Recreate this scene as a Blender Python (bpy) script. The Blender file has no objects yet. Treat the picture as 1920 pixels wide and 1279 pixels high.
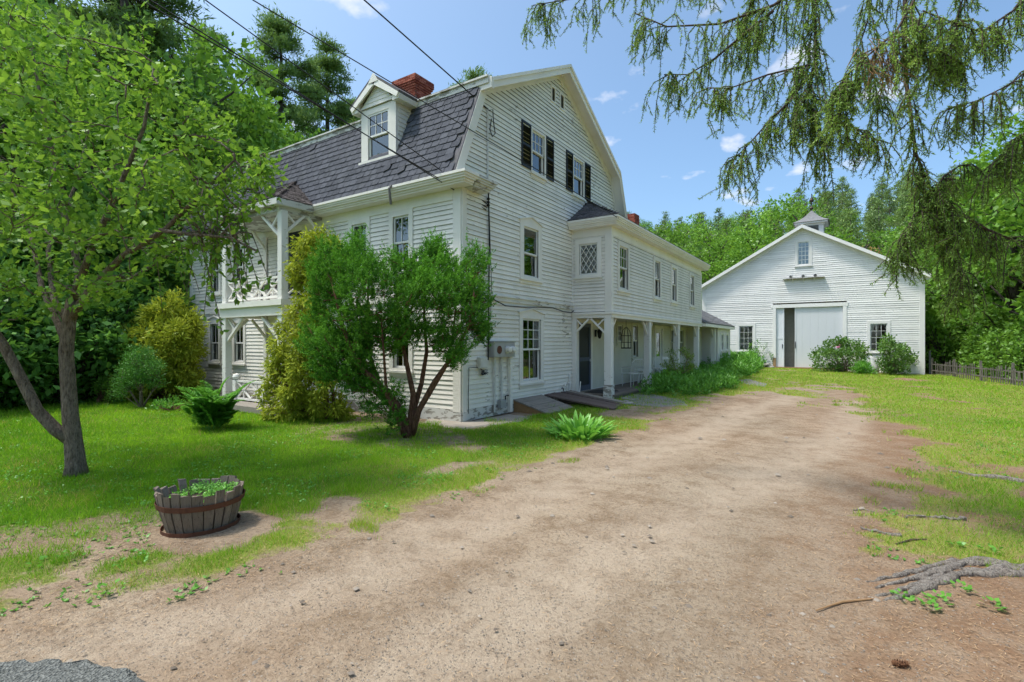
import bpy, math, random
import numpy as np
from mathutils import Vector, Matrix

rad = math.radians
RNG = random.Random(11)
NP = np.random.default_rng(5)
scene = bpy.context.scene
col = scene.collection

# ---------------------------------------------------------------- camera
FOC, YAW, HY, CAMH = 952.0, rad(33.58), 642.0, 1.7
CAM = np.array([6.810, -8.340, CAMH])
cam_data = bpy.data.cameras.new('camera')
cam = bpy.data.objects.new('camera', cam_data)
col.objects.link(cam)
cam.location = CAM
cam.rotation_euler = (rad(90), 0, YAW)
cam_data.sensor_width = 36
cam_data.lens = FOC / 1920 * 36
cam_data.shift_y = (HY - 639.5) / 1920
cam_data.clip_start = 0.05
cam_data.clip_end = 2000
scene.camera = cam

# ---------------------------------------------------------------- sky and sun
SUN = Vector((-0.33, -0.25, 0.91)).normalized()
SUN_EL = math.asin(SUN.z)
SUN_AZ = math.atan2(SUN.x, SUN.y)
world = bpy.data.worlds.new('World')
scene.world = world
world.use_nodes = True
wn, wl = world.node_tree.nodes, world.node_tree.links
wn.clear()
w_out = wn.new('ShaderNodeOutputWorld')
w_bg = wn.new('ShaderNodeBackground')
w_bg.inputs['Strength'].default_value = 0.14
sky = wn.new('ShaderNodeTexSky')
sky.sky_type = 'NISHITA'
sky.sun_disc = False
sky.sun_elevation = SUN_EL
sky.sun_rotation = SUN_AZ
sky.air_density = 0.75
sky.dust_density = 3.4
sky.ozone_density = 6.0
w_tc = wn.new('ShaderNodeTexCoord')
w_sep = wn.new('ShaderNodeSeparateXYZ')
wl.new(w_tc.outputs['Generated'], w_sep.inputs[0])
w_add = wn.new('ShaderNodeMath'); w_add.operation = 'ADD'; w_add.inputs[1].default_value = 0.25
wl.new(w_sep.outputs['Z'], w_add.inputs[0])
w_dx = wn.new('ShaderNodeMath'); w_dx.operation = 'DIVIDE'
w_dy = wn.new('ShaderNodeMath'); w_dy.operation = 'DIVIDE'
wl.new(w_sep.outputs['X'], w_dx.inputs[0]); wl.new(w_add.outputs[0], w_dx.inputs[1])
wl.new(w_sep.outputs['Y'], w_dy.inputs[0]); wl.new(w_add.outputs[0], w_dy.inputs[1])
w_cmb = wn.new('ShaderNodeCombineXYZ')
wl.new(w_dx.outputs[0], w_cmb.inputs[0]); wl.new(w_dy.outputs[0], w_cmb.inputs[1])
w_noise = wn.new('ShaderNodeTexNoise')
w_noise.inputs['Scale'].default_value = 5.2
w_noise.inputs['Detail'].default_value = 5
w_noise.inputs['Roughness'].default_value = 0.5
wl.new(w_cmb.outputs[0], w_noise.inputs['Vector'])
w_ramp = wn.new('ShaderNodeValToRGB')
w_ramp.color_ramp.elements[0].position = 0.60
w_ramp.color_ramp.elements[1].position = 0.72
w_ramp.color_ramp.elements[0].color = (0, 0, 0, 1)
w_ramp.color_ramp.elements[1].color = (0.85, 0.85, 0.85, 1)
wl.new(w_noise.outputs['Fac'], w_ramp.inputs[0])
w_mix = wn.new('ShaderNodeMix'); w_mix.data_type = 'RGBA'
wl.new(w_ramp.outputs[0], w_mix.inputs['Factor'])
w_tint = wn.new('ShaderNodeMix'); w_tint.data_type = 'RGBA'; w_tint.blend_type = 'MULTIPLY'
w_tint.inputs['Factor'].default_value = 1.0
wl.new(sky.outputs[0], w_tint.inputs['A']); w_tint.inputs['B'].default_value = (0.89, 0.965, 0.865, 1)
wl.new(w_tint.outputs['Result'], w_mix.inputs['A'])
w_mix.inputs['B'].default_value = (3.4, 3.4, 3.6, 1)
wl.new(w_mix.outputs['Result'], w_bg.inputs['Color'])
wl.new(w_bg.outputs[0], w_out.inputs[0])

sun_data = bpy.data.lights.new('sun', 'SUN')
sun_data.energy = 1.5
sun_data.angle = rad(7)
sun_data.color = (1.0, 0.94, 0.86)
sun = bpy.data.objects.new('sun', sun_data)
col.objects.link(sun)
sun.rotation_euler = (-SUN).to_track_quat('-Z', 'Y').to_euler()
sun.location = (-20, -20, 40)

vs = scene.view_settings
vs.view_transform = 'Standard'
vs.look = 'None'
vs.exposure = 1.27
vs.gamma = 1.0
vs.use_curve_mapping = False
scene.cycles.use_denoising = True
scene.cycles.max_bounces = 7
scene.cycles.transparent_max_bounces = 12
scene.cycles.caustics_reflective = False
scene.cycles.caustics_refractive = False

# ---------------------------------------------------------------- pixel helpers (photo pixel -> direction -> place)
FW = np.array([-math.sin(YAW), math.cos(YAW), 0])
RT = np.array([math.cos(YAW), math.sin(YAW), 0])
UP = np.array([0, 0, 1.0])
def ray(x, y): return FW + RT * (x - 960) / FOC + UP * (HY - y) / FOC
def on_z(x, y, z=0.0):
    r = ray(x, y); return CAM + r * ((z - CAM[2]) / r[2])
def on_x(x, y, X):
    r = ray(x, y); return CAM + r * ((X - CAM[0]) / r[0])
def on_y(x, y, Y):
    r = ray(x, y); return CAM + r * ((Y - CAM[1]) / r[1])
def at_d(x, y, d): return CAM + ray(x, y) * d
def depth_of(p): return float((np.array(p) - CAM) @ FW)

def ss(a, b, x):
    t = np.clip((np.asarray(x, float) - a) / (b - a), 0, 1)
    return t * t * (3 - 2 * t)

# ---------------------------------------------------------------- object helpers
def tag(o, label=None, cat=None, group=None, kind=None):
    if label: o['label'] = label
    if cat: o['category'] = cat
    if group: o['group'] = group
    if kind: o['kind'] = kind
    return o
def thing(name, label, cat, loc=(0, 0, 0), rz=0, group=None):
    o = bpy.data.objects.new(name, None)
    o.empty_display_size = 0.2
    col.objects.link(o)
    o.location = loc; o.rotation_euler = (0, 0, rz)
    return tag(o, label, cat, group)
def link(name, me, mat=None, parent=None, loc=None):
    o = bpy.data.objects.new(name, me)
    col.objects.link(o)
    if mat is not None and not me.materials: me.materials.append(mat)
    if parent is not None: o.parent = parent
    if loc is not None: o.location = loc
    return o
def copy_tree(o, parent=None):
    c = o.copy(); col.objects.link(c); c.parent = parent
    for ch in list(o.children): copy_tree(ch, c)
    return c

class MB:
    def __init__(s): s.v = []; s.f = []
    def add(s, vs, fs):
        b = len(s.v); s.v += [tuple(map(float, p)) for p in vs]; s.f += [tuple(i + b for i in f) for f in fs]; return s
    def box(s, x0, x1, y0, y1, z0, z1):
        return s.add([(x0,y0,z0),(x1,y0,z0),(x1,y1,z0),(x0,y1,z0),(x0,y0,z1),(x1,y0,z1),(x1,y1,z1),(x0,y1,z1)],
                     [(0,3,2,1),(4,5,6,7),(0,1,5,4),(1,2,6,5),(2,3,7,6),(3,0,4,7)])
    def beam(s, p, q, w, h, up=(0, 0, 1)):
        p, q = Vector(p), Vector(q); d = (q - p).normalized(); u = Vector(up)
        if abs(d.dot(u)) > 0.98: u = Vector((1, 0, 0))
        a = d.cross(u).normalized() * (w / 2); b = a.cross(d).normalized() * (h / 2)
        c = [p - a - b, p + a - b, p + a + b, p - a + b, q - a - b, q + a - b, q + a + b, q - a + b]
        return s.add(c, [(0,1,2,3),(7,6,5,4),(0,4,5,1),(1,5,6,2),(2,6,7,3),(3,7,4,0)])
    def prism(s, poly, ext):
        """poly: list of 3D points, extruded by vector ext"""
        n = len(poly); e = Vector(ext)
        vs = [Vector(p) for p in poly] + [Vector(p) + e for p in poly]
        fs = [tuple(range(n))[::-1], tuple(range(n, 2 * n))] + [(i, (i + 1) % n, n + (i + 1) % n, n + i) for i in range(n)]
        return s.add(vs, fs)
    def tube(s, pts, r, n=7, cap=True):
        pts = [Vector(p) for p in pts]; m = len(pts)
        rs = r if isinstance(r, (list, tuple)) else [r] * m
        b = len(s.v); ref = None
        for i, p in enumerate(pts):
            d = (pts[min(i + 1, m - 1)] - pts[max(i - 1, 0)])
            d = d.normalized() if d.length > 1e-9 else Vector((0, 0, 1))
            if ref is None: ref = Vector((1, 0, 0)) if abs(d.x) < 0.8 else Vector((0, 1, 0))
            a = (ref - d * ref.dot(d)).normalized(); c = d.cross(a); ref = a
            for k in range(n):
                t = 2 * math.pi * k / n
                s.v.append(tuple(p + (a * math.cos(t) + c * math.sin(t)) * rs[i]))
        for i in range(m - 1):
            for k in range(n):
                s.f.append((b + i*n + k, b + i*n + (k+1) % n, b + (i+1)*n + (k+1) % n, b + (i+1)*n + k))
        if cap:
            s.f.append(tuple(b + k for k in range(n))[::-1]); s.f.append(tuple(b + (m-1)*n + k for k in range(n)))
        return s
    def lathe(s, prof, c=(0, 0, 0), n=14):
        b = len(s.v)
        for r, z in prof:
            for k in range(n):
                t = 2 * math.pi * k / n; s.v.append((c[0] + r*math.cos(t), c[1] + r*math.sin(t), c[2] + z))
        for i in range(len(prof) - 1):
            for k in range(n):
                s.f.append((b + i*n + k, b + i*n + (k+1) % n, b + (i+1)*n + (k+1) % n, b + (i+1)*n + k))
        s.f.append(tuple(b + k for k in range(n))[::-1]); s.f.append(tuple(b + (len(prof)-1)*n + k for k in range(n)))
        return s
    def mesh(s, name):
        me = bpy.data.meshes.new(name); me.from_pydata(s.v, [], s.f); me.update(); return me
    def build(s, name, mat, parent=None, smooth=False, loc=None):
        me = s.mesh(name)
        if smooth: me.polygons.foreach_set('use_smooth', [True] * len(me.polygons))
        return link(name, me, mat, parent, loc)

def np_mesh(name, V, F, attrs=None, smooth=False):
    """V (n,3), F (m,k) arrays; attrs {name: (n,) float or (n,3)}"""
    V = np.ascontiguousarray(V, np.float32); F = np.ascontiguousarray(F, np.int32)
    me = bpy.data.meshes.new(name)
    m, k = F.shape
    me.vertices.add(len(V)); me.vertices.foreach_set('co', V.ravel())
    me.loops.add(m * k); me.loops.foreach_set('vertex_index', F.ravel())
    me.polygons.add(m)
    me.polygons.foreach_set('loop_start', np.arange(0, m * k, k, dtype=np.int32))
    if smooth: me.polygons.foreach_set('use_smooth', np.ones(m, bool))
    for nm, a in (attrs or {}).items():
        a = np.asarray(a, np.float32)
        if a.ndim == 1:
            at = me.attributes.new(nm, 'FLOAT', 'POINT'); at.data.foreach_set('value', a)
    me.update(calc_edges=True)
    return me

# ---------------------------------------------------------------- materials
def new_mat(name):
    m = bpy.data.materials.new(name); m.use_nodes = True
    m.node_tree.nodes.clear()
    return m
class NT:
    """small node writer"""
    def __init__(s, name):
        s.m = new_mat(name); s.n = s.m.node_tree.nodes; s.l = s.m.node_tree.links
        s.out = s.n.new('ShaderNodeOutputMaterial')
        s._pos = None
    def pos(s):
        if s._pos is None: s._pos = s.n.new('ShaderNodeNewGeometry').outputs['Position']
        return s._pos
    def setin(s, sock, v):
        if hasattr(v, 'is_output'): s.l.new(v, sock)
        elif v is not None:
            if isinstance(v, tuple) and len(v) == 3 and sock.type == 'RGBA': v = v + (1,)
            sock.default_value = v
    def noise(s, scale, detail=3, rough=0.55, vec=None, stretch=None):
        t = s.n.new('ShaderNodeTexNoise')
        v = vec or s.pos()
        if stretch:
            mp = s.n.new('ShaderNodeMapping'); mp.inputs['Scale'].default_value = stretch; s.l.new(v, mp.inputs[0]); v = mp.outputs[0]
        s.l.new(v, t.inputs['Vector'])
        t.inputs['Scale'].default_value = scale; t.inputs['Detail'].default_value = detail; t.inputs['Roughness'].default_value = rough
        return t.outputs['Fac']
    def voro(s, scale, vec=None, out='Color', rand=1.0):
        t = s.n.new('ShaderNodeTexVoronoi'); s.l.new(vec or s.pos(), t.inputs['Vector'])
        t.inputs['Scale'].default_value = scale; t.inputs['Randomness'].default_value = rand
        return t.outputs[out]
    def ramp(s, fac, stops):
        r = s.n.new('ShaderNodeValToRGB'); e = r.color_ramp.elements
        while len(e) < len(stops): e.new(0.5)
        for i, (p, c) in enumerate(stops):
            e[i].position = p; e[i].color = (c + (1,)) if isinstance(c, tuple) else (c, c, c, 1)
        s.l.new(fac, r.inputs[0]); return r.outputs[0]
    def mix(s, f, a, b, mode='MIX'):
        m = s.n.new('ShaderNodeMix'); m.data_type = 'RGBA'; m.blend_type = mode
        s.setin(m.inputs['Factor'], f); s.setin(m.inputs['A'], a); s.setin(m.inputs['B'], b)
        return m.outputs['Result']
    def math(s, op, a, b=0.0, clamp=False):
        m = s.n.new('ShaderNodeMath'); m.operation = op; m.use_clamp = clamp
        s.setin(m.inputs[0], a); s.setin(m.inputs[1], b); return m.outputs[0]
    def attr(s, nm, out='Fac'):
        a = s.n.new('ShaderNodeAttribute'); a.attribute_name = nm; return a.outputs[out]
    def objrand(s): return s.n.new('ShaderNodeObjectInfo').outputs['Random']
    def bump(s, h, strength=0.3, dist=0.02):
        b = s.n.new('ShaderNodeBump'); s.setin(b.inputs['Height'], h)
        b.inputs['Strength'].default_value = strength; b.inputs['Distance'].default_value = dist
        return b.outputs['Normal']
    def bsdf(s, color, rough=0.6, normal=None, metal=0.0, spec=0.3):
        b = s.n.new('ShaderNodeBsdfPrincipled')
        s.setin(b.inputs['Base Color'], color); s.setin(b.inputs['Roughness'], rough)
        b.inputs['Metallic'].default_value = metal; b.inputs['Specular IOR Level'].default_value = spec
        if normal is not None: s.l.new(normal, b.inputs['Normal'])
        s.l.new(b.outputs[0], s.out.inputs[0]); return s.m

def paint(name, base, worn, amount, grime=(0.42, 0.41, 0.33), gamt=0.35, rough=0.55):
    t = NT(name)
    big = t.noise(0.7, 3); fine = t.noise(9, 6, 0.65, stretch=(0.45, 0.45, 1.6)); speck = t.noise(45, 3, 0.7, stretch=(0.5, 0.5, 1.3))
    c = t.mix(t.math('MULTIPLY', t.objrand(), 0.9), base, tuple(x * 0.84 for x in base))
    c = t.mix(t.ramp(t.noise(1.6, 4, stretch=(1, 1, 0.45)), [(0.42, 0.0), (0.75, gamt)]), c, grime)
    m = t.math('ADD', t.math('MULTIPLY', fine, 0.65), t.math('MULTIPLY', big, 0.35))
    pk = t.ramp(m, [(amount, 0.0), (amount + 0.02, 0.85)])
    c = t.mix(pk, c, worn)
    c = t.mix(t.ramp(speck, [(0.70, 0.0), (0.74, 0.35)]), c, worn)
    n = t.bump(t.math('SUBTRACT', t.noise(30, 4, 0.6, stretch=(0.3, 0.3, 1.5)), pk), 0.25, 0.008)
    return t.bsdf(c, rough, n, spec=0.25)
M = {}
M['siding'] = paint('weathered_white_clapboard', (0.90, 0.867, 0.805), (0.27, 0.255, 0.22), 0.605, gamt=0.22)
M['facade'] = paint('facade_white_clapboard', (0.88, 0.84, 0.785), (0.30, 0.27, 0.23), 0.655)
M['porchwall'] = paint('porch_cream_clapboard', (0.66, 0.64, 0.53), (0.32, 0.29, 0.2), 0.68)
M['barn'] = paint('barn_white_clapboard', (0.87, 0.85, 0.835), (0.38, 0.36, 0.34), 0.69, gamt=0.15)
M['trim'] = paint('white_trim_paint', (0.87, 0.84, 0.79), (0.33, 0.31, 0.27), 0.66, gamt=0.2)
M['post'] = paint('peeling_post_paint', (0.82, 0.81, 0.78), (0.36, 0.31, 0.24), 0.60, gamt=0.25)
M['oldtrim'] = paint('flaking_trim_paint', (0.68, 0.675, 0.65), (0.22, 0.20, 0.17), 0.50, gamt=0.4)
M['bandtrim'] = paint('flaking_belt_paint', (0.72, 0.715, 0.70), (0.24, 0.215, 0.18), 0.555)
M['soffit'] = paint('soffit_paint', (0.82, 0.80, 0.76), (0.3, 0.28, 0.24), 0.70)
M['barndoor'] = paint('barn_door_paint', (0.77, 0.785, 0.83), (0.45, 0.45, 0.45), 0.74, gamt=0.06)

def slate(name, a, b, moss=0.15):
    t = NT(name)
    c = t.mix(t.objrand(), a, b)
    c = t.mix(t.math('MULTIPLY', t.attr('tint'), 0.8), c, tuple(x * 0.62 for x in a))
    c = t.mix(t.ramp(t.noise(14, 5, 0.7), [(0.45, 0.0), (0.75, 0.5)]), c, tuple(x * 1.7 for x in b))
    c = t.mix(t.ramp(t.noise(2.2, 4), [(0.55, 0.0), (0.8, moss)]), c, (0.10, 0.10, 0.055))
    return t.bsdf(c, 0.85, t.bump(t.noise(90, 4, 0.7), 0.5, 0.01), spec=0.2)
M['slate'] = slate('asphalt_shingle', (0.043, 0.047, 0.060), (0.080, 0.085, 0.104))
M['slate2'] = slate('old_slate_shingle', (0.085, 0.085, 0.10), (0.12, 0.115, 0.125), 0.3)
M['browncedar'] = slate('brown_cedar_shingle', (0.085, 0.070, 0.068), (0.125, 0.108, 0.106), 0.35)
M['roofgrey'] = slate('grey_roofing', (0.16, 0.16, 0.165), (0.20, 0.20, 0.21), 0.1)

def wood(name, a, b, axis=(1, 1, 0.12), scale=14):
    t = NT(name)
    g = t.noise(scale, 6, 0.7, stretch=axis)
    c = t.mix(g, a, b)
    c = t.mix(t.math('MULTIPLY', t.objrand(), 0.5), c, tuple(x * 0.6 for x in a))
    c = t.mix(t.ramp(t.noise(scale * 2.5, 4, 0.7, stretch=axis), [(0.55, 0.0), (0.68, 0.75)]), c, tuple(x * 0.25 for x in a))
    return t.bsdf(c, 0.85, t.bump(g, 0.6, 0.01), spec=0.15)
M['stave'] = wood('weathered_stave_wood', (0.155, 0.115, 0.088), (0.36, 0.30, 0.25), (3.0, 3.0, 0.22), 13)
M['plankx'] = wood('dark_wet_plank', (0.090, 0.066, 0.060), (0.20, 0.155, 0.14), (0.12, 2.2, 2.2), 12)
M['planky'] = wood('grey_plank', (0.235, 0.205, 0.175), (0.42, 0.385, 0.345), (2.2, 0.12, 2.2), 12)
M['deck'] = wood('porch_deck_board', (0.17, 0.14, 0.115), (0.29, 0.25, 0.21), (2.2, 0.10, 2.2), 9)
M['picket'] = wood('picket_wood', (0.14, 0.125, 0.105), (0.26, 0.24, 0.21), (2, 2, 0.15), 14)
M['rawwood'] = wood('raw_repair_wood', (0.42, 0.27, 0.14), (0.55, 0.38, 0.22), (2, 2, 0.15), 14)
M['chairwood'] = wood('grey_chair_wood', (0.12, 0.115, 0.11), (0.2, 0.19, 0.185), (2, 2, 0.3), 14)
M['driftroot'] = wood('bleached_root_wood', (0.15, 0.12, 0.10), (0.36, 0.315, 0.275), (0.8, 2.6, 2.6), 16)

def simple(name, c, rough=0.6, metal=0.0, var=0.25, scale=12, bump=0.2, spec=0.3):
    t = NT(name)
    k = t.mix(t.noise(scale, 5, 0.65), tuple(x * (1 - var) for x in c), tuple(min(1, x * (1 + var)) for x in c))
    return t.bsdf(k, rough, t.bump(t.noise(scale * 4, 4), bump, 0.01), metal, spec)
M['shutter'] = simple('black_green_shutter', (0.013, 0.016, 0.018), 0.5)
M['vent'] = simple('dark_louvre', (0.07, 0.075, 0.08), 0.7)
M['screen'] = simple('blue_grey_screen_door', (0.075, 0.09, 0.125), 0.55)
M['screenmesh'] = simple('dark_screen_mesh', (0.022, 0.026, 0.034), 0.45)
M['navy'] = simple('navy_door_paint', (0.018, 0.024, 0.045), 0.4)
M['metal'] = simple('grey_meter_box', (0.40, 0.41, 0.43), 0.5, 0.3, 0.12)
M['conduit'] = simple('white_conduit', (0.60, 0.60, 0.59), 0.5)
M['black'] = simple('black_cable', (0.012, 0.012, 0.013), 0.5)
M['iron'] = simple('black_iron', (0.02, 0.02, 0.02), 0.5, 0.4)
M['rust'] = simple('rusty_hoop', (0.13, 0.055, 0.035), 0.85, 0.1, 0.4, 30)
M['concrete'] = simple('concrete_apron', (0.33, 0.29, 0.245), 0.9, var=0.3, scale=5)
M['stone'] = simple('field_stone', (0.30, 0.28, 0.26), 0.85, var=0.35, scale=7)
M['butt'] = simple('weathered_butt_shadow_line', (0.13, 0.127, 0.117), 0.9)  # bare weathered edge, darkened to paint the shadow line under each clapboard
M['soil'] = simple('potting_soil', (0.06, 0.042, 0.03), 0.95, scale=30)
M['dark'] = simple('dim_interior', (0.11, 0.10, 0.09), 0.9)
M['roomwall'] = simple('interior_plaster', (0.30, 0.285, 0.25), 0.9)
M['curtain'] = simple('white_curtain', (0.62, 0.62, 0.60), 0.9, var=0.08)
M['shade'] = simple('roller_shade', (0.72, 0.73, 0.74), 0.7, var=0.05)
M['whitemetal'] = simple('white_painted_metal', (0.74, 0.73, 0.70), 0.5)
M['mat'] = simple('woven_door_mat', (0.055, 0.052, 0.05), 0.95, scale=60)
M['amber'] = simple('tan_soil_wood', (0.30, 0.18, 0.09), 0.9)
M['copper'] = simple('weathervane_metal', (0.075, 0.055, 0.04), 0.5, 0.5)
M['cone'] = simple('pine_cone', (0.13, 0.06, 0.03), 0.9)
M['muntin'] = simple('muntin_paint', (0.72, 0.72, 0.70), 0.5, var=0.06)

t = NT('glass_pane')
gl = t.n.new('ShaderNodeBsdfGlossy'); gl.inputs['Roughness'].default_value = 0.015; gl.inputs['Color'].default_value = (0.9, 0.95, 0.95, 1)
tr = t.n.new('ShaderNodeBsdfTransparent'); tr.inputs['Color'].default_value = (0.80, 0.84, 0.84, 1)
fr = t.n.new('ShaderNodeFresnel'); fr.inputs['IOR'].default_value = 1.55
wob = t.bump(t.noise(2.5, 2), 0.05, 0.05); t.l.new(wob, gl.inputs['Normal'])
fac = t.math('ADD', t.math('MULTIPLY', fr.outputs[0], 1.8), 0.05, True)
ms = t.n.new('ShaderNodeMixShader'); t.l.new(fac, ms.inputs[0]); t.l.new(tr.outputs[0], ms.inputs[1]); t.l.new(gl.outputs[0], ms.inputs[2])
t.l.new(ms.outputs[0], t.out.inputs[0]); M['glass'] = t.m

t = NT('red_chimney_brick')
c = t.mix(t.attr('tint'), (0.20, 0.045, 0.03), (0.40, 0.13, 0.09))
c = t.mix(t.ramp(t.noise(20, 4), [(0.5, 0.0), (0.8, 0.35)]), c, (0.35, 0.27, 0.23))
M['brick'] = t.bsdf(c, 0.9, t.bump(t.noise(60, 4), 0.5, 0.01), spec=0.1)
M['mortar'] = simple('pinkish_mortar', (0.30, 0.18, 0.14), 0.95)

def bark(name, a, b, sc=9):
    t = NT(name)
    g = t.noise(sc, 6, 0.7, stretch=(1.6, 1.6, 0.5)); v = t.noise(sc * 1.6, 5, 0.65, stretch=(2.2, 2.2, 0.55))
    c = t.mix(t.ramp(g, [(0.32, 0.0), (0.68, 1.0)]), a, b); c = t.mix(t.ramp(v, [(0.50, 0.0), (0.66, 0.75)]), c, tuple(x * 0.4 for x in a))
    return t.bsdf(c, 0.95, t.bump(t.math('SUBTRACT', g, v), 1.0, 0.06), spec=0.1)
M['bark'] = bark('apple_bark', (0.17, 0.13, 0.10), (0.42, 0.345, 0.285), 16)
M['barkred'] = bark('yew_bark', (0.12, 0.055, 0.035), (0.30, 0.17, 0.115), 12)
M['barkdark'] = bark('forest_bark', (0.05, 0.04, 0.034), (0.14, 0.115, 0.10), 5)
M['barkpale'] = bark('pale_pine_bark', (0.15, 0.125, 0.10), (0.31, 0.275, 0.235), 4)
M['rootbark'] = bark('root_bark', (0.30, 0.25, 0.215), (0.56, 0.50, 0.445), 18)
M['barkspruce'] = bark('spruce_bark', (0.09, 0.065, 0.055), (0.22, 0.165, 0.14), 10)

LB = 1.75
def leaf(name, dark, light, trans=0.35, gloss=0.025, objvar=0.3, tip=None):
    """dark..light across the leaf 'tint' attribute; translucent leaf"""
    t = NT(name)
    dark, light = tuple(x*LB for x in dark), tuple(x*LB for x in light)
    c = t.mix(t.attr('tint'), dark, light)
    if tip: c = t.mix(t.ramp(t.attr('tint'), [(0.86, 0.0), (0.95, 1.0)]), c, tip)
    if objvar:
        c = t.mix(t.math('MULTIPLY', t.objrand(), objvar), c, tuple(x * 0.55 for x in dark))
    d = t.n.new('ShaderNodeBsdfDiffuse'); t.l.new(c, d.inputs[0])
    tl = t.n.new('ShaderNodeBsdfTranslucent'); t.l.new(t.mix(0.5, c, t.mix(1.0, c, (1.25, 1.15, 0.45), 'MULTIPLY')), tl.inputs[0])
    m1 = t.n.new('ShaderNodeMixShader'); m1.inputs[0].default_value = trans
    t.l.new(d.outputs[0], m1.inputs[1]); t.l.new(tl.outputs[0], m1.inputs[2])
    g = t.n.new('ShaderNodeBsdfGlossy'); g.inputs['Roughness'].default_value = 0.4; g.inputs['Color'].default_value = (0.8, 0.9, 0.8, 1)
    m2 = t.n.new('ShaderNodeMixShader'); m2.inputs[0].default_value = gloss
    t.l.new(m1.outputs[0], m2.inputs[1]); t.l.new(g.outputs[0], m2.inputs[2])
    t.l.new(m2.outputs[0], t.out.inputs[0]); return t.m
M['l_apple'] = leaf('apple_leaf', (0.062, 0.145, 0.017), (0.190, 0.315, 0.048), 0.45)
M['l_decid'] = leaf('maple_leaf', (0.050, 0.120, 0.018), (0.125, 0.245, 0.036), 0.4, objvar=0.3)
M['l_bright'] = leaf('young_maple_leaf', (0.062, 0.145, 0.018), (0.150, 0.275, 0.042), 0.42, objvar=0.55)
M['l_deep'] = leaf('undergrowth_leaf', (0.045, 0.120, 0.026), (0.115, 0.240, 0.050), 0.38, objvar=0.25)
M['l_pine'] = leaf('white_pine_needle', (0.060, 0.110, 0.034), (0.145, 0.225, 0.070), 0.3, objvar=0.2)
M['l_hillpine'] = leaf('hill_pine_needle', (0.070, 0.118, 0.036), (0.160, 0.230, 0.075), 0.25, objvar=0.45)
M['l_spruce'] = leaf('spruce_needle', (0.075, 0.140, 0.030), (0.200, 0.310, 0.065), 0.42, objvar=0.0, tip=(0.16, 0.30, 0.06))
M['l_yew'] = leaf('yew_needle', (0.030, 0.098, 0.014), (0.120, 0.285, 0.028), 0.25, 0.01, objvar=0, tip=(0.13, 0.17, 0.03))
M['l_gold'] = leaf('golden_cypress_spray', (0.115, 0.150, 0.016), (0.33, 0.365, 0.045), 0.3, 0.01, objvar=0)
M['l_dwarf'] = leaf('dwarf_spruce_needle', (0.030, 0.095, 0.020), (0.095, 0.220, 0.036), 0.2, objvar=0)
M['l_fern'] = leaf('fern_frond', (0.055, 0.160, 0.020), (0.125, 0.290, 0.045), 0.4, objvar=0.2)
M['l_hosta'] = leaf('hosta_leaf', (0.055, 0.170, 0.025), (0.140, 0.310, 0.055), 0.35, 0.04, objvar=0.2)
M['l_rose'] = leaf('rugosa_leaf', (0.042, 0.105, 0.022), (0.140, 0.225, 0.058), 0.3, objvar=0.2)
M['l_petal'] = leaf('pink_petal', (0.45, 0.10, 0.28), (0.6, 0.2, 0.4), 0.3, objvar=0)
M['l_rhodo'] = leaf('azalea_leaf', (0.070, 0.130, 0.020), (0.20, 0.255, 0.05), 0.35, objvar=0)
M['l_deadtwig'] = leaf('dead_twig', (0.16, 0.10, 0.06), (0.32, 0.22, 0.13), 0.1, objvar=0)
M['l_grass'] = leaf('lawn_blade', (0.072, 0.180, 0.011), (0.200, 0.335, 0.024), 0.45, 0.01, objvar=0, tip=(0.46, 0.42, 0.13))
M['l_russet'] = leaf('russet_leaf', (0.22, 0.10, 0.05), (0.36, 0.20, 0.11), 0.3, objvar=0)

# ---------------------------------------------------------------- foliage helpers
def unit(a): return a / np.maximum(np.linalg.norm(a, axis=-1, keepdims=True), 1e-9)
def leaf_arrays(P, size, D=None, aspect=0.5, upbias=0.4, tint=None, fold=0.0):
    n = len(P); size = np.broadcast_to(size, (n,)).reshape(n, 1)
    if D is None:
        D = unit(NP.normal(size=(n, 3)) * np.array([1, 1, 0.6]))
    N = unit(NP.normal(size=(n, 3)) + np.array([0, 0, upbias * 3]))
    B = unit(np.cross(D, N)); N = np.cross(B, D)
    L = D * size; W = B * size * aspect * 0.5
    mid = P + L * 0.45 - N * size * fold
    V = np.stack([P, mid + W, P + L, mid - W], 1).reshape(-1, 3)
    F = np.arange(4 * n).reshape(n, 4)
    if tint is None: tint = NP.random(n)
    return V, F, np.repeat(tint, 4)
def leaf_mesh(name, *a, **k):
    V, F, T = leaf_arrays(*a, **k)
    return np_mesh(name, V, F, {'tint': T})
def join_arrays(parts):
    Vs, Fs, Ts, b = [], [], [], 0
    for V, F, T in parts:
        Vs.append(V); Fs.append(F + b); Ts.append(T); b += len(V)
    return np.concatenate(Vs), np.concatenate(Fs), np.concatenate(Ts)
def clump_points(clumps, per, shell=0.55, flat=1.0):
    """clumps: rows x,y,z,r ; per: leaves per unit r^2 ; returns points, outward dirs, radial position"""
    Ps, Ds, Rr = [], [], []
    for c in clumps:
        r = c[3]; n = max(6, int(per * r * r))
        d = unit(NP.normal(size=(n, 3)))
        rr = shell + (1 - shell) * NP.random((n, 1)) ** 0.7
        rr = np.where(NP.random((n, 1)) < 0.22, NP.random((n, 1)), rr)
        rr = rr * (1 + 0.22 * NP.normal(size=(n, 1)))
        Ps.append(np.array(c[:3]) + d * rr * r * np.array([1, 1, flat])); Ds.append(d); Rr.append(rr[:, 0])
    return np.concatenate(Ps), np.concatenate(Ds), np.concatenate(Rr)
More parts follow.
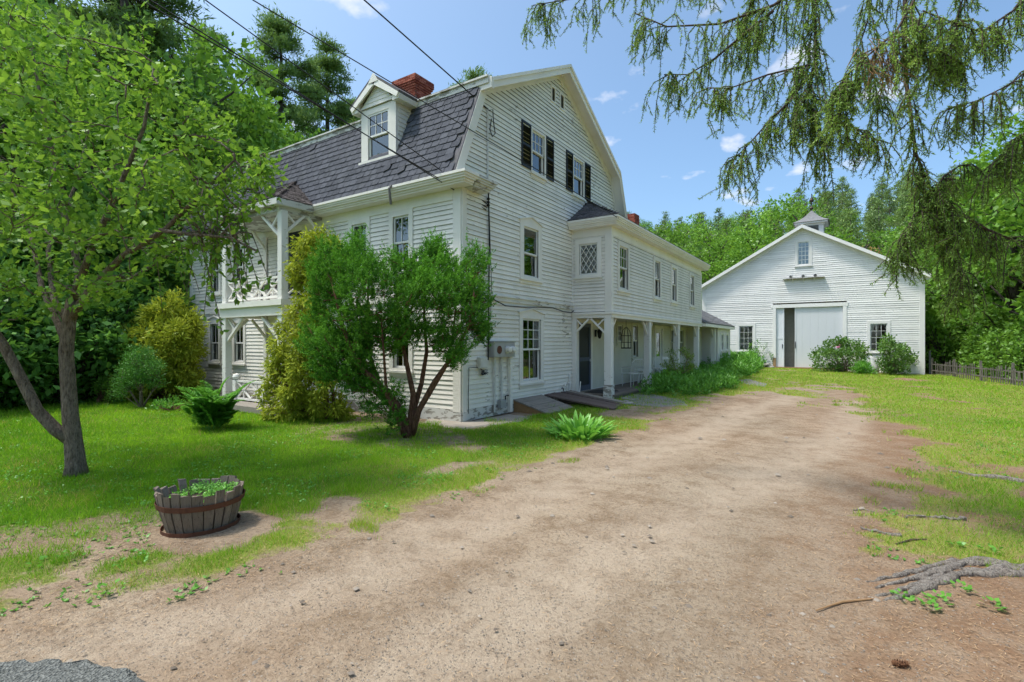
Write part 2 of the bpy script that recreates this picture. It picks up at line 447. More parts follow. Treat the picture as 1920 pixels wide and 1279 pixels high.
def bez(p, q, sag, n=5, jit=0.0):
    p, q = Vector(p), Vector(q); m = (p + q) / 2 + Vector(sag)
    out = []
    for i in range(n + 1):
        t = i / n
        o = p * (1-t)**2 + m * 2*t*(1-t) + q * t*t
        if 0 < i < n and jit: o += Vector((RNG.uniform(-jit, jit), RNG.uniform(-jit, jit), RNG.uniform(-jit, jit)))
        out.append(o)
    return out
# ================================================================ GROUND
def vnoise(x, y, s, seed=0):
    """cheap smooth value noise, 0..1"""
    x = np.asarray(x, float) * s + seed * 17.3; y = np.asarray(y, float) * s + seed * 9.1
    xi, yi = np.floor(x), np.floor(y); fx, fy = x - xi, y - yi
    fx = fx * fx * (3 - 2 * fx); fy = fy * fy * (3 - 2 * fy)
    def h(a, b):
        v = np.sin(a * 127.1 + b * 311.7 + seed * 74.7) * 43758.5453
        return v - np.floor(v)
    return (h(xi, yi)*(1-fx) + h(xi+1, yi)*fx)*(1-fy) + (h(xi, yi+1)*(1-fx) + h(xi+1, yi+1)*fx)*fy
def fbm(x, y, s, seed=0):
    return 0.55*vnoise(x, y, s, seed) + 0.3*vnoise(x, y, s*2.1, seed+1) + 0.15*vnoise(x, y, s*4.3, seed+2)
def gz(x, y):
    x = np.asarray(x, float); y = np.asarray(y, float)
    z = 0.09*ss(1, 6, y)*(1 - ss(2, 7, x)) + 0.11*ss(12, 25, y)*(1 - ss(5, 9, x))
    z = z - 0.03*ss(10.5, 16, x)*ss(0, 20, y)
    z = z + 0.05*(fbm(x, y, 0.35, 3) - 0.5)*ss(1.2, 3.0, np.hypot(np.maximum(np.abs(x + 5.3) - 6.5, 0), np.maximum(np.abs(y - 4) - 5.2, 0)))
    z = z + 30*ss(50, 175, y + 0.12*x) + 5*ss(60, 120, y)*(fbm(x, y, 0.02, 8) - 0.5) + 3.0*ss(16, 60, -x)*ss(-2, 20, y)
    return z
def seg_poly(x, y, poly):
    """signed distance to a polygon, positive inside"""
    P = np.asarray(poly, float); x = np.asarray(x, float); y = np.asarray(y, float)
    d = np.full(x.shape, 1e9); ins = np.zeros(x.shape, bool)
    for i in range(len(P)):
        a, b = P[i], P[(i + 1) % len(P)]
        e = b - a; L = e @ e
        t = np.clip(((x - a[0])*e[0] + (y - a[1])*e[1]) / max(L, 1e-9), 0, 1)
        d = np.minimum(d, np.hypot(x - a[0] - t*e[0], y - a[1] - t*e[1]))
        if a[1] != b[1]:
            c = ((a[1] > y) != (b[1] > y)) & (x < (b[0]-a[0])*(y - a[1])/(b[1]-a[1]) + a[0]); ins ^= c
    return np.where(ins, d, -d)
def gpoly(px): return [tuple(on_z(a, b)[:2]) for a, b in px]
DRIVE = gpoly([(0,1215),(130,1165),(300,1130),(450,1095),(560,1060),(640,1015),(760,965),(880,930),(960,893),(1060,860),(1160,822),(1230,797),
   (1310,768),(1390,746),(1450,734),(1500,727),(1590,733),(1620,742),(1540,752),(1500,760),(1560,772),(1640,792),(1700,830),(1720,880),(1660,935),(1610,985),(1640,1035),(1760,1055),(1920,1075)])
DRIVE = [(-3.0, -8.6)] + DRIVE + [(10.5, -2.2), (13, -5), (13, -14), (-3, -14)]
PATCHL = gpoly([(-200,1075),(0,1050),(140,1062),(330,1010),(470,990),(560,985),(700,965),(800,950),(640,1030),(450,1100),(0,1230)])
PATCHR = gpoly([(1500,735),(1640,745),(1740,800),(1860,860),(2000,900),(2000,1080),(1640,1050),(1640,930),(1720,860),(1600,790),(1480,780)])
YEWBED = gpoly([(560,792),(700,780),(870,800),(900,830),(800,842),(640,838),(540,815)])
def dirt_amount(x, y):
    wob = (fbm(x, y, 1.3, 1) - 0.5)*0.8 + (vnoise(x, y, 5.0, 4) - 0.5)*0.4 + (vnoise(x, y, 13.0, 5) - 0.5)*0.25
    d = ss(-0.48, 0.34, seg_poly(x, y, DRIVE) + wob)
    d = d*(1 - 0.75*ss(4, 9, y)*ss(0.46, 0.62, fbm(x, y, 0.8, 95)))
    pl = ss(-0.2, 0.25, seg_poly(x, y, PATCHL) + wob*0.7) * (0.14 + 1.15*(fbm(x, y, 1.9, 6) - 0.35))
    pr = ss(-0.6, 0.5, seg_poly(x, y, PATCHR) + wob) * (0.38 + 1.3*(fbm(x, y, 1.1, 9) - 0.42))
    yb = ss(-0.2, 0.2, seg_poly(x, y, YEWBED) + wob*0.6)*(0.12 + 0.7*fbm(x, y, 2.5, 41))
    ring = ss(0.62, 0.42, np.hypot((x - 2.0)*0.9, y + 6.0) + wob*0.25)
    bare = 0.75*ss(0.57, 0.78, fbm(x, y, 0.6, 12))*ss(-4, 3, x) + 0.3*ss(0.60, 0.8, fbm(x, y, 1.4, 44))*ss(0.5, 3, x)
    house = ss(0.75, 0.3, np.maximum(np.maximum(x - 0.25, -(x + 12.1)), np.maximum(-0.1 - y, y - 9)))*0.8
    edge = ss(0.5, 0.0, np.abs(seg_poly(x, y, DRIVE)))*0.25
    return np.clip(np.maximum.reduce([d, pl, pr, yb, ring, bare, house]) + edge, 0, 1)
TRACKS = [np.array(gpoly(l)) for l in ([(60,1275),(400,1160),(700,1060),(1000,945),(1250,838),(1400,775),(1500,742)], [(700,1300),(950,1150),(1180,1030),(1400,915),(1540,840),(1600,790),(1600,752)])]
def track_amount(x, y):
    d = np.full(np.shape(x), 1e9)
    for P in TRACKS:
        for a, b in zip(P[:-1], P[1:]):
            e = b - a; t = np.clip(((x - a[0])*e[0] + (y - a[1])*e[1])/(e @ e), 0, 1); d = np.minimum(d, np.hypot(x - a[0] - t*e[0], y - a[1] - t*e[1]))
    return ss(0.62, 0.10, d + (fbm(x, y, 1.1, 81) - .5)*.5)
def dry_amount(x, y):
    b = ss(-1.5, 4.5, x + 0.15*y)*0.75
    e = ss(1.1, 0.0, -seg_poly(x, y, DRIVE))*0.4
    return np.clip(b*(0.45 + fbm(x, y, 0.7, 15)*0.9) + e + 0.25*(fbm(x, y, 0.4, 16) - 0.4), 0, 1)

def graded(a, b, step, lo, hi, g=1.16):
    c = list(np.arange(a, b + step/2, step)); s = step; v = c[-1]
    while v < hi: s *= g; v += s; c.append(v)
    s = step; v = c[0]; pre = []
    while v > lo: s *= g; v -= s; pre.append(v)
    return np.array(pre[::-1] + c)
gx = graded(-13.05, 13.95, 0.13, -600, 600); gy = graded(-9.1, 27.3, 0.13, -300, 700)
GX, GY = np.meshgrid(gx, gy); GZ = gz(GX, GY)
DI = dirt_amount(GX, GY); DR = dry_amount(GX, GY)
# worn wheel tracks sink a little and the crown of the drive stands up
TK = track_amount(GX, GY); GZ = GZ - 0.018*TK
V = np.stack([GX, GY, GZ], -1).reshape(-1, 3)
nx, ny = len(gx), len(gy)
I = np.arange(nx*ny).reshape(ny, nx)
F = np.stack([I[:-1, :-1], I[:-1, 1:], I[1:, 1:], I[1:, :-1]], -1).reshape(-1, 4)

def soil_color(t):
    p = t.pos()
    n0 = t.noise(0.22, 3, 0.5); n1 = t.noise(0.75, 5, 0.65); n2 = t.noise(2.8, 6, 0.72); n3 = t.noise(34, 5, 0.78); n4 = t.noise(95, 3, 0.65); n5 = t.noise(9, 5, 0.7)
    c = t.mix(t.ramp(n1, [(0.34, 0.0), (0.62, 1.0)]), (0.275, 0.188, 0.125), (0.405, 0.310, 0.222))
    c = t.mix(t.ramp(n0, [(0.40, 0.0), (0.60, 0.5)]), c, (0.335, 0.285, 0.215))
    c = t.mix(t.ramp(n2, [(0.46, 0.0), (0.66, 0.75)]), c, (0.190, 0.125, 0.076))
    c = t.mix(t.ramp(n5, [(0.56, 0.0), (0.68, 0.55)]), c, (0.165, 0.110, 0.070))
    sep = t.n.new('ShaderNodeSeparateXYZ'); t.l.new(p, sep.inputs[0])
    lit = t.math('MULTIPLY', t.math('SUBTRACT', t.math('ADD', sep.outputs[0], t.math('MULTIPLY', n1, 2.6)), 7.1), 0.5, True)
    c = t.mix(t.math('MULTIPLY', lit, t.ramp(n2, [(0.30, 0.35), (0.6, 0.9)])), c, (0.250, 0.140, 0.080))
    tk = t.math('MULTIPLY', t.attr('track'), t.ramp(n2, [(0.35, 0.8), (0.65, 0.35)]))
    c = t.mix(tk, c, (0.430, 0.345, 0.262))
    c = t.mix(t.math('MULTIPLY', t.ramp(n3, [(0.50, 0.0), (0.64, 0.6)]), t.math('SUBTRACT', 1.0, t.math('MULTIPLY', tk, 0.6))), c, (0.120, 0.080, 0.052))
    c = t.mix(t.ramp(n3, [(0.30, 0.55), (0.42, 0.0)]), c, (0.46, 0.375, 0.275))
    c = t.mix(t.ramp(n4, [(0.58, 0.0), (0.70, 0.55)]), c, (0.085, 0.060, 0.042))
    v = t.voro(46, out='Color'); vd = t.voro(46, out='Distance')
    peb = t.math('MULTIPLY', t.ramp(vd, [(0.16, 1.0), (0.36, 0.0)]), t.ramp(v, [(0.50, 0.0), (0.56, 1.0)]))
    c = t.mix(t.math('MULTIPLY', peb, 0.7), c, t.mix(t.voro(27, out='Color'), (0.20, 0.165, 0.135), (0.46, 0.40, 0.33)))
    h = t.math('ADD', t.math('MULTIPLY', n3, 0.9), t.math('ADD', t.math('MULTIPLY', peb, 0.6), t.math('MULTIPLY', n2, 1.6)))
    return c, h
t = NT('lawn_and_soil')
sc, sh = soil_color(t)
ga = t.mix(t.noise(1.1, 4), (0.085, 0.165, 0.022), (0.150, 0.235, 0.035))
ga = t.mix(t.ramp(t.noise(16, 4, 0.7), [(0.42, 0.0), (0.7, 0.7)]), ga, (0.075, 0.095, 0.022))
gd = t.mix(t.noise(7, 5, 0.7), (0.215, 0.245, 0.055), (0.33, 0.315, 0.095))
gd = t.mix(t.ramp(t.noise(22, 4, 0.7), [(0.48, 0.0), (0.7, 0.6)]), gd, (0.16, 0.105, 0.055))
g = t.mix(t.attr('dry'), ga, gd)
dm = t.ramp(t.math('ADD', t.attr('dirt'), t.math('MULTIPLY', t.math('SUBTRACT', t.noise(6.5, 5, 0.7), 0.5), 0.9)), [(0.36, 0.0), (0.58, 1.0)])
c = t.mix(dm, g, sc)
sepf = t.n.new('ShaderNodeSeparateXYZ'); t.l.new(t.pos(), sepf.inputs[0])
M['ground'] = t.bsdf(c, 0.95, t.bump(t.math('ADD', sh, t.noise(24, 5, 0.7)), 0.7, 0.035), spec=0.08)
t = NT('packed_dirt_drive'); c, h = soil_color(t)
M['drive'] = t.bsdf(c, 0.95, t.bump(h, 0.75, 0.03), spec=0.08)

ground = link('ground', np_mesh('ground', V, F, {'dirt': DI.ravel(), 'dry': DR.ravel(), 'track': TK.ravel()}, smooth=True), M['ground'])
tag(ground, 'mown lawn and bare earth around the white farmhouse', 'ground', kind='structure')
keep = (DI.ravel()[F].min(1) > 0.97) & (np.abs(V[F[:, 0], 0]) < 13.5) & (V[F[:, 0], 1] > -9) & (V[F[:, 0], 1] < 20)
Fd = F[keep]; used, inv = np.unique(Fd, return_inverse=True)
cnt = np.bincount(inv.ravel(), minlength=len(used)); Vd = V[used] + np.array([0, 0, 1.0])*np.where(cnt < 4, 0.0006, 0.005)[:, None]
drive = link('driveway', np_mesh('driveway', Vd, inv.reshape(-1, 4), {'track': TK.ravel()[used]}, smooth=True), M['drive'])
tag(drive, 'pale packed dirt driveway curving from the road to the barn', 'driveway', kind='structure')

def sheet(name, px, mat, lift, label, cat, rag=0.05, sub=5):
    P = gpoly(px); out = []
    for i in range(len(P)):
        a, b = np.array(P[i]), np.array(P[(i+1) % len(P)])
        for k in range(sub):
            p = a + (b - a)*k/sub
            out.append(p + NP.normal(size=2)*rag*0.5)
    c = np.mean(out, 0); mb = MB(); n = len(out)
    rings = [1.0, 0.92, 0.6, 0.25]
    for ri, s in enumerate(rings):
        for p in out:
            q = c + (p - c)*s
            mb.v.append((q[0], q[1], float(gz(q[0], q[1])) + (lift if ri else -0.01) + (RNG.uniform(0, 0.008) if ri else 0)))
    for ri in range(len(rings) - 1):
        for k in range(n): mb.f.append((ri*n + k, ri*n + (k+1) % n, (ri+1)*n + (k+1) % n, (ri+1)*n + k))
    mb.f.append(tuple((len(rings)-1)*n + k for k in range(n)))
    return tag(mb.build(name, mat), label, cat, kind='structure')
t = NT('pale_gravel'); v = t.voro(42); c = t.mix(v, (0.26, 0.25, 0.25), (0.46, 0.44, 0.43))
c = t.mix(t.ramp(t.voro(42, out='Distance'), [(0.2, 0.0), (0.5, 0.6)]), c, (0.14, 0.13, 0.12))
M['gravel'] = t.bsdf(c, 0.95, t.bump(t.voro(42, out='Distance'), 1.0, 0.02), spec=0.1)
t = NT('worn_asphalt'); v = t.voro(75); c = t.mix(v, (0.085, 0.09, 0.085), (0.26, 0.265, 0.25))
M['asphalt'] = t.bsdf(c, 0.95, t.bump(t.voro(75, out='Distance'), 1.0, 0.02), spec=0.1)
sheet('gravel_path', [(1165,748),(1200,741),(1240,748),(1285,757),(1292,766),(1240,768),(1185,765)], M['gravel'], 0.012, 'pale gravel path patch beside the porch post', 'path')
sheet('gravel_path', [(1384,717),(1405,715),(1440,724),(1436,729),(1405,727)], M['gravel'], 0.012, 'pale gravel path patch past the perennial bed', 'path')
sheet('asphalt_road', [(-500,1262),(0,1248),(90,1244),(190,1246),(250,1262),(330,1310),(-500,1420)], M['asphalt'], 0.02, 'ragged edge of the grey asphalt road', 'road', 0.03)
sheet('concrete_apron', [(790,793),(866,806),(975,791),(1005,784),(960,778),(866,795),(800,786)], M['concrete'], 0.02, 'narrow concrete apron along the foundation', 'pavement', 0.02)
# ================================================================ HOUSE
class Plane:
    """vertical wall plane: u runs along the wall, n points outward"""
    def __init__(s, o, u, n): s.o, s.u, s.n = Vector(o), Vector(u), Vector(n)
    def p(s, u, z, d=0.0):
        q = s.o + s.u*u + s.n*d; return Vector((q.x, q.y, q.z + z))
    def box(s, mb, u0, u1, z0, z1, d0, d1):
        c = [s.p(u, z, d) for z in (z0, z1) for (u, d) in ((u0, d0), (u1, d0), (u1, d1), (u0, d1))]
        mb.add(c, [(0,3,2,1),(4,5,6,7),(0,1,5,4),(1,2,6,5),(2,3,7,6),(3,0,4,7)]); return mb
GABLE = Plane((0, 0, 0), (0, 1, 0), (1, 0, 0))
FACADE = Plane((0, 0, 0), (1, 0, 0), (0, -1, 0))
ELLEND = Plane((0, 5.1, 0), (1, 0, 0), (0, -1, 0))
ELLSIDE = Plane((1.23, 0, 0), (0, 1, 0), (1, 0, 0))
BARNW = Plane((0, 26.3, 0), (1, 0, 0), (0, -1, 0))

def board(mb, pl, a0, b0, a1, b1, z0, z1, th=0.02, cup=0.0):
    lo, hi = th, 0.005
    vs = [pl.p(a0, z0, -0.01), pl.p(b0, z0, -0.01), pl.p(b0, z0, lo), pl.p(a0, z0, lo),
          pl.p(a1, z1, -0.01), pl.p(b1, z1, -0.01), pl.p(b1, z1, hi), pl.p(a1, z1, hi)]
    mb.add(vs, [(0,3,2,1),(4,5,6,7),(0,1,5,4),(1,2,6,5),(2,3,7,6),(3,0,4,7)])
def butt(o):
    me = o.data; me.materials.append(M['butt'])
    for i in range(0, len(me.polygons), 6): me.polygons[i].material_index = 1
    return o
def siding(part, pl, span, z0, z1, opens, mat, e=0.105, joined=False, wob=0.0, joints=False):
    """span(z) -> (u0,u1). opens: (u0,u1,z0,z1) cut out"""
    big = MB(); z = z0; count = 0
    while z < z1 - 0.01:
        top = min(z + e, z1); ov = min(top + 0.014, z1 + 0.012)
        a0, b0 = span(z); a1, b1 = span(top)
        cuts = sorted((o[0], o[1]) for o in opens if o[2] < top - 0.004 and o[3] > z + 0.004)
        segs = []; lo0, lo1 = a0, a1
        for c0, c1 in cuts:
            if c0 > max(lo0, lo1) + 0.01: segs.append((lo0, min(c0, b0), lo1, min(c0, b1)))
            lo0 = lo1 = max(c1, lo0)
        if min(b0, b1) > lo0 + 0.01 and b1 > lo1: segs.append((lo0, b0, lo1, b1))
        if joints:
            more = []
            for s0, e0, s1, e1 in segs:
                if e0 - s0 > 2.6 and RNG.random() < 0.7:
                    m_ = s0 + (e0 - s0)*RNG.uniform(0.25, 0.75); more += [(s0, m_ - 0.003, s1, m_ - 0.003), (m_ + 0.003, e0, m_ + 0.003, e1)]
                else: more.append((s0, e0, s1, e1))
            segs = more
        for s0, e0, s1, e1 in segs:
            if e0 - s0 < 0.02: continue
            th = 0.026 + RNG.uniform(-0.003, 0.006)
            dz = RNG.uniform(-wob, wob)
            if joined: board(big, pl, s0, e0, s1, e1, z + dz, ov, th)
            else:
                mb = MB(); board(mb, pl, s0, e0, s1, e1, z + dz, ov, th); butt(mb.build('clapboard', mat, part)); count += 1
        z += e
    if joined:
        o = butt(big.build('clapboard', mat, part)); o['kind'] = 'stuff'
    return count

PANE = MB().box(-0.5, 0.5, -0.5, 0.5, -0.5, 0.5).mesh('pane')
PANE.materials.append(M['glass'])
def pane(pl, u0, u1, z0, z1, d, parent):
    o = bpy.data.objects.new('pane', PANE); col.objects.link(o); o.parent = parent
    c = pl.p((u0 + u1)/2, (z0 + z1)/2, d); o.location = c
    o.rotation_euler = (0, 0, math.atan2(pl.u.y, pl.u.x)); o.scale = (u1 - u0, 0.004, z1 - z0)
    o.rotation_euler.x = RNG.uniform(-0.006, 0.006); o.rotation_euler.z += RNG.uniform(-0.006, 0.006)
    return o
def sash(pl, u0, u1, z0, z1, d, cols, rows, parent, fw=0.045, mw=0.018, name='sash'):
    mb = MB()
    pl.box(mb, u0, u0 + fw, z0, z1, d, d + 0.035); pl.box(mb, u1 - fw, u1, z0, z1, d, d + 0.035)
    pl.box(mb, u0 + fw, u1 - fw, z0, z0 + fw, d + 0.001, d + 0.034); pl.box(mb, u0 + fw, u1 - fw, z1 - fw, z1, d + 0.001, d + 0.034)
    iu0, iu1, iz0, iz1 = u0 + fw, u1 - fw, z0 + fw, z1 - fw
    for k in range(1, cols):
        x = iu0 + (iu1 - iu0)*k/cols; pl.box(mb, x - mw/2, x + mw/2, iz0, iz1, d + 0.004, d + 0.030)
    for k in range(1, rows):
        z = iz0 + (iz1 - iz0)*k/rows; pl.box(mb, iu0, iu1, z - mw/2, z + mw/2, d + 0.006, d + 0.028)
    s = mb.build(name, M['muntin'], parent)
    for i in range(cols):
        for j in range(rows):
            a, b = iu0 + (iu1-iu0)*i/cols, iu0 + (iu1-iu0)*(i+1)/cols
            c, e = iz0 + (iz1-iz0)*j/rows, iz0 + (iz1-iz0)*(j+1)/rows
            pane(pl, a, b, c, e, d + 0.015, parent)
    return s
def window(parent, pl, u0, u1, z0, z1, mid=None, up=(1, 1), low=(1, 1), cas=0.12, head=0.13, peak=0.0, sill=True, mat='trim', curtain=None, shade=0.0, name='window', label=None, d=-0.03, storm=False):
    """u0..z1 is the glazed opening; casing around it"""
    mb = MB(); f = 0.045
    pl.box(mb, u0 - cas, u0, z0 - 0.06, z1 + head, -0.02, f); pl.box(mb, u1, u1 + cas, z0 - 0.06, z1 + head, -0.02, f)
    pl.box(mb, u0, u1, z1, z1 + head, -0.02, f - 0.002)
    pl.box(mb, u0, u1, z0 - 0.06, z0, -0.02, f - 0.004)
    # reveals
    pl.box(mb, u0 - 0.012, u0, z0, z1, -0.10, -0.02); pl.box(mb, u1, u1 + 0.012, z0, z1, -0.10, -0.02)
    if peak:
        m = (u0 + u1)/2; zt = z1 + head; a, b = u0 - cas, u1 + cas
        mb.prism([pl.p(a, zt, 0.0), pl.p(b, zt, 0.0), pl.p(m, zt + peak, 0.0)], pl.n*(f - 0.004))
        for q in (a - 0.05, b + 0.05):
            k = (m - q)
            lo, hi = (pl.p(q, zt - 0.005, 0.03), pl.p(m, zt + peak + 0.012, 0.03))
            mb.beam(lo, hi, 0.09, 0.03, pl.n.cross(Vector((0, 0, 1))).cross(Vector((0, 0, 1))) if False else (0, 0, 1))
    w = mb.build(name, M[mat], parent)
    if label: w['label'] = label
    if sill:
        s = MB(); pl.box(s, u0 - cas - 0.03, u1 + cas + 0.03, z0 - 0.11, z0 - 0.06, -0.02, 0.085); pl.box(s, u0 - cas, u1 + cas, z0 - 0.19, z0 - 0.11, -0.01, 0.04)
        s.build('sill', M['oldtrim' if mat == 'siding' else mat], w)
    if mid is None: sash(pl, u0, u1, z0, z1, d, up[0], up[1], w)
    else:
        sash(pl, u0, u1, mid - 0.02, z1, d, up[0], up[1], w)
        sash(pl, u0, u1, z0, mid + 0.02, d - 0.037, low[0], low[1], w)
    if curtain:
        for (a, b) in curtain:
            mb = MB(); n = 10
            for k in range(n + 1):
                x = u0 + (u1-u0)*(a + (b-a)*k/n); dd = -0.15 - (0.03 if k % 2 else 0)
                mb.v += [tuple(pl.p(x, z0, dd)), tuple(pl.p(x, z1, dd))]
            for k in range(n): mb.f.append((2*k, 2*k+2, 2*k+3, 2*k+1))
            mb.build('curtain', M['curtain'], w)
    if shade:
        mb = MB(); pl.box(mb, u0 + 0.02, u1 - 0.02, z1 - (z1-z0)*shade, z1, -0.12, -0.112); mb.build('shade', M['shade'], w)
    return w

house = thing('farmhouse', 'long white clapboard farmhouse with gambrel roof, dormer, balcony and porch wing', 'house')
# ---- gambrel profile (outer roof edge): eave, break, ridge
EV, BR, RG = (-0.37, 5.17), (0.59, 7.44), (4.28, 9.40)
EVb, BRb = (8.93, 5.17), (7.97, 7.44)
def gspan(z):
    if z < 5.05: return 0.0, 8.56
    a = max(0.0, EV[0] + (z - EV[1])*0.4229 + 0.10, BR[0] + (z + 0.12 - BR[1])/0.531)
    a = min(a, 4.27)
    return a, 8.56 - a
g_open = [(2.80,3.44,6.13,7.18), (5.16,5.82,6.13,7.18), (2.40,3.11,3.37,4.62), (2.35,3.24,0.73,2.30), (3.86,4.03,8.34,8.72), (4.36,4.54,8.34,8.72)]
wall_g = MB()
GABLE.box(wall_g, -0.012, 0.13, 0.22, 5.0, -0.02, 0.034); 
gable_wall = wall_g.build('gable_wall', M['trim'], house)
siding(gable_wall, GABLE, lambda z: (0.13 if z < 4.95 else gspan(z)[0], min(gspan(z)[1], 5.1 if z < 5.25 else (5.1 + (z-5.25)*1.2 if z < 6.1 else 99))), 0.27, 9.26, g_open, M['siding'], 0.1045, wob=0.004, joints=True)
mb = MB(); GABLE.box(mb, 0.0, 2.0, 0.02, 0.265, -0.03, 0.028); GABLE.box(mb, 2.0, 5.1, 0.05, 0.265, -0.03, 0.022)
mb.build('water_table', M['oldtrim'], gable_wall)
mb = MB(); GABLE.box(mb, 0.13, 5.08, 2.66, 2.76, -0.01, 0.05); GABLE.box(mb, 0.13, 5.09, 2.76, 2.79, -0.01, 0.085)
mb.build('belt_board', M['bandtrim'], gable_wall)
# facade wall
f_open = [(-2.03,-1.52,3.38,4.61), (-3.48,-2.95,3.38,4.61), (-6.15,-5.53,2.72,4.84), (-9.04,-8.50,3.30,4.59), (-10.45,-9.94,3.30,4.59), (-8.98,-8.47,1.11,2.29), (-10.45,-9.94,1.11,2.29),
          (-2.03,-1.52,1.0,2.29), (-3.48,-2.95,1.0,2.29), (-6.75,-5.75,0.30,2.30)]
mb = MB(); FACADE.box(mb, -0.215, -0.003, 0.22, 5.0, -0.02, 0.036)
facade_wall = mb.build('front_wall', M['trim'], house)
mb = MB(); FACADE.box(mb, -11.83, -11.66, 0.22, 5.0, -0.02, 0.034); mb.build('corner_board', M['trim'], facade_wall)
siding(facade_wall, FACADE, lambda z: (-11.66, -0.215), 0.27, 4.80, f_open, M['facade'], 0.1045, joined=True, wob=0.003, joints=True)
mb = MB(); FACADE.box(mb, -11.8, -0.22, 4.74, 5.0, -0.01, 0.040); FACADE.box(mb, -11.8, -0.22, 2.62, 2.76, -0.01, 0.05)
mb.build('frieze', M['trim'], facade_wall)
mb = MB(); FACADE.box(mb, -11.82, -0.002, 0.0, 0.265, -0.03, 0.03); mb.build('foundation_sill', M['oldtrim'], facade_wall)
# far walls (never faced by the photo, close the house)
mb = MB(); mb.box(-11.82, -11.76, 0.03, 8.5, 0.0, 5.0); mb.box(-11.78, -0.02, 8.5, 8.56, 0.0, 5.0)
mb.prism([(-11.8, 0.1, 5.0), (-11.8, 0.9, 7.3), (-11.8, 4.28, 9.1), (-11.8, 7.66, 7.3), (-11.8, 8.46, 5.0)], (0.05, 0, 0))
mb.build('rear_wall', M['facade'], house)
mb = MB(); mb.box(-11.7, -0.06, 0.08, 8.45, 0.28, 0.32); mb.box(-11.7, -0.06, 0.08, 8.45, 2.66, 2.72); mb.box(-11.5, -0.3, 0.5, 8.0, 5.22, 5.27)
mb.build('floor_deck', M['dark'], house)
mb = MB(); mb.box(-11.6, -3.6, 3.6, 3.7, 0.33, 5.2); mb.box(-3.62, -3.52, 0.3, 8.2, 0.33, 5.2)
mb.build('partition', M['roomwall'], house)

# windows of the gable
def shutter(u0, u1, z0, z1):
    mb = MB(); f = 0.035
    for a, b in ((u0, u0 + f), (u1 - f, u1)): GABLE.box(mb, a, b, z0, z1, 0.022, 0.055)
    for z in (z0, (z0 + z1)/2 - 0.03, z1 - 0.05): GABLE.box(mb, u0 + f, u1 - f, z, z + 0.06, 0.022, 0.053)
    GABLE.box(mb, u0 + f, u1 - f, z0 + .05, z1 - .05, 0.018, 0.024)
    s = mb.build('shutter', M['shutter'], house)
    mb = MB(); z = z0 + 0.07
    while z < z1 - 0.07:
        mb.beam(GABLE.p(u0 + f, z, 0.037), GABLE.p(u1 - f, z, 0.037), 0.034, 0.006, (0.55, 0, 1)); z += 0.031
    o = mb.build('louvre_slat', M['shutter'], s); o['kind'] = 'stuff'
attic = dict(mid=6.66, up=(3, 2), low=(1, 1), cas=0.06, head=0.06, mat='trim')
window(house, GABLE, 2.80, 3.44, 6.13, 7.18, curtain=[(0.0, 0.42)], label='attic sash window nearer the house corner, lace curtain inside', **attic)
window(house, GABLE, 5.16, 5.82, 6.13, 7.18, curtain=[(0.55, 1.0)], label='attic sash window above the small hipped wing roof', **attic)
for a, b in ((2.30, 2.735), (3.51, 3.93), (4.69, 5.095), (5.89, 6.31)): shutter(a, b, 6.11, 7.24)
window(house, GABLE, 2.40, 3.11, 3.37, 4.62, mid=3.96, cas=0.17, head=0.14, peak=0.13, curtain=[(0.72, 1.0)], label='tall peaked sash window on the second floor of the gable')
window(house, GABLE, 2.35, 3.24, 0.73, 2.30, mid=1.52, up=(3, 3), low=(2, 1), cas=0.15, head=0.15, peak=0.10, curtain=[(0.78, 1.0)], label='tall peaked sash window on the ground floor of the gable')
for a, b in ((3.81, 4.06), (4.32, 4.59)):
    mb = MB()
    GABLE.box(mb, a, a + 0.04, 8.30, 8.75, 0, 0.04); GABLE.box(mb, b - 0.04, b, 8.30, 8.75, 0, 0.04); GABLE.box(mb, a + .04, b - .04, 8.30, 8.34, 0, 0.039); GABLE.box(mb, a + .04, b - .04, 8.71, 8.75, 0, 0.039)
    v = mb.build('attic_vent', M['trim'], house)
    mb = MB(); GABLE.box(mb, a + .04, b - .04, 8.34, 8.71, -0.05, -0.04)
    z = 8.36
    while z < 8.70: mb.beam(GABLE.p(a + .04, z, 0.005), GABLE.p(b - .04, z, 0.005), 0.04, 0.008, (0.7, 0, 1)); z += 0.035
    o = mb.build('vent_louvre', M['vent'], v); o['kind'] = 'stuff'
# windows of the facade
fw = dict(mid=4.0, up=(2, 1), low=(2, 1), cas=0.13, head=0.13, mat='trim')
window(house, FACADE, -2.03, -1.52, 3.38, 4.61, curtain=[(0, 0.3)], label='upper front window nearest the house corner', **fw)
window(house, FACADE, -3.48, -2.95, 3.38, 4.61, curtain=[(0, 0.35)], label='upper front window nearer the balcony', **fw)
for u in (-9.04, -10.45): window(house, FACADE, u, u + 0.53, 3.30, 4.59, curtain=[(0, 0.3)], **fw)
fl = dict(mid=1.68, up=(2, 1), low=(2, 1), cas=0.12, head=0.14, peak=0.10, mat='trim', curtain=[(0.0, 0.35), (0.7, 1.0)])
for u in (-8.98, -10.45, -2.03, -3.48): window(house, FACADE, u, u + 0.51, 1.11, 2.29, **fl)
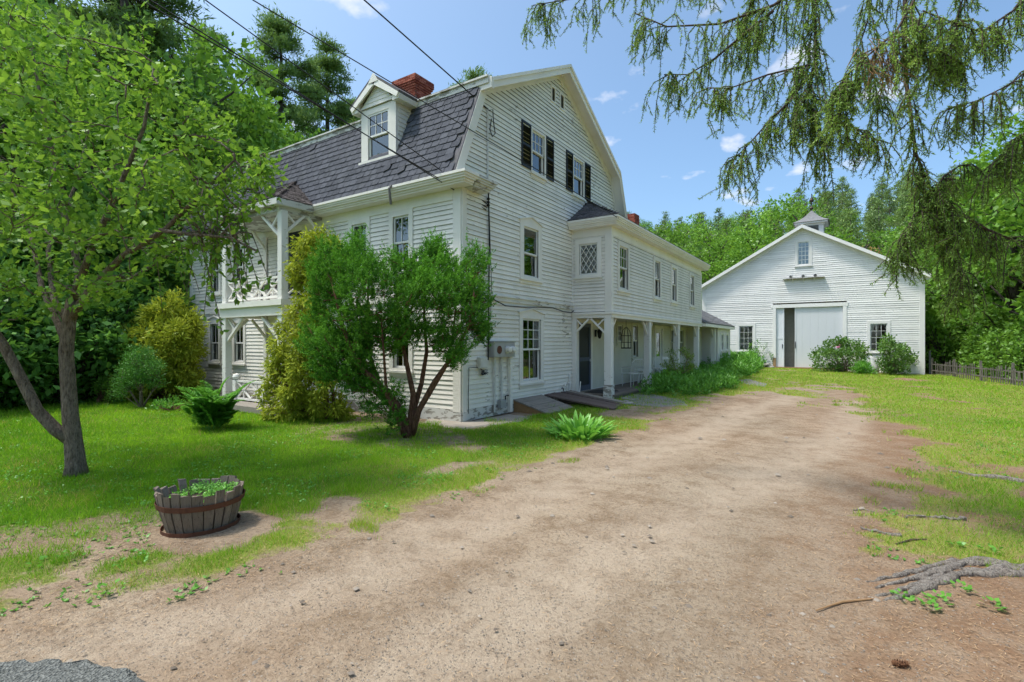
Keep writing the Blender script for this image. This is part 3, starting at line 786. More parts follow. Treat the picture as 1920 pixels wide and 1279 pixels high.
# balcony door and entry door
mb = MB(); FACADE.box(mb, -6.27, -6.15, 2.72, 4.96, -0.02, 0.045); FACADE.box(mb, -5.53, -5.38, 2.72, 4.96, -0.02, 0.045); FACADE.box(mb, -6.15, -5.53, 4.84, 4.96, -0.02, 0.043)
dr = mb.build('balcony_door', M['trim'], house)
mb = MB(); FACADE.box(mb, -6.15, -5.53, 2.72, 4.84, -0.05, -0.02); mb.build('door_leaf', M['navy'], dr)
mb = MB()
for a, b, c, d in ((-6.15, -6.07, 2.72, 4.84), (-5.61, -5.53, 2.72, 4.84), (-6.07, -5.61, 4.74, 4.84), (-6.07, -5.61, 3.6, 3.7), (-6.07, -5.61, 2.72, 2.86)): FACADE.box(mb, a, b, c, d, -0.019, 0.0)
mb.build('screen_frame', M['screen'], dr)
mb = MB(); FACADE.box(mb, -7.10, -6.75, 0.28, 2.45, -0.02, 0.05); FACADE.box(mb, -5.75, -5.40, 0.28, 2.45, -0.02, 0.05); FACADE.box(mb, -6.75, -5.75, 2.30, 2.45, -0.02, 0.048)
dr = mb.build('entry_door', M['trim'], house)
mb = MB(); FACADE.box(mb, -6.75, -5.75, 0.28, 2.30, -0.06, -0.02)
for a in (-6.65, -6.2):
    for b, c in ((0.45, 1.1), (1.25, 2.15)): FACADE.box(mb, a, a + 0.35, b, c, -0.02, -0.005)
mb.build('door_leaf', M['trim'], dr)

# ---- main roof
def slab(mb, x0, x1, a, b, th):
    ay, az = a; by, bz = b
    mb.prism([(x0, ay, az), (x0, by, bz), (x0, by, bz - th), (x0, ay, az - th)], (x1 - x0, 0, 0))
mb = MB()
slab(mb, -11.9, 0.10, EV, BR, 0.06); slab(mb, -11.9, 0.34, BR, RG, 0.06)
slab(mb, -11.9, 0.34, (RG[0] + 0.001, RG[1]), BRb, 0.06); slab(mb, -11.9, 0.34, BRb, EVb, 0.06)
roof = mb.build('roof', M['slate2'], house)
# overhang soffit, rake boards (upper slopes and the rear lower slope)
def rakeseg(mbs, mbf, a, b):
    ay, az = a; by, bz = b
    mbs.prism([(0.03, ay, az - 0.075), (0.03, by, bz - 0.075), (0.03, by, bz - 0.10), (0.03, ay, az - 0.10)], (0.30, 0, 0))
    mbf.prism([(0.335, ay, az + 0.005), (0.335, by, bz + 0.005), (0.335, by, bz - 0.22), (0.335, ay, az - 0.22)], (0.03, 0, 0))
    mbf.prism([(0.366, ay, az + 0.012), (0.366, by, bz + 0.012), (0.366, by, bz - 0.07), (0.366, ay, az - 0.07)], (0.035, 0, 0))
    mbf.prism([(0.022, ay, az - 0.10), (0.022, by, bz - 0.10), (0.022, by, bz - 0.30), (0.022, ay, az - 0.30)], (0.018, 0, 0))
ms_, mf_ = MB(), MB()
rakeseg(ms_, mf_, BR, RG); rakeseg(ms_, mf_, BRb, RG); rakeseg(ms_, mf_, (8.80, 5.48), BRb)
ms_.build('soffit', M['soffit'], roof); mf_.build('rake_board', M['trim'], roof)
mb = MB(); mb.prism([(0.02, EV[0] + 0.02, EV[1] + 0.0), (0.02, BR[0] + 0.02, BR[1] + 0.0), (0.02, BR[0] + 0.21, BR[1] - 0.08), (0.02, EV[0] + 0.23, EV[1] + 0.0)], (0.095, 0, 0)); 
mb.box(0.03, 0.40, BR[0] - 0.07, BR[0] + 0.02, BR[1] - 0.24, BR[1] - 0.005)
mb.build('corner_board', M['trim'], roof)
mb = MB(); mb.box(-11.92, 0.335, BR[0] - 0.10, BR[0] - 0.02, BR[1] - 0.13, BR[1] - 0.01); mb.box(-11.92, 0.336, BR[0] - 0.14, BR[0] - 0.02, BR[1] - 0.008, BR[1] + 0.03)
mb.build('break_moulding', M['oldtrim'], roof)
# cornice with return
LAY = ((4.962, 5.00, 0.30), (5.00, 5.045, 0.33), (5.045, 5.085, 0.375), (5.085, 5.13, 0.40), (5.13, 5.185, 0.43))
mb = MB()
for z0, z1, e in LAY: mb.box(-11.9, e, -e, 0.0 if z1 < 5.1 else 0.05, z0, z1 - 0.0005)
mb.build('cornice', M['trim'], house)
mb = MB()
for z0, z1, e in LAY: mb.box(0.024, e - 0.001, 0.0505, 0.62 + (e - 0.3)*0.8, z0, z1 - 0.0005)
mb.prism([(0.024, -0.30, 5.185), (0.40, -0.30, 5.185), (0.024, -0.30, 5.27)], (0, 0.98, 0))
mb.build('cornice_return', M['bandtrim'], house)
# ---- shingles on the front lower slope (nearest 300 singly, the rest joined)
mb = MB(); 
SW, SE = 0.235, 0.172
sl = Vector((0, BR[0] - EV[0], BR[1] - EV[1])); SL = sl.length; sl.normalize(); sn = Vector((0, -sl.z, sl.y))
SH = []
for k in range(4):
    q = MB(); w = SW*0.478; cut = 0.03 + 0.02*k
    q.add([(-w, 0, 0.026), (w - cut*0.3, 0, 0.026), (w, 0.05, 0.024), (w, SE + 0.09, 0.003), (-w, SE + 0.09, 0.003), (-w, 0, 0.0), (w - cut*0.3, 0, 0.0), (w, 0.05, 0.0)],
          [(0,1,2,3,4), (0,5,6,1), (1,6,7,2), (0,4,5)])
    me = q.mesh('shingle'); me.materials.append(M['slate']); SH.append(me)
rows = int(SL/SE); spots = []
for r in range(rows):
    off = (r % 2)*SW/2 + (r % 3)*0.03
    n = int(12.0/SW)
    for k in range(n + 1):
        x = 0.06 - SW/2 - k*SW - off
        if x < -11.85: continue
        c = Vector((x, EV[0], EV[1])) + sl*(r*SE + 0.0) + sn*0.006
        y_, z_ = c.y, c.z
        if -3.25 < x < -1.93 and 6.0 < z_ < 7.5: continue
        if x < -4.6 and x > -7.4 and z_ < 5.15 + (min(x + 7.5, -4.5 - x))*0.63 - 0.1: continue
        spots.append((x, c, r))
spots.sort(key=lambda s: -s[0] - 0.0*s[2])
spots = sorted(spots, key=lambda s: (s[1] - Vector(CAM)).length)
RM = Matrix(((1, 0, 0), (0, sl.y, sn.y), (0, sl.z, sn.z)))
restV, restF, restT = [], [], []; b = 0
for i, (x, c, r) in enumerate(spots):
    lift = RNG.uniform(0, 0.006); me = SH[RNG.randrange(4)]
    tilt = RNG.uniform(-0.03, 0.03) if RNG.random() < 0.12 else RNG.uniform(-0.006, 0.006)
    if RNG.random() < 0.012: tilt = RNG.choice([-0.35, 0.3]); lift = 0.018
    rot = RM @ Matrix.Rotation(tilt, 3, 'Z')
    if i < 300:
        o = bpy.data.objects.new('shingle', me); col.objects.link(o); o.parent = roof
        o.location = c + sn*lift; o.rotation_euler = rot.to_euler()
    else:
        tt = RNG.random()
        for v in me.vertices: restV.append(tuple(rot @ v.co + c + sn*lift)); restT.append(tt)
        for p in me.polygons: restF.append(tuple(q + b for q in p.vertices))
        b += len(me.vertices)
def tinted(V, F, T, name, mat, parent):
    me = bpy.data.meshes.new(name); me.from_pydata(V, [], F); a = me.attributes.new('tint', 'FLOAT', 'POINT'); a.data.foreach_set('value', T); me.update()
    return link(name, me, mat, parent)
o = tinted(restV, restF, restT, 'shingle', M['slate'], roof); o['kind'] = 'stuff'

def shingle_face(quad, mat, parent, sw=0.2, se=0.15, name='shingle'):
    """shingles over a planar quad/tri: quad = (eave0, eave1, top1, top0)"""
    e0, e1, t1, t0 = [Vector(q) for q in quad]
    u = (e1 - e0).normalized(); nrm = u.cross(t0 - e0 if (t0 - e0).length > 0.01 else t1 - e0).normalized()
    if nrm.z < 0: nrm = -nrm
    s = nrm.cross(u); s = s if s.z > 0 else -s
    H = max((t0 - e0).dot(s), (t1 - e0).dot(s)); V, F, T = [], [], []
    r = 0
    while r*se < H - 0.02:
        f0 = r*se/H; a = e0 + (t0 - e0)*f0; bb = e1 + (t1 - e1)*f0; L = (bb - a).length
        x = -RNG.uniform(0, sw)
        while x < L:
            x0, x1 = max(0, x), min(L, x + sw*RNG.uniform(0.7, 1.15)); x = x + sw
            x1 = min(x1, max(0, x) - 0.006)
            if x1 - x0 < 0.03: continue
            p = a + u*x0; q = a + u*x1; up = s*min(se + 0.05, H - r*se); l = RNG.uniform(0.012, 0.024)
            k = len(V)
            V += [tuple(p + nrm*l), tuple(q + nrm*l), tuple(q + up + nrm*0.004), tuple(p + up + nrm*0.004), tuple(p), tuple(q)]
            F += [(k, k+1, k+2, k+3), (k, k+4, k+5, k+1)]; T += [RNG.random()]*6
        r += 1
    o = tinted(V, F, T, name, mat, parent); o['kind'] = 'stuff'; return o

# ---- dormer
mb = MB(); DX = -2.58
dormer_front = Plane((DX, 0.04, 0), (1, 0, 0), (0, -1, 0))
P = dormer_front
P.box(mb, -0.60, -0.36, 6.10, 7.36, -0.05, 0.03); P.box(mb, 0.36, 0.60, 6.10, 7.36, -0.05, 0.03); P.box(mb, -0.36, 0.36, 7.22, 7.36, -0.05, 0.028)
P.box(mb, -0.66, 0.66, 6.02, 6.10, -0.05, 0.07)
mb.prism([P.p(-0.60, 7.36), P.p(0.60, 7.36), P.p(0, 7.90)], (0, 0.05, 0))
dormer = mb.build('dormer', M['trim'], house)
for s in (-1, 1):
    mb = MB(); mb.prism([(DX + s*0.595, 0.02, 6.10), (DX + s*0.595, 0.02, 7.38), (DX + s*0.595, 0.62, 7.38)], (-s*0.03, 0, 0)); mb.build('cheek_wall', M['trim'], dormer)
    pl = Plane((DX + s*0.598, 0, 0), (0, 1, 0), (s, 0, 0)); z = 6.14
    mb = MB()
    while z < 7.3:
        y1 = EV[0] + (z - EV[1])/(BR[1] - EV[1])*(BR[0] - EV[0]); y1b = y1 + 0.04
        if y1 > 0.10: board(mb, pl, 0.09, y1, 0.09, y1b, z, z + 0.115, 0.02)
        z += 0.105
    o = mb.build('cheek_clapboard', M['siding'], dormer); o['kind'] = 'stuff'
    # roof side + eave box
    mb = MB(); e = Vector((DX + s*0.86, -0.14, 7.46)); r_ = Vector((DX, -0.14, 8.06))
    dv = (r_ - e); nn = Vector((-dv.z*s, 0, dv.x*s)); nn = nn if nn.z > 0 else -nn; nn.normalize()
    mb.prism([e, r_, r_ - nn*0.05, e - nn*0.05], (0, 2.0, 0)); mb.build('dormer_roof', M['slate2'], dormer)
    mb = MB(); mb.prism([e - nn*0.052, r_ - nn*0.052, r_ - nn*0.16 - Vector((0, 0, 0.06)), e - nn*0.16 - Vector((s*0.0, 0, 0.0))], (0, 0.045, 0))
    mb.prism([e - nn*0.054 + Vector((0, 0.05, 0)), r_ - nn*0.054 + Vector((0, 0.05, 0)), r_ - nn*0.075 + Vector((0, 0.05, 0)), e - nn*0.075 + Vector((0, 0.05, 0))], (0, 0.12, 0))
    mb.prism([(DX + s*0.845, -0.10, 7.46 - 0.06), (DX + s*0.80, -0.10, 7.30), (DX + s*0.60, -0.10, 7.30), (DX + s*0.60, -0.10, 7.56)], (0, 1.05, 0))
    mb.build('dormer_cornice', M['trim'], dormer)
mb = MB(); mb.prism([(DX - 0.17, -0.152, 7.86), (DX + 0.17, -0.152, 7.86), (DX + 0.02, -0.152, 8.07), (DX - 0.02, -0.152, 8.07)], (0, 0.03, 0)); mb.build('apex_block', M['trim'], dormer)
mb = MB(); z = 7.38
while z < 7.8: w = (7.90 - z)/0.54*0.60; P_ = Plane((DX, -0.012, 0), (1, 0, 0), (0, -1, 0)); board(mb, P_, -w, w, -w + .1, w - .1, z, z + 0.10, 0.016); z += 0.095
o = mb.build('pediment_board', M['trim'], dormer); o['kind'] = 'stuff'
sash(P, -0.36, 0.36, 6.66, 7.22, -0.02, 3, 2, dormer); sash(P, -0.36, 0.36, 6.10, 6.70, -0.057, 1, 1, dormer)
mb = MB(); P.box(mb, -0.34, 0.34, 6.12, 7.2, -0.32, -0.31); mb.build('blind', M['curtain'], dormer)

# ---- chimneys, real bricks
def chimney(x0, x1, y0, y1, z0, z1, corbel=True, label=None):
    V, F, T = [], [], []
    core = MB(); core.box(x0 + 0.02, x1 - 0.02, y0 + 0.02, y1 - 0.02, z0, z1 - 0.02); c = core.build('chimney', M['mortar'], house)
    if label: c['label'] = label
    h = 0.068; z = z0; row = 0
    def brick(a, b_, c_, d, e, f):
        k = len(V); j = lambda: RNG.uniform(-0.003, 0.003)
        V.extend([(p[0] + j(), p[1] + j(), p[2]) for p in ((a,c_,e),(b_,c_,e),(b_,d,e),(a,d,e),(a,c_,f),(b_,c_,f),(b_,d,f),(a,d,f))])
        F.extend(tuple(i + k for i in q) for q in ((0,3,2,1),(4,5,6,7),(0,1,5,4),(1,2,6,5),(2,3,7,6),(3,0,4,7))); T.extend([RNG.random()]*8)
    while z < z1 - 0.01:
        o = 0.0
        if corbel:
            k = (z1 - z)/h
            o = 0.11 if k <= 3.2 else (0.08 if k <= 4.2 else (0.05 if k <= 5.2 else (0.025 if k <= 6.2 else 0)))
        a0, a1, b0, b1 = x0 - o, x1 + o, y0 - o, y1 + o
        L = 0.21; sh = (row % 2)*L/2; t_ = 0.10
        for (lo, hi, horiz) in ((a0, a1, 1), (b0 + t_, b1 - t_, 0)):
            p = lo - sh
            while p < hi:
                s_, e_ = max(lo, p), min(hi, p + L - 0.010); p += L
                if e_ - s_ < 0.02: continue
                if horiz: brick(s_, e_, b0, b0 + t_, z, z + h - 0.010); brick(s_, e_, b1 - t_, b1, z, z + h - 0.010)
                else: brick(a0, a0 + t_, s_, e_, z, z + h - 0.010); brick(a1 - t_, a1, s_, e_, z, z + h - 0.010)
        z += h; row += 1
    o = tinted(V, F, T, 'brick', M['brick'], c); o['kind'] = 'stuff'
    if corbel:
        mb = MB(); mb.box(x0 - 0.09, x1 + 0.09, y0 - 0.09, y1 + 0.09, z1 - 0.012, z1 + 0.015); mb.build('chimney_cap', M['concrete'], c)
chimney(-5.75, -4.90, 3.62, 4.30, 8.6, 10.36, label='broad corbelled red brick chimney on the main roof')
pc = on_x(1183, 405, -1.2)
chimney(pc[0] - 0.28, pc[0] + 0.28, pc[1] - 0.28, pc[1] + 0.28, 5.2, pc[2], False, label='small red brick chimney behind the wing roof')

# ---- front balcony porch
PX0, PX1, PYF = -7.25, -4.66, -1.15
mb = MB(); mb.box(PX0 - 0.2, PX1 + 0.2, PYF - 0.16, 0.02, 2.60, 2.74); mb.box(PX0 - 0.16, PX1 + 0.16, PYF - 0.10, PYF + 0.02, 2.36, 2.60); mb.box(PX1 + 0.02, PX1 + 0.14, PYF + 0.02, 0.02, 2.37, 2.60); mb.box(PX0 - 0.14, PX0 - 0.02, PYF + 0.02, 0.02, 2.37, 2.60)
porch = mb.build('balcony', M['trim'], house)
for x in (PX0, PX1):
    mb = MB(); mb.box(x - 0.085, x + 0.085, PYF - 0.075, PYF + 0.095, 2.742, 4.90); mb.build('post', M['post'], porch)
    mb = MB(); mb.box(x - 0.085, x + 0.085, PYF - 0.075, PYF + 0.095, 0.05, 2.36); mb.build('post', M['post'], porch)
    mb = MB(); mb.box(x - 0.07, x + 0.07, -0.075, -0.042, 0.3, 4.74); mb.build('pilaster', M['trim'], porch)
    for z in (4.90, 2.36):
        s = 1 if x == PX0 else -1
        mb = MB(); mb.beam((x + s*0.08, PYF, z - 0.62), (x + s*0.85, PYF, z - 0.02), 0.06, 0.07, (0, 1, 0)); mb.beam((x + s*0.12, PYF + 0.001, z - 0.05), (x + s*0.42, PYF + 0.001, z - 0.33), 0.045, 0.045, (0, 1, 0)); mb.build('brace', M['trim'], porch)
        mb = MB(); mb.beam((x, PYF + 0.09, z - 0.5), (x, PYF + 0.58, z - 0.02), 0.06, 0.06, (1, 0, 0)); mb.beam((x, PYF + 0.12, z - 0.05), (x, PYF + 0.34, z - 0.26), 0.04, 0.04, (1, 0, 0)); mb.beam((x, -0.06, z - 0.5), (x, -0.45, z - 0.02), 0.06, 0.06, (1, 0, 0)); mb.build('brace', M['trim'], porch)
def xrail(p, q, z0, z1, n, parent, name='railing'):
    mb = MB(); p, q = Vector(p), Vector(q); d = q - p; side = (d.y, -d.x, 0)
    for z in (z0, z1): mb.beam((p.x, p.y, z), (q.x, q.y, z), 0.06, 0.055)
    for k in range(n):
        a = p + d*(k/n); b_ = p + d*((k+1)/n)
        mb.beam((a.x, a.y, z0 + .02), (b_.x, b_.y, z1 - .02), 0.035, 0.045, side); mb.beam((a.x, a.y, z1 - .02), (b_.x, b_.y, z0 + .02), 0.033, 0.045, side)
        m_ = (a + b_)/2
        mb.beam((m_.x, m_.y, z0), (m_.x, m_.y, z1), 0.03, 0.03)
    return mb.build(name, M['trim'], parent)
xrail((PX0 + 0.1, PYF, 0), (PX1 - 0.1, PYF, 0), 2.82, 3.30, 4, porch)
xrail((PX1, PYF + 0.1, 0), (PX1, -0.05, 0), 2.82, 3.30, 2, porch); xrail((PX0, PYF + 0.1, 0), (PX0, -0.05, 0), 2.82, 3.30, 2, porch)
# porch hip roof
ea = dict(x0=PX0 - 0.25, x1=PX1 + 0.16, y=-1.40, z=5.16); ap = Vector((-5.96, 0.05, 6.14))
mb = MB(); mb.box(ea['x0'], ea['x1'], ea['y'], -0.40, 5.00, 5.15); mb.box(ea['x0'] + 0.16, ea['x1'] - 0.14, ea['y'] + 0.15, -0.05, 4.88, 5.001)
mb.build('porch_cornice', M['oldtrim'], porch)
c0, c1 = Vector((ea['x0'], ea['y'], ea['z'])), Vector((ea['x1'], ea['y'], ea['z'])); b0, b1 = Vector((ea['x0'], 0.02, ea['z'])), Vector((ea['x1'], 0.02, ea['z']))
mb = MB(); mb.add([c0, c1, b1, b0, ap], [(0, 1, 4), (1, 2, 4), (3, 0, 4), (0, 3, 2, 1)]); pr = mb.build('porch_roof', M['browncedar'], porch)
shingle_face((c1, b1, ap, ap), M['browncedar'], porch, 0.16, 0.11, 'porch_shingle'); shingle_face((c0, c1, ap, ap), M['browncedar'], porch, 0.16, 0.11, 'porch_shingle')
# entry steps and low railing
mb = MB(); mb.box(-7.1, -3.9, -1.72, -0.04, 0.02, 0.16); mb.build('entry_platform', M['planky'], house)
mb = MB(); mb.box(-7.0, -4.9, -1.10, -0.045, 0.162, 0.30); mb.build('entry_step', M['planky'], house)
mb = MB(); mb.box(-6.82, -6.68, -1.22, -1.08, 0.0, 0.70); mb.lathe([(0.02, 0), (0.085, 0.03), (0.10, 0.09), (0.075, 0.15), (0.01, 0.18)], (-6.75, -1.15, 0.70), 12); mb.build('newel_post', M['post'], house)
mb = MB(); mb.box(-5.46, -5.34, -1.21, -1.09, 0.0, 0.74); mb.build('newel_post', M['post'], house)
xrail((-6.68, -1.15, 0), (-5.46, -1.15, 0), 0.22, 0.68, 2, house, 'entry_railing')
# broken downspout stub at the front eave
mb = MB(); mb.tube([(-1.66, -0.43, 5.18), (-1.66, -0.49, 5.10), (-1.655, -0.47, 4.92), (-1.66, -0.44, 4.76)], 0.028, 8); mb.build('downspout_stub', M['chairwood'], house)

# ---- porch wing (ell)
EX, EY0, EY1 = 1.23, 5.1, 15.5
mb = MB(); ELLEND.box(mb, 1.06, 1.265, 2.57, 4.995, -0.02, 0.033); ELLEND.box(mb, 0.0, 1.06, 4.74, 5.0, -0.02, 0.03); ELLEND.box(mb, 0.005, 0.06, 2.57, 4.74, -0.02, 0.03)
ell_end = mb.build('wing_end_wall', M['trim'], house)
siding(ell_end, ELLEND, lambda z: (0.06, 1.06), 2.58, 4.75, [(0.26, 0.84, 3.65, 4.55)], M['facade'], 0.1)
mb = MB(); ELLSIDE.box(mb, 5.104, 5.2, 2.57, 4.996, -0.02, 0.034); ELLSIDE.box(mb, 15.4, 15.5, 2.57, 4.85, -0.02, 0.033); ELLSIDE.box(mb, 5.2, 15.4, 4.72, 4.98, -0.02, 0.03)
ell_side = mb.build('wing_side_wall', M['trim'], house)
ew = [(5.66, 6.34), (8.86, 9.46), (10.90, 11.50), (13.56, 14.16)]
siding(ell_side, ELLSIDE, lambda z: (5.2, 15.4), 2.58, 4.73, [(a, b, 3.28, 4.52) for a, b in ew], M['facade'], 0.1, joined=True, joints=True, wob=0.002)
mb = MB(); mb.box(-4.0, -3.95, 8.6, 15.5, 0, 4.9); mb.box(-3.95, 1.2, 15.42, 15.48, 2.4, 4.9); mb.box(-3.95, -0.05, 15.40, 15.44, 0.1, 2.4); mb.build('rear_wall', M['facade'], house)
mb = MB(); mb.box(-3.9, 1.19, 8.65, 15.4, 2.62, 2.70); mb.box(0.02, 1.19, 5.13, 8.65, 2.62, 2.70); mb.box(-3.9, -0.05, 8.65, 26.0, 0.22, 0.26); mb.build('floor_deck', M['dark'], house)
mb = MB(); mb.box(-0.9, -0.8, 8.7, 15.3, 2.72, 4.9); mb.box(-1.7, -1.6, 8.7, 15.3, 0.28, 2.6); mb.build('partition', M['roomwall'], house)
# diamond lattice window
w = window(house, ELLEND, 0.26, 0.84, 3.65, 4.55, cas=0.12, head=0.14, label='small diamond lattice window on the wing end')
mb = MB(); u0, u1, z0, z1 = 0.305, 0.795, 3.695, 4.505; step = 0.163; sl_ = (z1 - z0)/(u1 - u0)*0.92
for sgn in (1, -1):
    k = -8
    while k < 9:
        # line u = uc + t, z = zc + sgn*1.45*t through lattice offset
        c_ = (u0 + u1)/2 + k*step; pts = []
        for t_ in np.linspace(-1, 1, 161):
            uu, zz = c_ + t_, (z0 + z1)/2 + sgn*1.5*t_
            if u0 <= uu <= u1 and z0 <= zz <= z1: pts.append((uu, zz))
        if len(pts) > 3:
            mb.beam(ELLEND.p(*pts[0], 0.005 + 0.002*sgn), ELLEND.p(*pts[-1], 0.005 + 0.002*sgn), 0.018, 0.016, (0, 1, 0))
        k += 1
mb.build('lattice', M['muntin'], w)
for i, (a, b) in enumerate(ew):
    window(house, ELLSIDE, a, b, 3.28, 4.52, mid=3.9, up=(3, 2) if i == 0 else (1, 1), low=(1, 1), cas=0.12, head=0.12,
           curtain=[(0, 1)] if i == 0 else None, shade=(0, 0.96, 0.62, 0.97)[i], label=['wing window with a propped sash next to the corner board', 'wing window second from the corner board, shade fully down', 'wing window third from the corner board, shade half down', 'wing window at the far end, shade fully down'][i])
# wing eaves and roof
mb = MB()
for z0, z1, e in LAY: mb.box(EX - 0.1, EX + e*0.8, 5.1 - e*0.8, 15.85, z0 + 0.006, z1 + 0.0055)
mb.build('wing_cornice', M['trim'], house)
mb = MB()
for z0, z1, e in LAY: mb.box(0.03, EX - 0.1005, 5.1 - e*0.8, 5.2, z0 + 0.006, z1 + 0.0055)
mb.build('wing_cornice', M['trim'], house)
rp = Vector((-1.4, 6.9, 7.0)); e1_ = Vector((EX + 0.34, 4.76, 5.19)); 
hz0 = Vector((-0.02, 4.76, 5.19)); hip = Vector((-0.02, 6.30, 6.12)); e2_ = Vector((EX + 0.34, 15.85, 5.19)); rg2 = Vector((-1.4, 14.2, 7.0)); rg1 = Vector((-1.4, 8.6, 7.0)); hx1 = Vector((-0.02, 15.0, 6.12))
mb = MB(); mb.add([hz0, e1_, hip, e2_, hx1, rg1, rg2, Vector((-0.02, 8.6, 6.12)), Vector((-4.3, 8.6, 5.19)), Vector((-4.3, 15.85, 5.19))],
   [(0, 1, 2), (1, 3, 4, 2), (2, 4, 7), (7, 4, 6, 5), (3, 9, 6, 4), (5, 6, 9, 8)])
wr = mb.build('wing_roof', M['slate2'], house)
shingle_face((hz0, e1_, hip + (e1_ - hip)*0.0, hip), M['slate2'], wr, 0.2, 0.14)
shingle_face((e1_, e2_, hx1, hip), M['slate2'], wr, 0.25, 0.16)
# porch beam, posts and braces
mb = MB(); mb.box(0.03, EX + 0.05, EY0 - 0.05, EY0 + 0.12, 2.40, 2.565); mb.box(0.03, EX + 0.085, EY0 - 0.085, EY0 + 0.12, 2.50, 2.565); mb.build('porch_beam', M['trim'], house)
mb = MB(); mb.box(EX - 0.12, EX + 0.051, EY0 + 0.121, 15.5, 2.40, 2.565); mb.box(EX - 0.12, EX + 0.086, EY0 + 0.121, 15.55, 2.50, 2.566); mb.build('porch_beam', M['trim'], house)
mb = MB(); mb.box(0.03, EX - 0.121, EY0 + 0.121, 19.0, 2.43, 2.46); mb.build('porch_ceiling', M['porchwall'], house)
for i, y in enumerate((5.1, 8.41, 11.87, 15.0, 18.37)):
    zb = float(gz(1.14, y)) - 0.02; mb = MB(); mb.box(1.045, 1.245, y - 0.05, y + 0.15, 0.45, 2.40 if i < 4 else 2.36)
    p_ = mb.build('porch_post', M['post'], house)
    mb = MB(); mb.box(1.025, 1.265, y - 0.07, y + 0.17, zb, 0.50); mb.build('post_wrap', M['oldtrim'] if i == 0 else M['post'], p_)
    for s in (-1, 1):
        if i == 0 and s < 0: continue
        mb = MB(); mb.beam((1.145, y + 0.05 + s*0.08, 1.97), (1.145, y + 0.05 + s*0.48, 2.39), 0.05, 0.06, (1, 0, 0)); mb.beam((1.146, y + 0.05 + s*0.12, 2.37), (1.146, y + 0.05 + s*0.30, 2.20), 0.04, 0.045, (1, 0, 0)); mb.build('brace', M['trim'], p_)
    if i == 0:
        mb = MB(); mb.beam((1.05, y + 0.0, 1.97), (0.62, y + 0.0, 2.38), 0.05, 0.06, (0, 1, 0)); mb.beam((1.02, y + 0.001, 2.36), (0.83, y + 0.001, 2.18), 0.04, 0.045, (0, 1, 0)); mb.build('brace', M['trim'], p_)
mb = MB(); mb.box(0.022, 0.165, EY0 - 0.03, EY0 + 0.07, 0.2, 2.40); pil = mb.build('porch_pilaster', M['trim'], house)
mb = MB(); mb.beam((0.12, EY0, 1.97), (0.56, EY0, 2.38), 0.05, 0.06, (0, 1, 0)); mb.beam((0.17, EY0 + 0.001, 2.35), (0.36, EY0 + 0.001, 2.17), 0.04, 0.045, (0, 1, 0)); mb.build('brace', M['trim'], pil)
# porch back wall
PB = Plane((-0.004, 0, 0), (0, 1, 0), (1, 0, 0))
pb_open = [(5.5, 6.38, 0.2, 2.29), (8.60, 9.06, 1.72, 2.32), (10.10, 10.64, 1.15, 2.36), (11.45, 11.95, 1.2, 2.3), (12.77, 13.73, 0.2, 2.3), (15.0, 15.6, 1.1, 2.3), (16.5, 17.1, 1.1, 2.3)]
mb = MB(); PB.box(mb, 5.17, 19.0, 0.12, 0.24, -0.02, 0.02); back_wall = mb.build('porch_back_wall', M['trim'], house)
siding(back_wall, PB, lambda z: (5.17, 19.0), 0.24, 2.44, pb_open, M['porchwall'], 0.098, joined=True)
for j, (a, b, c, d_) in enumerate(pb_open):
    if j in (0, 4): continue
    window(house, PB, a, b, c, d_, mid=None if j == 1 else (c + d_)/2, up=(3, 3) if j == 1 else (2, 1), low=(2, 1), cas=0.09, head=0.09, mat='porchwall', curtain=[(0, 0.3)] if j > 1 else None)
mb = MB(); PB.box(mb, 5.40, 5.5, 0.2, 2.40, -0.02, 0.045); PB.box(mb, 6.38, 6.47, 0.2, 2.40, -0.02, 0.045); PB.box(mb, 5.5, 6.38, 2.29, 2.40, -0.02, 0.043)
sd = mb.build('screen_door', M['trim'], house); sd['label'] = 'tall dark blue grey screen door beside the porch pilaster'
mb = MB()
for a, b, c, d_ in ((5.5, 5.60, 0.22, 2.28), (6.28, 6.38, 0.22, 2.28), (5.6, 6.28, 2.17, 2.28), (5.6, 6.28, 1.12, 1.24), (5.6, 6.28, 0.22, 0.38)): PB.box(mb, a, b, c, d_, -0.01, 0.025)
mb.build('door_frame', M['screen'], sd)
mb = MB(); PB.box(mb, 5.6, 6.28, 0.38, 2.17, 0.0, 0.004); mb.build('screen_mesh', M['screenmesh'], sd)
mb = MB(); PB.box(mb, 6.30, 6.33, 1.10, 1.18, 0.025, 0.06); mb.build('handle', M['whitemetal'], sd)
mb = MB(); PB.box(mb, 12.67, 12.77, 0.2, 2.4, -0.02, 0.045); PB.box(mb, 13.73, 13.83, 0.2, 2.4, -0.02, 0.045); PB.box(mb, 12.77, 13.73, 2.3, 2.4, -0.02, 0.043)
d2 = mb.build('side_door', M['trim'], house)
mb = MB()
for a, b, c, d_ in ((12.77, 13.0, 0.22, 2.3), (13.5, 13.73, 0.22, 2.3), (13.0, 13.5, 2.1, 2.3), (13.0, 13.5, 0.22, 1.1)): PB.box(mb, a, b, c, d_, -0.04, 0.0)
mb.build('door_leaf', M['trim'], d2); pane(PB, 13.0, 13.5, 1.1, 2.1, -0.02, d2)
mb = MB(); mb.box(0.02, 0.55, 17.75, 18.6, 0.22, 2.42); mb.build('porch_closet', M['porchwall'], house)
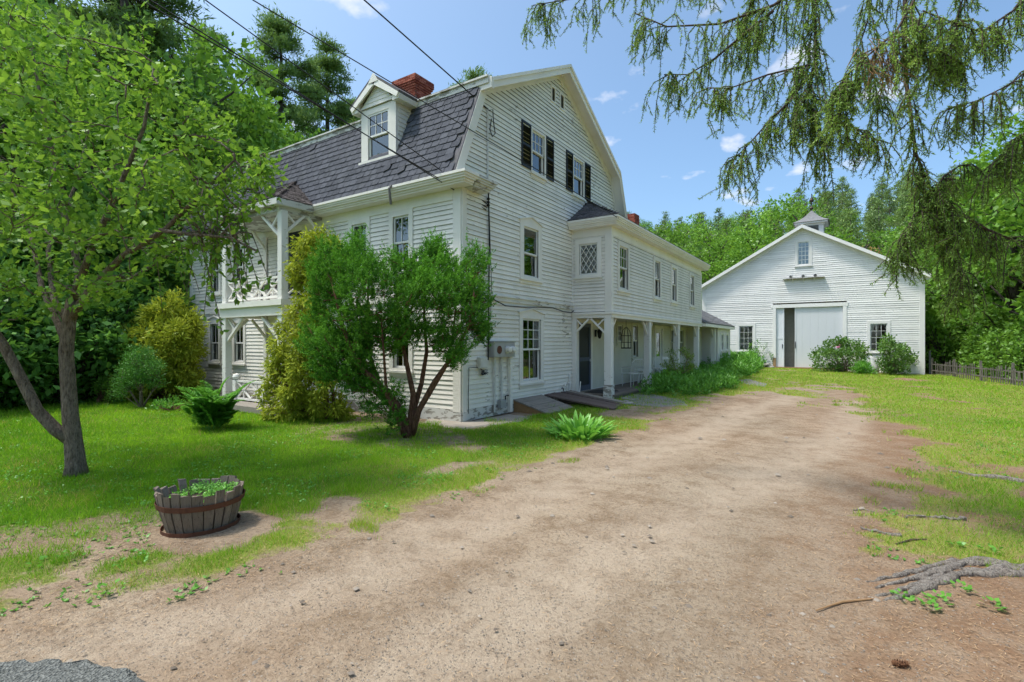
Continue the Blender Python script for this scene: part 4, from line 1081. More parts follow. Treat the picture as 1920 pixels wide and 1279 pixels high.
# deck: boards laid lengthwise
mb = MB(); mb.box(0.02, 1.28, EY0 + 0.2, 19.0, 0.02, 0.17); deck = mb.build('porch_deck', M['deck'], house)
n = 9; wbd = 1.30/n
for k in range(n):
    for a, b in ((EY0 + 0.02, 9.1), (9.105, 13.2), (13.205, 19.0)):
        mb = MB(); mb.box(0.02 + k*wbd + 0.004, 0.02 + (k+1)*wbd - 0.004, a + RNG.uniform(0, .03), b - 0.004, 0.17, 0.215 + RNG.uniform(-.003, .003)); mb.build('deck_board', M['deck'], deck)
# low connector to the barn
mb = MB(); pc_ = Plane((EX, 0, 0), (0, 1, 0), (1, 0, 0))
pc_.box(mb, 18.95, 19.1, 0.1, 2.42, -0.04, 0.03); pc_.box(mb, 22.0, 22.15, 0.1, 2.42, -0.04, 0.03)
cw = mb.build('connector_wall', M['trim'], house)
siding(cw, pc_, lambda z: (19.1, 22.0), 0.15, 2.44, [(19.75, 20.25, 1.32, 2.12), (21.05, 21.55, 1.32, 2.12)], M['barn'], 0.105, joined=True)
for a in (19.75, 21.05): window(house, pc_, a, a + 0.5, 1.32, 2.12, mid=1.72, cas=0.09, head=0.08)
mb = MB(); mb.box(-4.0, EX, 22.1, 22.15, 0.1, 2.6); mb.build('connector_end_wall', M['barn'], house)
mb = MB(); mb.box(-3.95, EX - 0.05, 18.98, 19.03, 0.1, 2.5); mb.build('porch_end_wall', M['barn'], house)
mb = MB(); ce0, ce1 = Vector((EX + 0.2, 15.51, 2.60)), Vector((EX + 0.2, 22.5, 2.60)); cr0, cr1 = Vector((-1.4, 15.51, 4.15)), Vector((-1.4, 22.5, 4.15))
for a, b, c, d_ in ((ce0, ce1, cr1, cr0), (cr0, cr1, Vector((-4.2, 22.5, 2.6)), Vector((-4.2, 15.51, 2.6)))):
    mb.prism([a, b, c, d_], (0, 0, -0.06))
cr_ = mb.build('connector_roof', M['roofgrey'], house)
shingle_face((ce0, ce1, cr1, cr0), M['roofgrey'], cr_, 0.3, 0.2)
mb = MB(); mb.box(EX + 0.05, EX + 0.21, 15.52, 22.52, 2.42, 2.545); mb.prism([(-4.0, 22.42, 2.5), (EX + 0.1, 22.42, 2.5), (-1.4, 22.42, 4.02)], (0, 0.06, 0)); mb.build('connector_fascia', M['trim'], house)
mb = MB(); mb.prism([(EX - 0.1, 15.46, 4.9), (-3.9, 15.46, 4.9), (-1.4, 15.46, 6.85)], (0, 0.04, 0)); mb.build('wing_gable', M['facade'], house)
# ================================================================ BARN
barn = thing('barn', 'white clapboard barn with sliding door and small cupola', 'barn', (4.5, 26.3, 0))
def into(o, par): o.parent = par; o.matrix_parent_inverse = Matrix.Translation(-Vector(par.location)); return o
BX0, BX1, BEV, BRG = -1.22, 10.17, 5.20, 8.42
def bspan(z):
    if z < BEV: return BX0 + 0.24, BX1 - 0.22
    k = (z - BEV)/(BRG - BEV); m = 4.5
    return BX0 + 0.24 + (m - BX0 - 0.24)*k*0.985, BX1 - 0.22 - (BX1 - 0.22 - m)*k*0.985
bo = [(1.03, 1.83, 1.20, 2.73), (7.79, 8.56, 1.20, 2.74), (4.26, 4.86, 6.30, 7.65), (2.93, 6.70, 0.0, 3.98)]
mb = MB(); BARNW.box(mb, BX1 - 0.22, BX1, -0.05, BEV + 0.0, -0.02, 0.035)
bw = into(mb.build('barn_front_wall', M['barn']), barn)
mb = MB(); BARNW.box(mb, BX0, BX0 + 0.24, 0.02, BEV + 0.02, -0.02, 0.035); mb.build('corner_board', M['barn'], bw)
n_b = len(bpy.data.objects)
siding(bw, BARNW, bspan, 0.06, BRG - 0.1, bo, M['barn'], 0.118, joints=True)
for o in list(bw.children): o.matrix_parent_inverse = Matrix.Translation(Vector((0, 0, 0)))
mb = MB(); BARNW.box(mb, BX0 + 0.24, 2.93, -0.05, 0.08, -0.02, 0.024); BARNW.box(mb, 6.70, BX1 - 0.22, -0.06, 0.07, -0.02, 0.024); into(mb.build('barn_sill', M['oldtrim']), barn)
mb = MB(); mb.box(BX0 + 0.01, BX0 + 0.06, 26.32, 41, 0, 5.2); mb.box(BX1 - 0.06, BX1 - 0.01, 26.32, 41, -0.1, 5.2); mb.box(BX0, BX1, 41, 41.06, 0, 5.2)
mb.prism([(BX0, 41, 5.2), (BX1, 41, 5.2), (4.5, 41, 8.4)], (0, 0.06, 0)); into(mb.build('side_wall', M['barn']), barn)
mb = MB(); mb.box(BX0 + 0.1, BX1 - 0.1, 26.35, 40.9, 0.0, 0.20); into(mb.build('barn_floor', M['planky']), barn)
mb = MB()
for s, xe in ((-1, BX0 - 0.22), (1, BX1 + 0.22)):
    sl_ = (8.62 - 5.36)/(4.5 - (BX0 - 0.06))
    mb.prism([(xe, 25.98, 5.36 - 0.16*sl_), (4.5, 25.98, 8.62), (4.5, 25.98, 8.55), (xe, 25.98, 5.29 - 0.16*sl_)], (0, 15.3, 0))
broof = into(mb.build('barn_roof', M['roofgrey']), barn)
mb = MB()
for xe in (BX0 - 0.22, BX1 + 0.22):
    z_ = 5.36 - 0.16*sl_
    mb.prism([(xe, 25.94, z_ + 0.015), (4.5, 25.94, 8.635), (4.5, 25.94, 8.44), (xe, 25.94, z_ - 0.18)], (0, 0.038, 0))
    mb.prism([(xe, 26.285, z_ - 0.08), (4.5, 26.285, 8.535), (4.5, 26.285, 8.28), (xe, 26.285, z_ - 0.33)], (0, -0.03, 0))
into(mb.build('rake_board', M['barn']), barn)
mb = MB()
for xe in (BX0 - 0.22, BX1 + 0.22):
    z_ = 5.36 - 0.16*sl_
    mb.prism([(xe, 25.98, z_ - 0.075), (4.5, 25.98, 8.54), (4.5, 25.98, 8.52), (xe, 25.98, z_ - 0.095)], (0, 0.30, 0))
into(mb.build('soffit', M['soffit']), barn)
for (a, b, c, d_, cols, rows, lab) in ((1.03, 1.83, 1.20, 2.73, 3, 4, 'ground floor barn window nearer the farmhouse'), (7.79, 8.56, 1.20, 2.74, 3, 4, 'barn window above the rose bushes'), (4.26, 4.86, 6.30, 7.65, 3, 5, 'loft window high in the barn gable')):
    w = window(barn, BARNW, a, b, c, d_, up=(cols, rows), cas=0.14, head=0.15, mat='barn', label=lab, sill=True)
    w.matrix_parent_inverse = Matrix.Translation(-Vector(barn.location))
# door trim, fixed leaf, sliding leaf
mb = MB(); BARNW.box(mb, 2.85, 6.75, 3.78, 3.99, -0.02, 0.055); BARNW.box(mb, 2.93, 3.10, 0.75, 3.78, -0.02, 0.05); BARNW.box(mb, 6.51, 6.70, 0.02, 3.78, -0.02, 0.05)
dt = into(mb.build('door_surround', M['barn']), barn)
mb = MB(); BARNW.box(mb, 2.94, 3.09, 0.02, 0.75, -0.02, 0.045); m_ = mb.build('raw_jamb_patch', M['rawwood'], dt)
mb = MB(); BARNW.box(mb, 3.10, 3.54, 0.22, 3.78, -0.10, -0.05); BARNW.box(mb, 3.14, 3.50, 1.9, 2.02, -0.05, -0.035); BARNW.box(mb, 3.47, 3.54, 0.22, 3.78, -0.049, -0.03); lf = into(mb.build('door_leaf', M['barndoor']), barn)
mb = MB(); BARNW.box(mb, 3.43, 3.46, 1.35, 1.6, -0.05, 0.0); mb.build('door_latch', M['iron'], lf)
mb = MB(); 
for k in range(6): BARNW.box(mb, 4.10 + k*0.402, 4.10 + (k+1)*0.402 - 0.003, 0.22, 3.78, -0.08, -0.04 + 0.0008*(k % 2))
BARNW.box(mb, 4.10, 4.17, 0.22, 3.78, -0.0385, -0.02)
lf2 = into(mb.build('sliding_door', M['barndoor']), barn)
mb = MB(); BARNW.box(mb, 4.12, 4.15, 1.35, 1.75, -0.02, 0.01); mb.build('door_handle', M['iron'], lf2)
mb = MB(); BARNW.box(mb, 2.9, 6.72, -0.02, 0.21, -0.12, 0.22); into(mb.build('door_ramp_sill', M['amber']), barn)
mb = MB(); mb.box(3.2, 5.4, 26.95, 27.0, 0.2, 4.4); into(mb.build('inner_partition', M['roomwall']), barn)
# cupola with flared roof and weathervane
CUX, CUY = 4.86, 28.4
mb = MB(); mb.box(CUX - 0.66, CUX + 0.66, CUY - 0.66, CUY + 0.66, 7.9, 9.05); cup = into(mb.build('cupola', M['barn']), barn)
mb = MB(); mb.box(CUX - 0.88, CUX + 0.88, CUY - 0.88, CUY + 0.88, 8.98, 9.08); mb.box(CUX - 0.72, CUX + 0.72, CUY - 0.72, CUY + 0.72, 8.88, 8.98); mb.build('cupola_cornice', M['barn'], cup)
mb = MB(); pr_ = [(0.96, 9.08), (0.62, 9.28), (0.36, 9.50), (0.16, 9.74), (0.03, 9.92)]
for i, (h, z) in enumerate(pr_):
    mb.v += [(CUX - h, CUY - h, z), (CUX + h, CUY - h, z), (CUX + h, CUY + h, z), (CUX - h, CUY + h, z)]
for i in range(len(pr_) - 1):
    for k in range(4): mb.f.append((i*4 + k, i*4 + (k+1) % 4, (i+1)*4 + (k+1) % 4, (i+1)*4 + k))
mb.f.append((0, 3, 2, 1)); mb.f.append((16, 17, 18, 19)); mb.build('cupola_roof', M['roofgrey'], cup)
for k in range(5):
    mb = MB(); mb.box(CUX - 0.4, CUX + 0.4, CUY - 0.70, CUY - 0.662, 8.46 + k*0.08, 8.51 + k*0.08); mb.build('louvre_slat', M['vent'], cup)
mb = MB(); mb.tube([(CUX, CUY, 9.88), (CUX, CUY, 10.95)], 0.025, 6); mb.lathe([(0.01, 0), (0.09, 0.06), (0.11, 0.13), (0.05, 0.22), (0.01, 0.24)], (CUX, CUY, 9.95), 8)
mb.lathe([(0.01, 0), (0.10, 0.05), (0.13, 0.16), (0.08, 0.30), (0.01, 0.33)], (CUX, CUY, 10.40), 8)
mb.beam((CUX - 0.28, CUY, 10.36), (CUX + 0.25, CUY, 10.36), 0.03, 0.03); mb.prism([(CUX - 0.28, CUY, 10.28), (CUX - 0.42, CUY, 10.37), (CUX - 0.28, CUY, 10.46)], (0, 0.02, 0)); mb.beam((CUX, CUY - .22, 10.30), (CUX, CUY + .22, 10.30), 0.025, 0.025)
mb.build('weathervane', M['copper'], cup)
for o in barn.children:
    if o.name.startswith('window'): pass
# shelf with three little birdhouses
sh = thing('birdhouse_shelf', 'long narrow shelf bracketed on the barn front under the loft window', 'shelf', (4.56, 26.2, 5.5))
mb = MB(); mb.box(-1.06, 1.07, -0.16, 0.07, -0.02, 0.02); mb.build('shelf_board', M['oldtrim'], sh)
for x in (-0.55, 0.0, 0.55):
    mb = MB(); mb.beam((x, -0.12, -0.02), (x, 0.07, -0.22), 0.03, 0.03, (1, 0, 0)); mb.build('bracket', M['barn'], sh)
for i, x in enumerate((-0.65, -0.01, 0.61)):
    b_ = thing('birdhouse', ['birdhouse on the shelf end nearer the farmhouse', 'birdhouse in the middle of the barn shelf', 'birdhouse on the shelf end away from the farmhouse'][i], 'birdhouse', (4.56 + x, 26.15, 5.52), group='birdhouses on the barn shelf')
    mb = MB(); mb.prism([(-0.06, -0.05, 0), (0.06, -0.05, 0), (0.06, -0.05, 0.10), (0, -0.05, 0.16), (-0.06, -0.05, 0.10)], (0, 0.10, 0)); mb.build('box_body', M['chairwood'], b_)
    mb = MB(); mb.beam((-0.09, 0, 0.085), (0, 0, 0.175), 0.13, 0.015, (0, 0, 1)); mb.beam((0.09, 0, 0.085), (0, 0, 0.176), 0.13, 0.015, (0, 0, 1)); mb.build('roof', M['vent'], b_)
# ================================================================ FENCE
fa, fb = np.array([10.42, 26.6]), np.array([13.4, 15.4])
fence = thing('picket_fence', 'low weathered grey picket fence running from the barn corner', 'fence', (fa[0], fa[1], 0))
L_ = np.hypot(*(fb - fa)); nP = int(L_/0.167)
fd = (fb - fa)/L_
pk = MB().prism([(-0.021, 0, 0), (0.021, 0, 0), (0.021, 0, 0.74), (0, 0, 0.79), (-0.021, 0, 0.74)], (0, 0.018, 0)).mesh('picket'); pk.materials.append(M['picket'])
for k in range(nP):
    q = fd*0.167*k; gap = RNG.random() < 0.09
    if gap: continue
    o = bpy.data.objects.new('picket', pk); col.objects.link(o); o.parent = fence
    sag = 0.10*math.sin(k*0.22)*0.8
    o.location = (q[0], q[1], float(gz(fa[0] + q[0], fa[1] + q[1])) - 0.03); o.scale.z = 0.92 + 0.12*math.sin(k*0.5 + 1) + RNG.uniform(-0.07, 0.06)
    o.rotation_euler = (RNG.uniform(-0.05, 0.05), RNG.uniform(-0.09, 0.09), math.atan2(fd[1], fd[0]))
for z in (0.22, 0.55):
    mb = MB(); mb.beam((0.03, 0.0, z + gz(*fa)), (fd[0]*L_ + 0.03, fd[1]*L_, z + gz(*fb)), 0.02, 0.05); mb.build('rail', M['picket'], fence)
for k in range(0, nP, 14):
    q = fd*0.167*k; mb = MB(); mb.box(q[0] + 0.04, q[0] + 0.12, q[1] - 0.04, q[1] + 0.04, -0.2, 0.88); mb.build('fence_post', M['picket'], fence)
mb = MB(); mb.box(-0.06, 0.02, -0.1, -0.02, -0.1, 1.25); mb.build('fence_post', M['vent'], fence)

# ================================================================ ON AND BESIDE THE GABLE WALL
# cellar bulkheads
b1 = thing('cellar_bulkhead', 'sloping cellar bulkhead of pale grey boards against the gable foundation', 'bulkhead', (0.03, 1.95, 0))
for k in range(4):
    f0, f1 = k/4, (k+1)/4
    p0 = Vector((0.0 + 0.98*f0, 0, 0.32 - 0.27*f0)); p1 = Vector((0.98*f1 - 0.026, 0, 0.32 - 0.27*f1 + 0.003))
    mb = MB(); mb.prism([(p0.x, -0.02, p0.z), (p1.x, -0.02, p1.z), (p1.x, -0.02, p1.z - 0.03), (p0.x, -0.02, p0.z - 0.03)], (0, 1.36, 0)); mb.build('plank', M['planky'], b1)
for y in (0.0, 1.28):
    mb = MB(); mb.prism([(0, y, -0.02), (0.94, y, -0.02), (0.94, y, 0.03), (0, y, 0.285)], (0, 0.04, 0)); mb.build('side_board', M['amber'] if y == 0 else M['planky'], b1)
b2 = thing('cellar_hatch', 'broad sloping hatch of dark wet planks beside the porch', 'hatch', (0.03, 3.42, 0))
ys = np.linspace(0, 1.55, 6)
for k in range(5):
    mb = MB(); e = RNG.uniform(-0.06, 0.04); g0 = 0.012
    mb.prism([(0.0, ys[k] + g0, 0.31), (1.95 + e - 0.12*k/5, ys[k] + g0 - 0.08, 0.085), (1.95 + e - 0.12*k/5, ys[k] + g0 - 0.08, 0.045), (0, ys[k] + g0, 0.27)], (0, ys[k+1] - ys[k] - 0.045 - RNG.uniform(0, .015), RNG.uniform(-.012, .012))); mb.build('plank', M['plankx'] if k < 4 else M['planky'], b2)
for a_, z_ in ((0.3, 0.22), (1.6, 0.075)): MB().box(a_, a_ + 0.1, 0.03, 1.46, -0.03, z_).build('bearer', M['deck'], b2)
st = thing('loose_pole', 'short white stick leaning by the screen door', 'stick', (0.30, 4.95, 0.2))
MB().tube([(0.05, -0.06, 0.0), (0.0, 0.12, 0.36)], 0.014, 6).build('stick', M['whitemetal'], st)
for i, (x, y, s) in enumerate(((1.95, 4.55, .13), (1.72, 5.0, .10), (1.5, 5.45, .11), (1.75, 5.3, .08), (1.42, 5.9, .09))):
    mb = MB(); mb.lathe([(0.5, 0), (1.0, 0.25), (0.85, 0.6), (0.3, 0.75)], (0, 0, 0), 7)
    o = mb.build('edging_stone', M['stone'], None, loc=(x, y, gz(x, y) - 0.02)); o.scale = (s*1.5, s*0.9, s*0.8); o.rotation_euler = (0, 0, RNG.uniform(0, 3))
    tag(o, 'flat field stone lying beside the porch corner post', 'stone', 'stones by the porch corner')
# meter box
mt = thing('meter_box', 'grey double electric meter box on the gable clapboards', 'meter box', (0.022, 1.35, 1.36))
mb = MB(); mb.box(0, 0.15, -0.43, 0.43, 0.0, 0.34); mb.box(0.151, 0.158, -0.42, 0.0, 0.02, 0.33); mb.box(0.151, 0.157, 0.01, 0.42, 0.02, 0.33); mb.build('cabinet', M['metal'], mt)
mb = MB(); mb.box(-0.0, 0.17, -0.45, 0.45, 0.34, 0.36); mb.build('lid', M['metal'], mt)
for i, y in enumerate((-0.22, 0.09, 0.29)):
    mb = MB(); n = 14
    if i == 0: mb.tube([(0.158, y, 0.17), (0.166, y, 0.17)], 0.095, n); mb.build('blank_cover', M['rust'], mt)
    else:
        mb.tube([(0.157, y, 0.17), (0.19, y, 0.17)], 0.085, n); mb.tube([(0.19, y, 0.17), (0.25, y, 0.17), (0.27, y, 0.17)], [0.072, 0.07, 0.04], n); mb.build('meter_dial', M['whitemetal'], mt)
for i, (y, z1_) in enumerate(((-0.26, -1.25), (0.02, -1.05))):
    mb = MB(); mb.tube([(0.05, y, 0.01), (0.05, y, z1_)], 0.024, 8); mb.build('conduit', M['conduit'], mt)
mb = MB(); mb.box(0.0, 0.09, 0.33, 0.43, -1.32, 0.0); mb.build('riser_board', M['trim'], mt)
mb = MB(); mb.box(0.02, 0.12, -0.10, 0.12, -1.18, -1.00); mb.build('junction_box', M['metal'], mt)
mb = MB(); mb.tube([(0.05, 0.18, -1.2), (0.05, 0.18, -0.92), (0.05, 0.30, -0.92)], 0.018, 6); mb.build('drain_pipe', M['iron'], mt)
tb = thing('telephone_box', 'small cream telephone box below the cable run', 'junction box', (0.022, 0.63, 1.13))
mb = MB(); mb.box(0, 0.09, -0.14, 0.14, 0, 0.24); mb.box(0.091, 0.10, -0.12, 0.12, 0.02, 0.22); mb.build('cover', M['conduit'], tb)
mb = MB()
pts = [(0.03, -0.05, 0.0)]
for k in range(26): pts.append((0.045 + 0.03*RNG.random(), 0.05 + RNG.uniform(-0.12, 0.14), -0.03 - RNG.random()*0.14))
mb.tube(pts, 0.006, 5); mb.tube([(0.03, -0.1, 0.02), (0.03, -0.3, 0.03), (0.03, -0.45, 0.03), (0.03, -0.47, -0.5), (0.03, -0.46, -0.95)], 0.008, 5); mb.build('tangled_wire', M['black'], tb)
# service cable run down the wall
sc_ = thing('service_conduit', 'grey service pipe and black cable running down the gable near the corner', 'cable', (0.03, 0.86, 1.2))
mb = MB(); mb.tube([(0.02, 0.0, 4.1), (0.02, 0.0, 5.75)], 0.02, 7); mb.build('mast_pipe', M['conduit'], sc_)
mb = MB(); mb.tube([(0.03, 0.0, 4.1), (0.035, 0.01, 3.6), (0.03, 0.05, 2.9), (0.03, 0.03, 2.0), (0.03, 0.02, 1.0), (0.03, 0.0, 0.1)], 0.018, 6); mb.tube([(0.02, 0.07, 3.3), (0.02, 0.11, 2.4), (0.03, 0.14, 1.6), (0.02, 0.08, 0.9), (0.02, 0.05, 0.5)], 0.007, 5); mb.build('main_cable', M['black'], sc_)
mb = MB(); mb.tube([(0.03, 0.0, 5.70), (0.10, 0.08, 5.74), (0.06, 0.16, 5.5), (0.08, 0.2, 5.25), (0.06, 0.12, 5.15), (0.04, 0.05, 5.3), (0.05, 0.1, 5.55)], 0.012, 5); mb.build('drip_loop', M['black'], sc_)
mb = MB(); 
for dz in (0, 0.07, 0.14): mb.lathe([(0.03, 0), (0.04, 0.02), (0.03, 0.04)], (0.05, -0.02, 3.55 + dz), 8)
mb.build('insulator', M['iron'], sc_)
bc = thing('belt_cable', 'slack black cable stapled along the belt board', 'cable', (0.09, 1.0, 2.66))
mb = MB(); mb.tube([(0.0, 0, 0.02), (0.0, 0.5, -0.10), (0, 1.2, -0.09), (0, 2.0, -0.05), (0, 2.8, -0.02), (0, 3.4, -0.09), (0, 3.9, -0.10), (0, 4.05, -0.03)], 0.013, 6); mb.build('cable', M['black'], bc)
sp = thing('spigot_pipes', 'small white pipes and taps low on the wall by the porch', 'pipe', (0.03, 4.75, 0.25))
mb = MB(); mb.tube([(0.02, 0.1, 0), (0.02, 0.1, 0.5), (0.02, 0.16, 0.55)], 0.022, 7); mb.tube([(0.02, 0.1, 0.28), (0.02, -0.15, 0.26), (0.06, -0.22, 0.2)], 0.018, 7); mb.tube([(0.05, -0.05, 0.0), (0.05, -0.05, 0.32)], 0.016, 7); mb.build('pipe', M['whitemetal'], sp)
mb = MB(); mb.tube([(0.03, -0.40, 0.15), (0.09, -0.40, 0.15), (0.09, -0.40, 0.08)], 0.016, 6); mb.lathe([(0.03, 0), (0.03, 0.015)], (0.06, -0.40, 0.18), 8); mb.build('tap', M['iron'], sp)
# wall lantern, arched trellis ornament
wl_ = thing('wall_lantern', 'black carriage lantern on the porch wall beside the screen door', 'lantern', (0.03, 6.72, 1.98))
mb = MB(); mb.box(-0.01, 0.02, -0.05, 0.05, -0.1, 0.12); mb.tube([(0.01, 0, 0.08), (0.12, 0, 0.14), (0.14, 0, 0.10)], 0.012, 6); mb.build('bracket', M['iron'], wl_)
mb = MB(); mb.lathe([(0.03, -0.16), (0.06, -0.10), (0.085, 0.04), (0.10, 0.06), (0.02, 0.14)], (0.14, 0, 0), 6); mb.build('lamp_housing', M['iron'], wl_)
ar = thing('hanging_lantern_cage', 'black arched wire cage hanging from the porch ceiling', 'hanging cage', (0.62, 7.86, 1.50))
mb = MB()
for k in range(8):
    t_ = k*math.pi/4; c_, s_ = math.cos(t_)*0.17, math.sin(t_)*0.17
    mb.tube([(c_, s_, 0), (c_, s_, 0.42), (c_*0.75, s_*0.75, 0.58), (c_*0.3, s_*0.3, 0.68), (0, 0, 0.71)], 0.009, 5)
for z in (0.0, 0.2, 0.42): mb.tube([(0.17*math.cos(a*math.pi/6), 0.17*math.sin(a*math.pi/6), z) for a in range(13)], 0.009, 5)
mb.build('cage', M['iron'], ar)
mb = MB(); mb.tube([(0, 0, 0.70), (0, 0, 0.94)], 0.006, 5); mb.build('chain', M['iron'], ar); mb = MB(); mb.lathe([(0.15, 0), (0.15, 0.03)], (0, 0, 0.0), 10); mb.build('tray', M['iron'], ar)
dm_ = thing('door_mat', 'dark ribbed door mat on the porch boards', 'door mat', (0.62, 5.85, 0.217)); mb = MB(); mb.box(-0.33, 0.33, -0.5, 0.5, 0, 0.012); mb.build('mat_base', M['mat'], dm_)
mb = MB()
for k in range(16): mb.box(-0.32, 0.32, -0.49 + k*0.062, -0.455 + k*0.062, 0.0121, 0.02)
o = mb.build('mat_rib', M['mat'], dm_); o['kind'] = 'stuff'

# porch chairs
def wire_chair(loc, rz, label):
    c = thing('wire_chair', label, 'chair', loc, rz, 'white chairs on the porch')
    for x in (-0.24, 0.24):
        for y in (-0.22, 0.22):
            mb = MB(); mb.tube([(x, y, 0), (x*0.95, y*0.95, 0.44)], 0.013, 6); mb.build('leg', M['whitemetal'], c)
    mb = MB()
    for k in range(9): mb.tube([(-0.26 + k*0.065, -0.24, 0.44), (-0.26 + k*0.065, 0.24, 0.44)], 0.007, 4)
    mb.tube([(-0.27, -0.25, 0.44), (0.27, -0.25, 0.44), (0.27, 0.25, 0.44), (-0.27, 0.25, 0.44), (-0.27, -0.25, 0.44)], 0.012, 5); mb.build('seat', M['whitemetal'], c)
    mb = MB(); mb.tube([(-0.26, 0.24, 0.44), (-0.27, 0.32, 0.8), (-0.15, 0.34, 0.92), (0.15, 0.34, 0.92), (0.27, 0.32, 0.8), (0.26, 0.24, 0.44)], 0.013, 6)
    for k in range(5): x = -0.18 + k*0.09; mb.tube([(x, 0.25, 0.44), (x, 0.335, 0.90)], 0.007, 4)
    mb.build('backrest', M['whitemetal'], c)
    for x in (-0.28, 0.28):
        mb = MB(); mb.tube([(x, -0.2, 0.44), (x, -0.2, 0.64), (x, 0.28, 0.66)], 0.012, 5); mb.build('armrest', M['whitemetal'], c)
    return c
def wood_chair(loc, rz, label):
    c = thing('wooden_chair', label, 'chair', loc, rz, 'white chairs on the porch')
    for x in (-0.22, 0.22):
        for y in (-0.2, 0.2):
            mb = MB(); mb.beam((x*1.15, y*1.2, 0), (x*0.85, y*0.85, 0.45), 0.045, 0.045); mb.build('leg', M['whitemetal'], c)
    mb = MB(); mb.box(-0.27, 0.27, -0.26, 0.26, 0.45, 0.49); mb.build('seat', M['whitemetal'], c)
    for k in range(5):
        mb = MB(); x = -0.2 + k*0.1; mb.beam((x, 0.22, 0.49), (x*1.1, 0.32, 0.86), 0.03, 0.03); mb.build('back_spindle', M['whitemetal'], c)
    mb = MB(); mb.beam((-0.28, 0.32, 0.88), (0.28, 0.32, 0.88), 0.035, 0.09); mb.build('top_rail', M['whitemetal'], c)
    mb = MB(); mb.beam((-0.2, 0, 0.2), (0.2, 0, 0.2), 0.025, 0.025); mb.build('stretcher', M['whitemetal'], c)
wire_chair((0.72, 8.15, 0.217), rad(-120), 'white wire armchair before the second porch post')
wood_chair((0.62, 9.75, 0.217), rad(-75), 'white wooden chair on the porch past the second post')
wood_chair((0.62, 11.2, 0.217), rad(-100), 'white wooden chair behind the azalea')
wire_chair((0.6, 13.6, 0.217), rad(-90), 'white wire armchair beyond the third porch post')
# balcony chair with a hooped back
bc_ = thing('hoop_back_chair', 'grey bentwood chair with hooped back on the balcony', 'chair', (-5.9, -0.62, 2.742), rad(-10))
for x in (-0.22, 0.22):
    for y in (-0.2, 0.2): mb = MB(); mb.beam((x*1.1, y*1.1, 0), (x, y, 0.43), 0.04, 0.04); mb.build('leg', M['chairwood'], bc_)
mb = MB(); mb.box(-0.28, 0.28, -0.26, 0.26, 0.43, 0.47); mb.build('seat', M['chairwood'], bc_)
mb = MB(); mb.tube([(-0.40*math.cos(a*math.pi/12), 0.2, 0.35 + 0.60*math.sin(a*math.pi/12)) for a in range(13)], 0.03, 7)
for x in (-0.16, 0, 0.16): mb.tube([(x, 0.2, 0.45), (x, 0.2, 0.35 + 0.6*math.sqrt(max(0, 1 - (x/0.40)**2)))], 0.014, 5)
mb.build('hoop_back', M['chairwood'], bc_)
# stones by the barn door
for i in range(9):
    x = 2.0 + (i % 5)*0.22 + RNG.uniform(-.05, .05); y = 25.75 + (i % 2)*0.2; z = gz(x, y) + (0.12 if i > 5 else -0.02); s = RNG.uniform(.13, .2)
    mb = MB(); mb.lathe([(0.45, 0), (1.0, 0.2), (0.9, 0.55), (0.35, 0.72)], (0, 0, 0), 7); o = mb.build('field_stone', M['stone'], None, loc=(x, y, z)); o.scale = (s*1.4, s, s); o.rotation_euler = (RNG.uniform(-.2, .2), RNG.uniform(-.2, .2), RNG.uniform(0, 3))
    tag(o, 'rounded field stone in the little heap by the barn door', 'stone', 'stone heap by the barn door')

wb = MB().lathe([(0.30, -0.05), (0.42, 0.1), (0.40, 0.35), (0.30, 0.6), (0.22, 0.85), (0.05, 0.95)], (0, 0, 0), 9).build('painted_boulder', M['barn'], None, smooth=True, loc=(7.75, 25.35, float(gz(7.75, 25.35))))
tag(wb, 'white painted upright stone between the rose bushes', 'stone')
# ================================================================ NEAR PLANTS
def in_px_poly(poly, n, seed):
    r = np.random.default_rng(seed); P = np.array(poly, float); lo, hi = P.min(0), P.max(0); out = []
    while len(out) < n:
        q = lo + r.random((n*3, 2))*(hi - lo)
        s = seg_poly(q[:, 0], q[:, 1], P)
        out += [(a, b, c) for (a, b), c in zip(q, s) if c > 0]
    return out[:n]
def px_clumps(poly, n, depth, dd, r, seed, loc, edge=60.0):
    """clump centres inside a photo outline, spread in depth like a rounded crown"""
    g = np.random.default_rng(seed + 100); out = []
    for (x, y, s) in in_px_poly(poly, n, seed):
        k = min(1.0, 0.35 + s/edge); w = (g.random()*2 - 1)*dd*k
        p = at_d(x, y, depth + w)
        out.append((p[0] - loc[0], p[1] - loc[1], p[2] - loc[2], g.uniform(*r)))
    return out
def px_path(pts, depth, loc, dd=None):
    return [Vector(at_d(x, y, depth + (dd[i] if dd else 0)) - np.array(loc)) for i, (x, y) in enumerate(pts)]

def grow(mb, nodes, clumps, r0, r1, jit, sag=(0, 0, .03), down=0.0):
    """join each clump to the nearest wood already grown, nearest first, so twigs branch like a tree"""
    N = np.array([tuple(p) for p in nodes]); C_ = np.array([c[:3] for c in clumps])
    d = np.linalg.norm(C_[:, None] - N[None], axis=2).min(1); order = np.argsort(d)
    for i in order:
        q = C_[i]; dist = np.linalg.norm(N - q, axis=1) + down*(N[:, 2] > q[2]); k = int(np.argmin(dist)); path = bez(N[k], q, sag, 4, jit)
        far = min(1.0, d[i]/1.2); a = r0*(1 - .55*far); mb.tube(path, [a, a*.9, a*.75, a*.55, r1], 5)
        N = np.concatenate([N, np.array([tuple(p) for p in path[1:]])])
def dense(path, k=4):
    out = []
    for a, b in zip(path[:-1], path[1:]):
        for i in range(k): out.append(a.lerp(b, i/k))
    return out + [path[-1]]
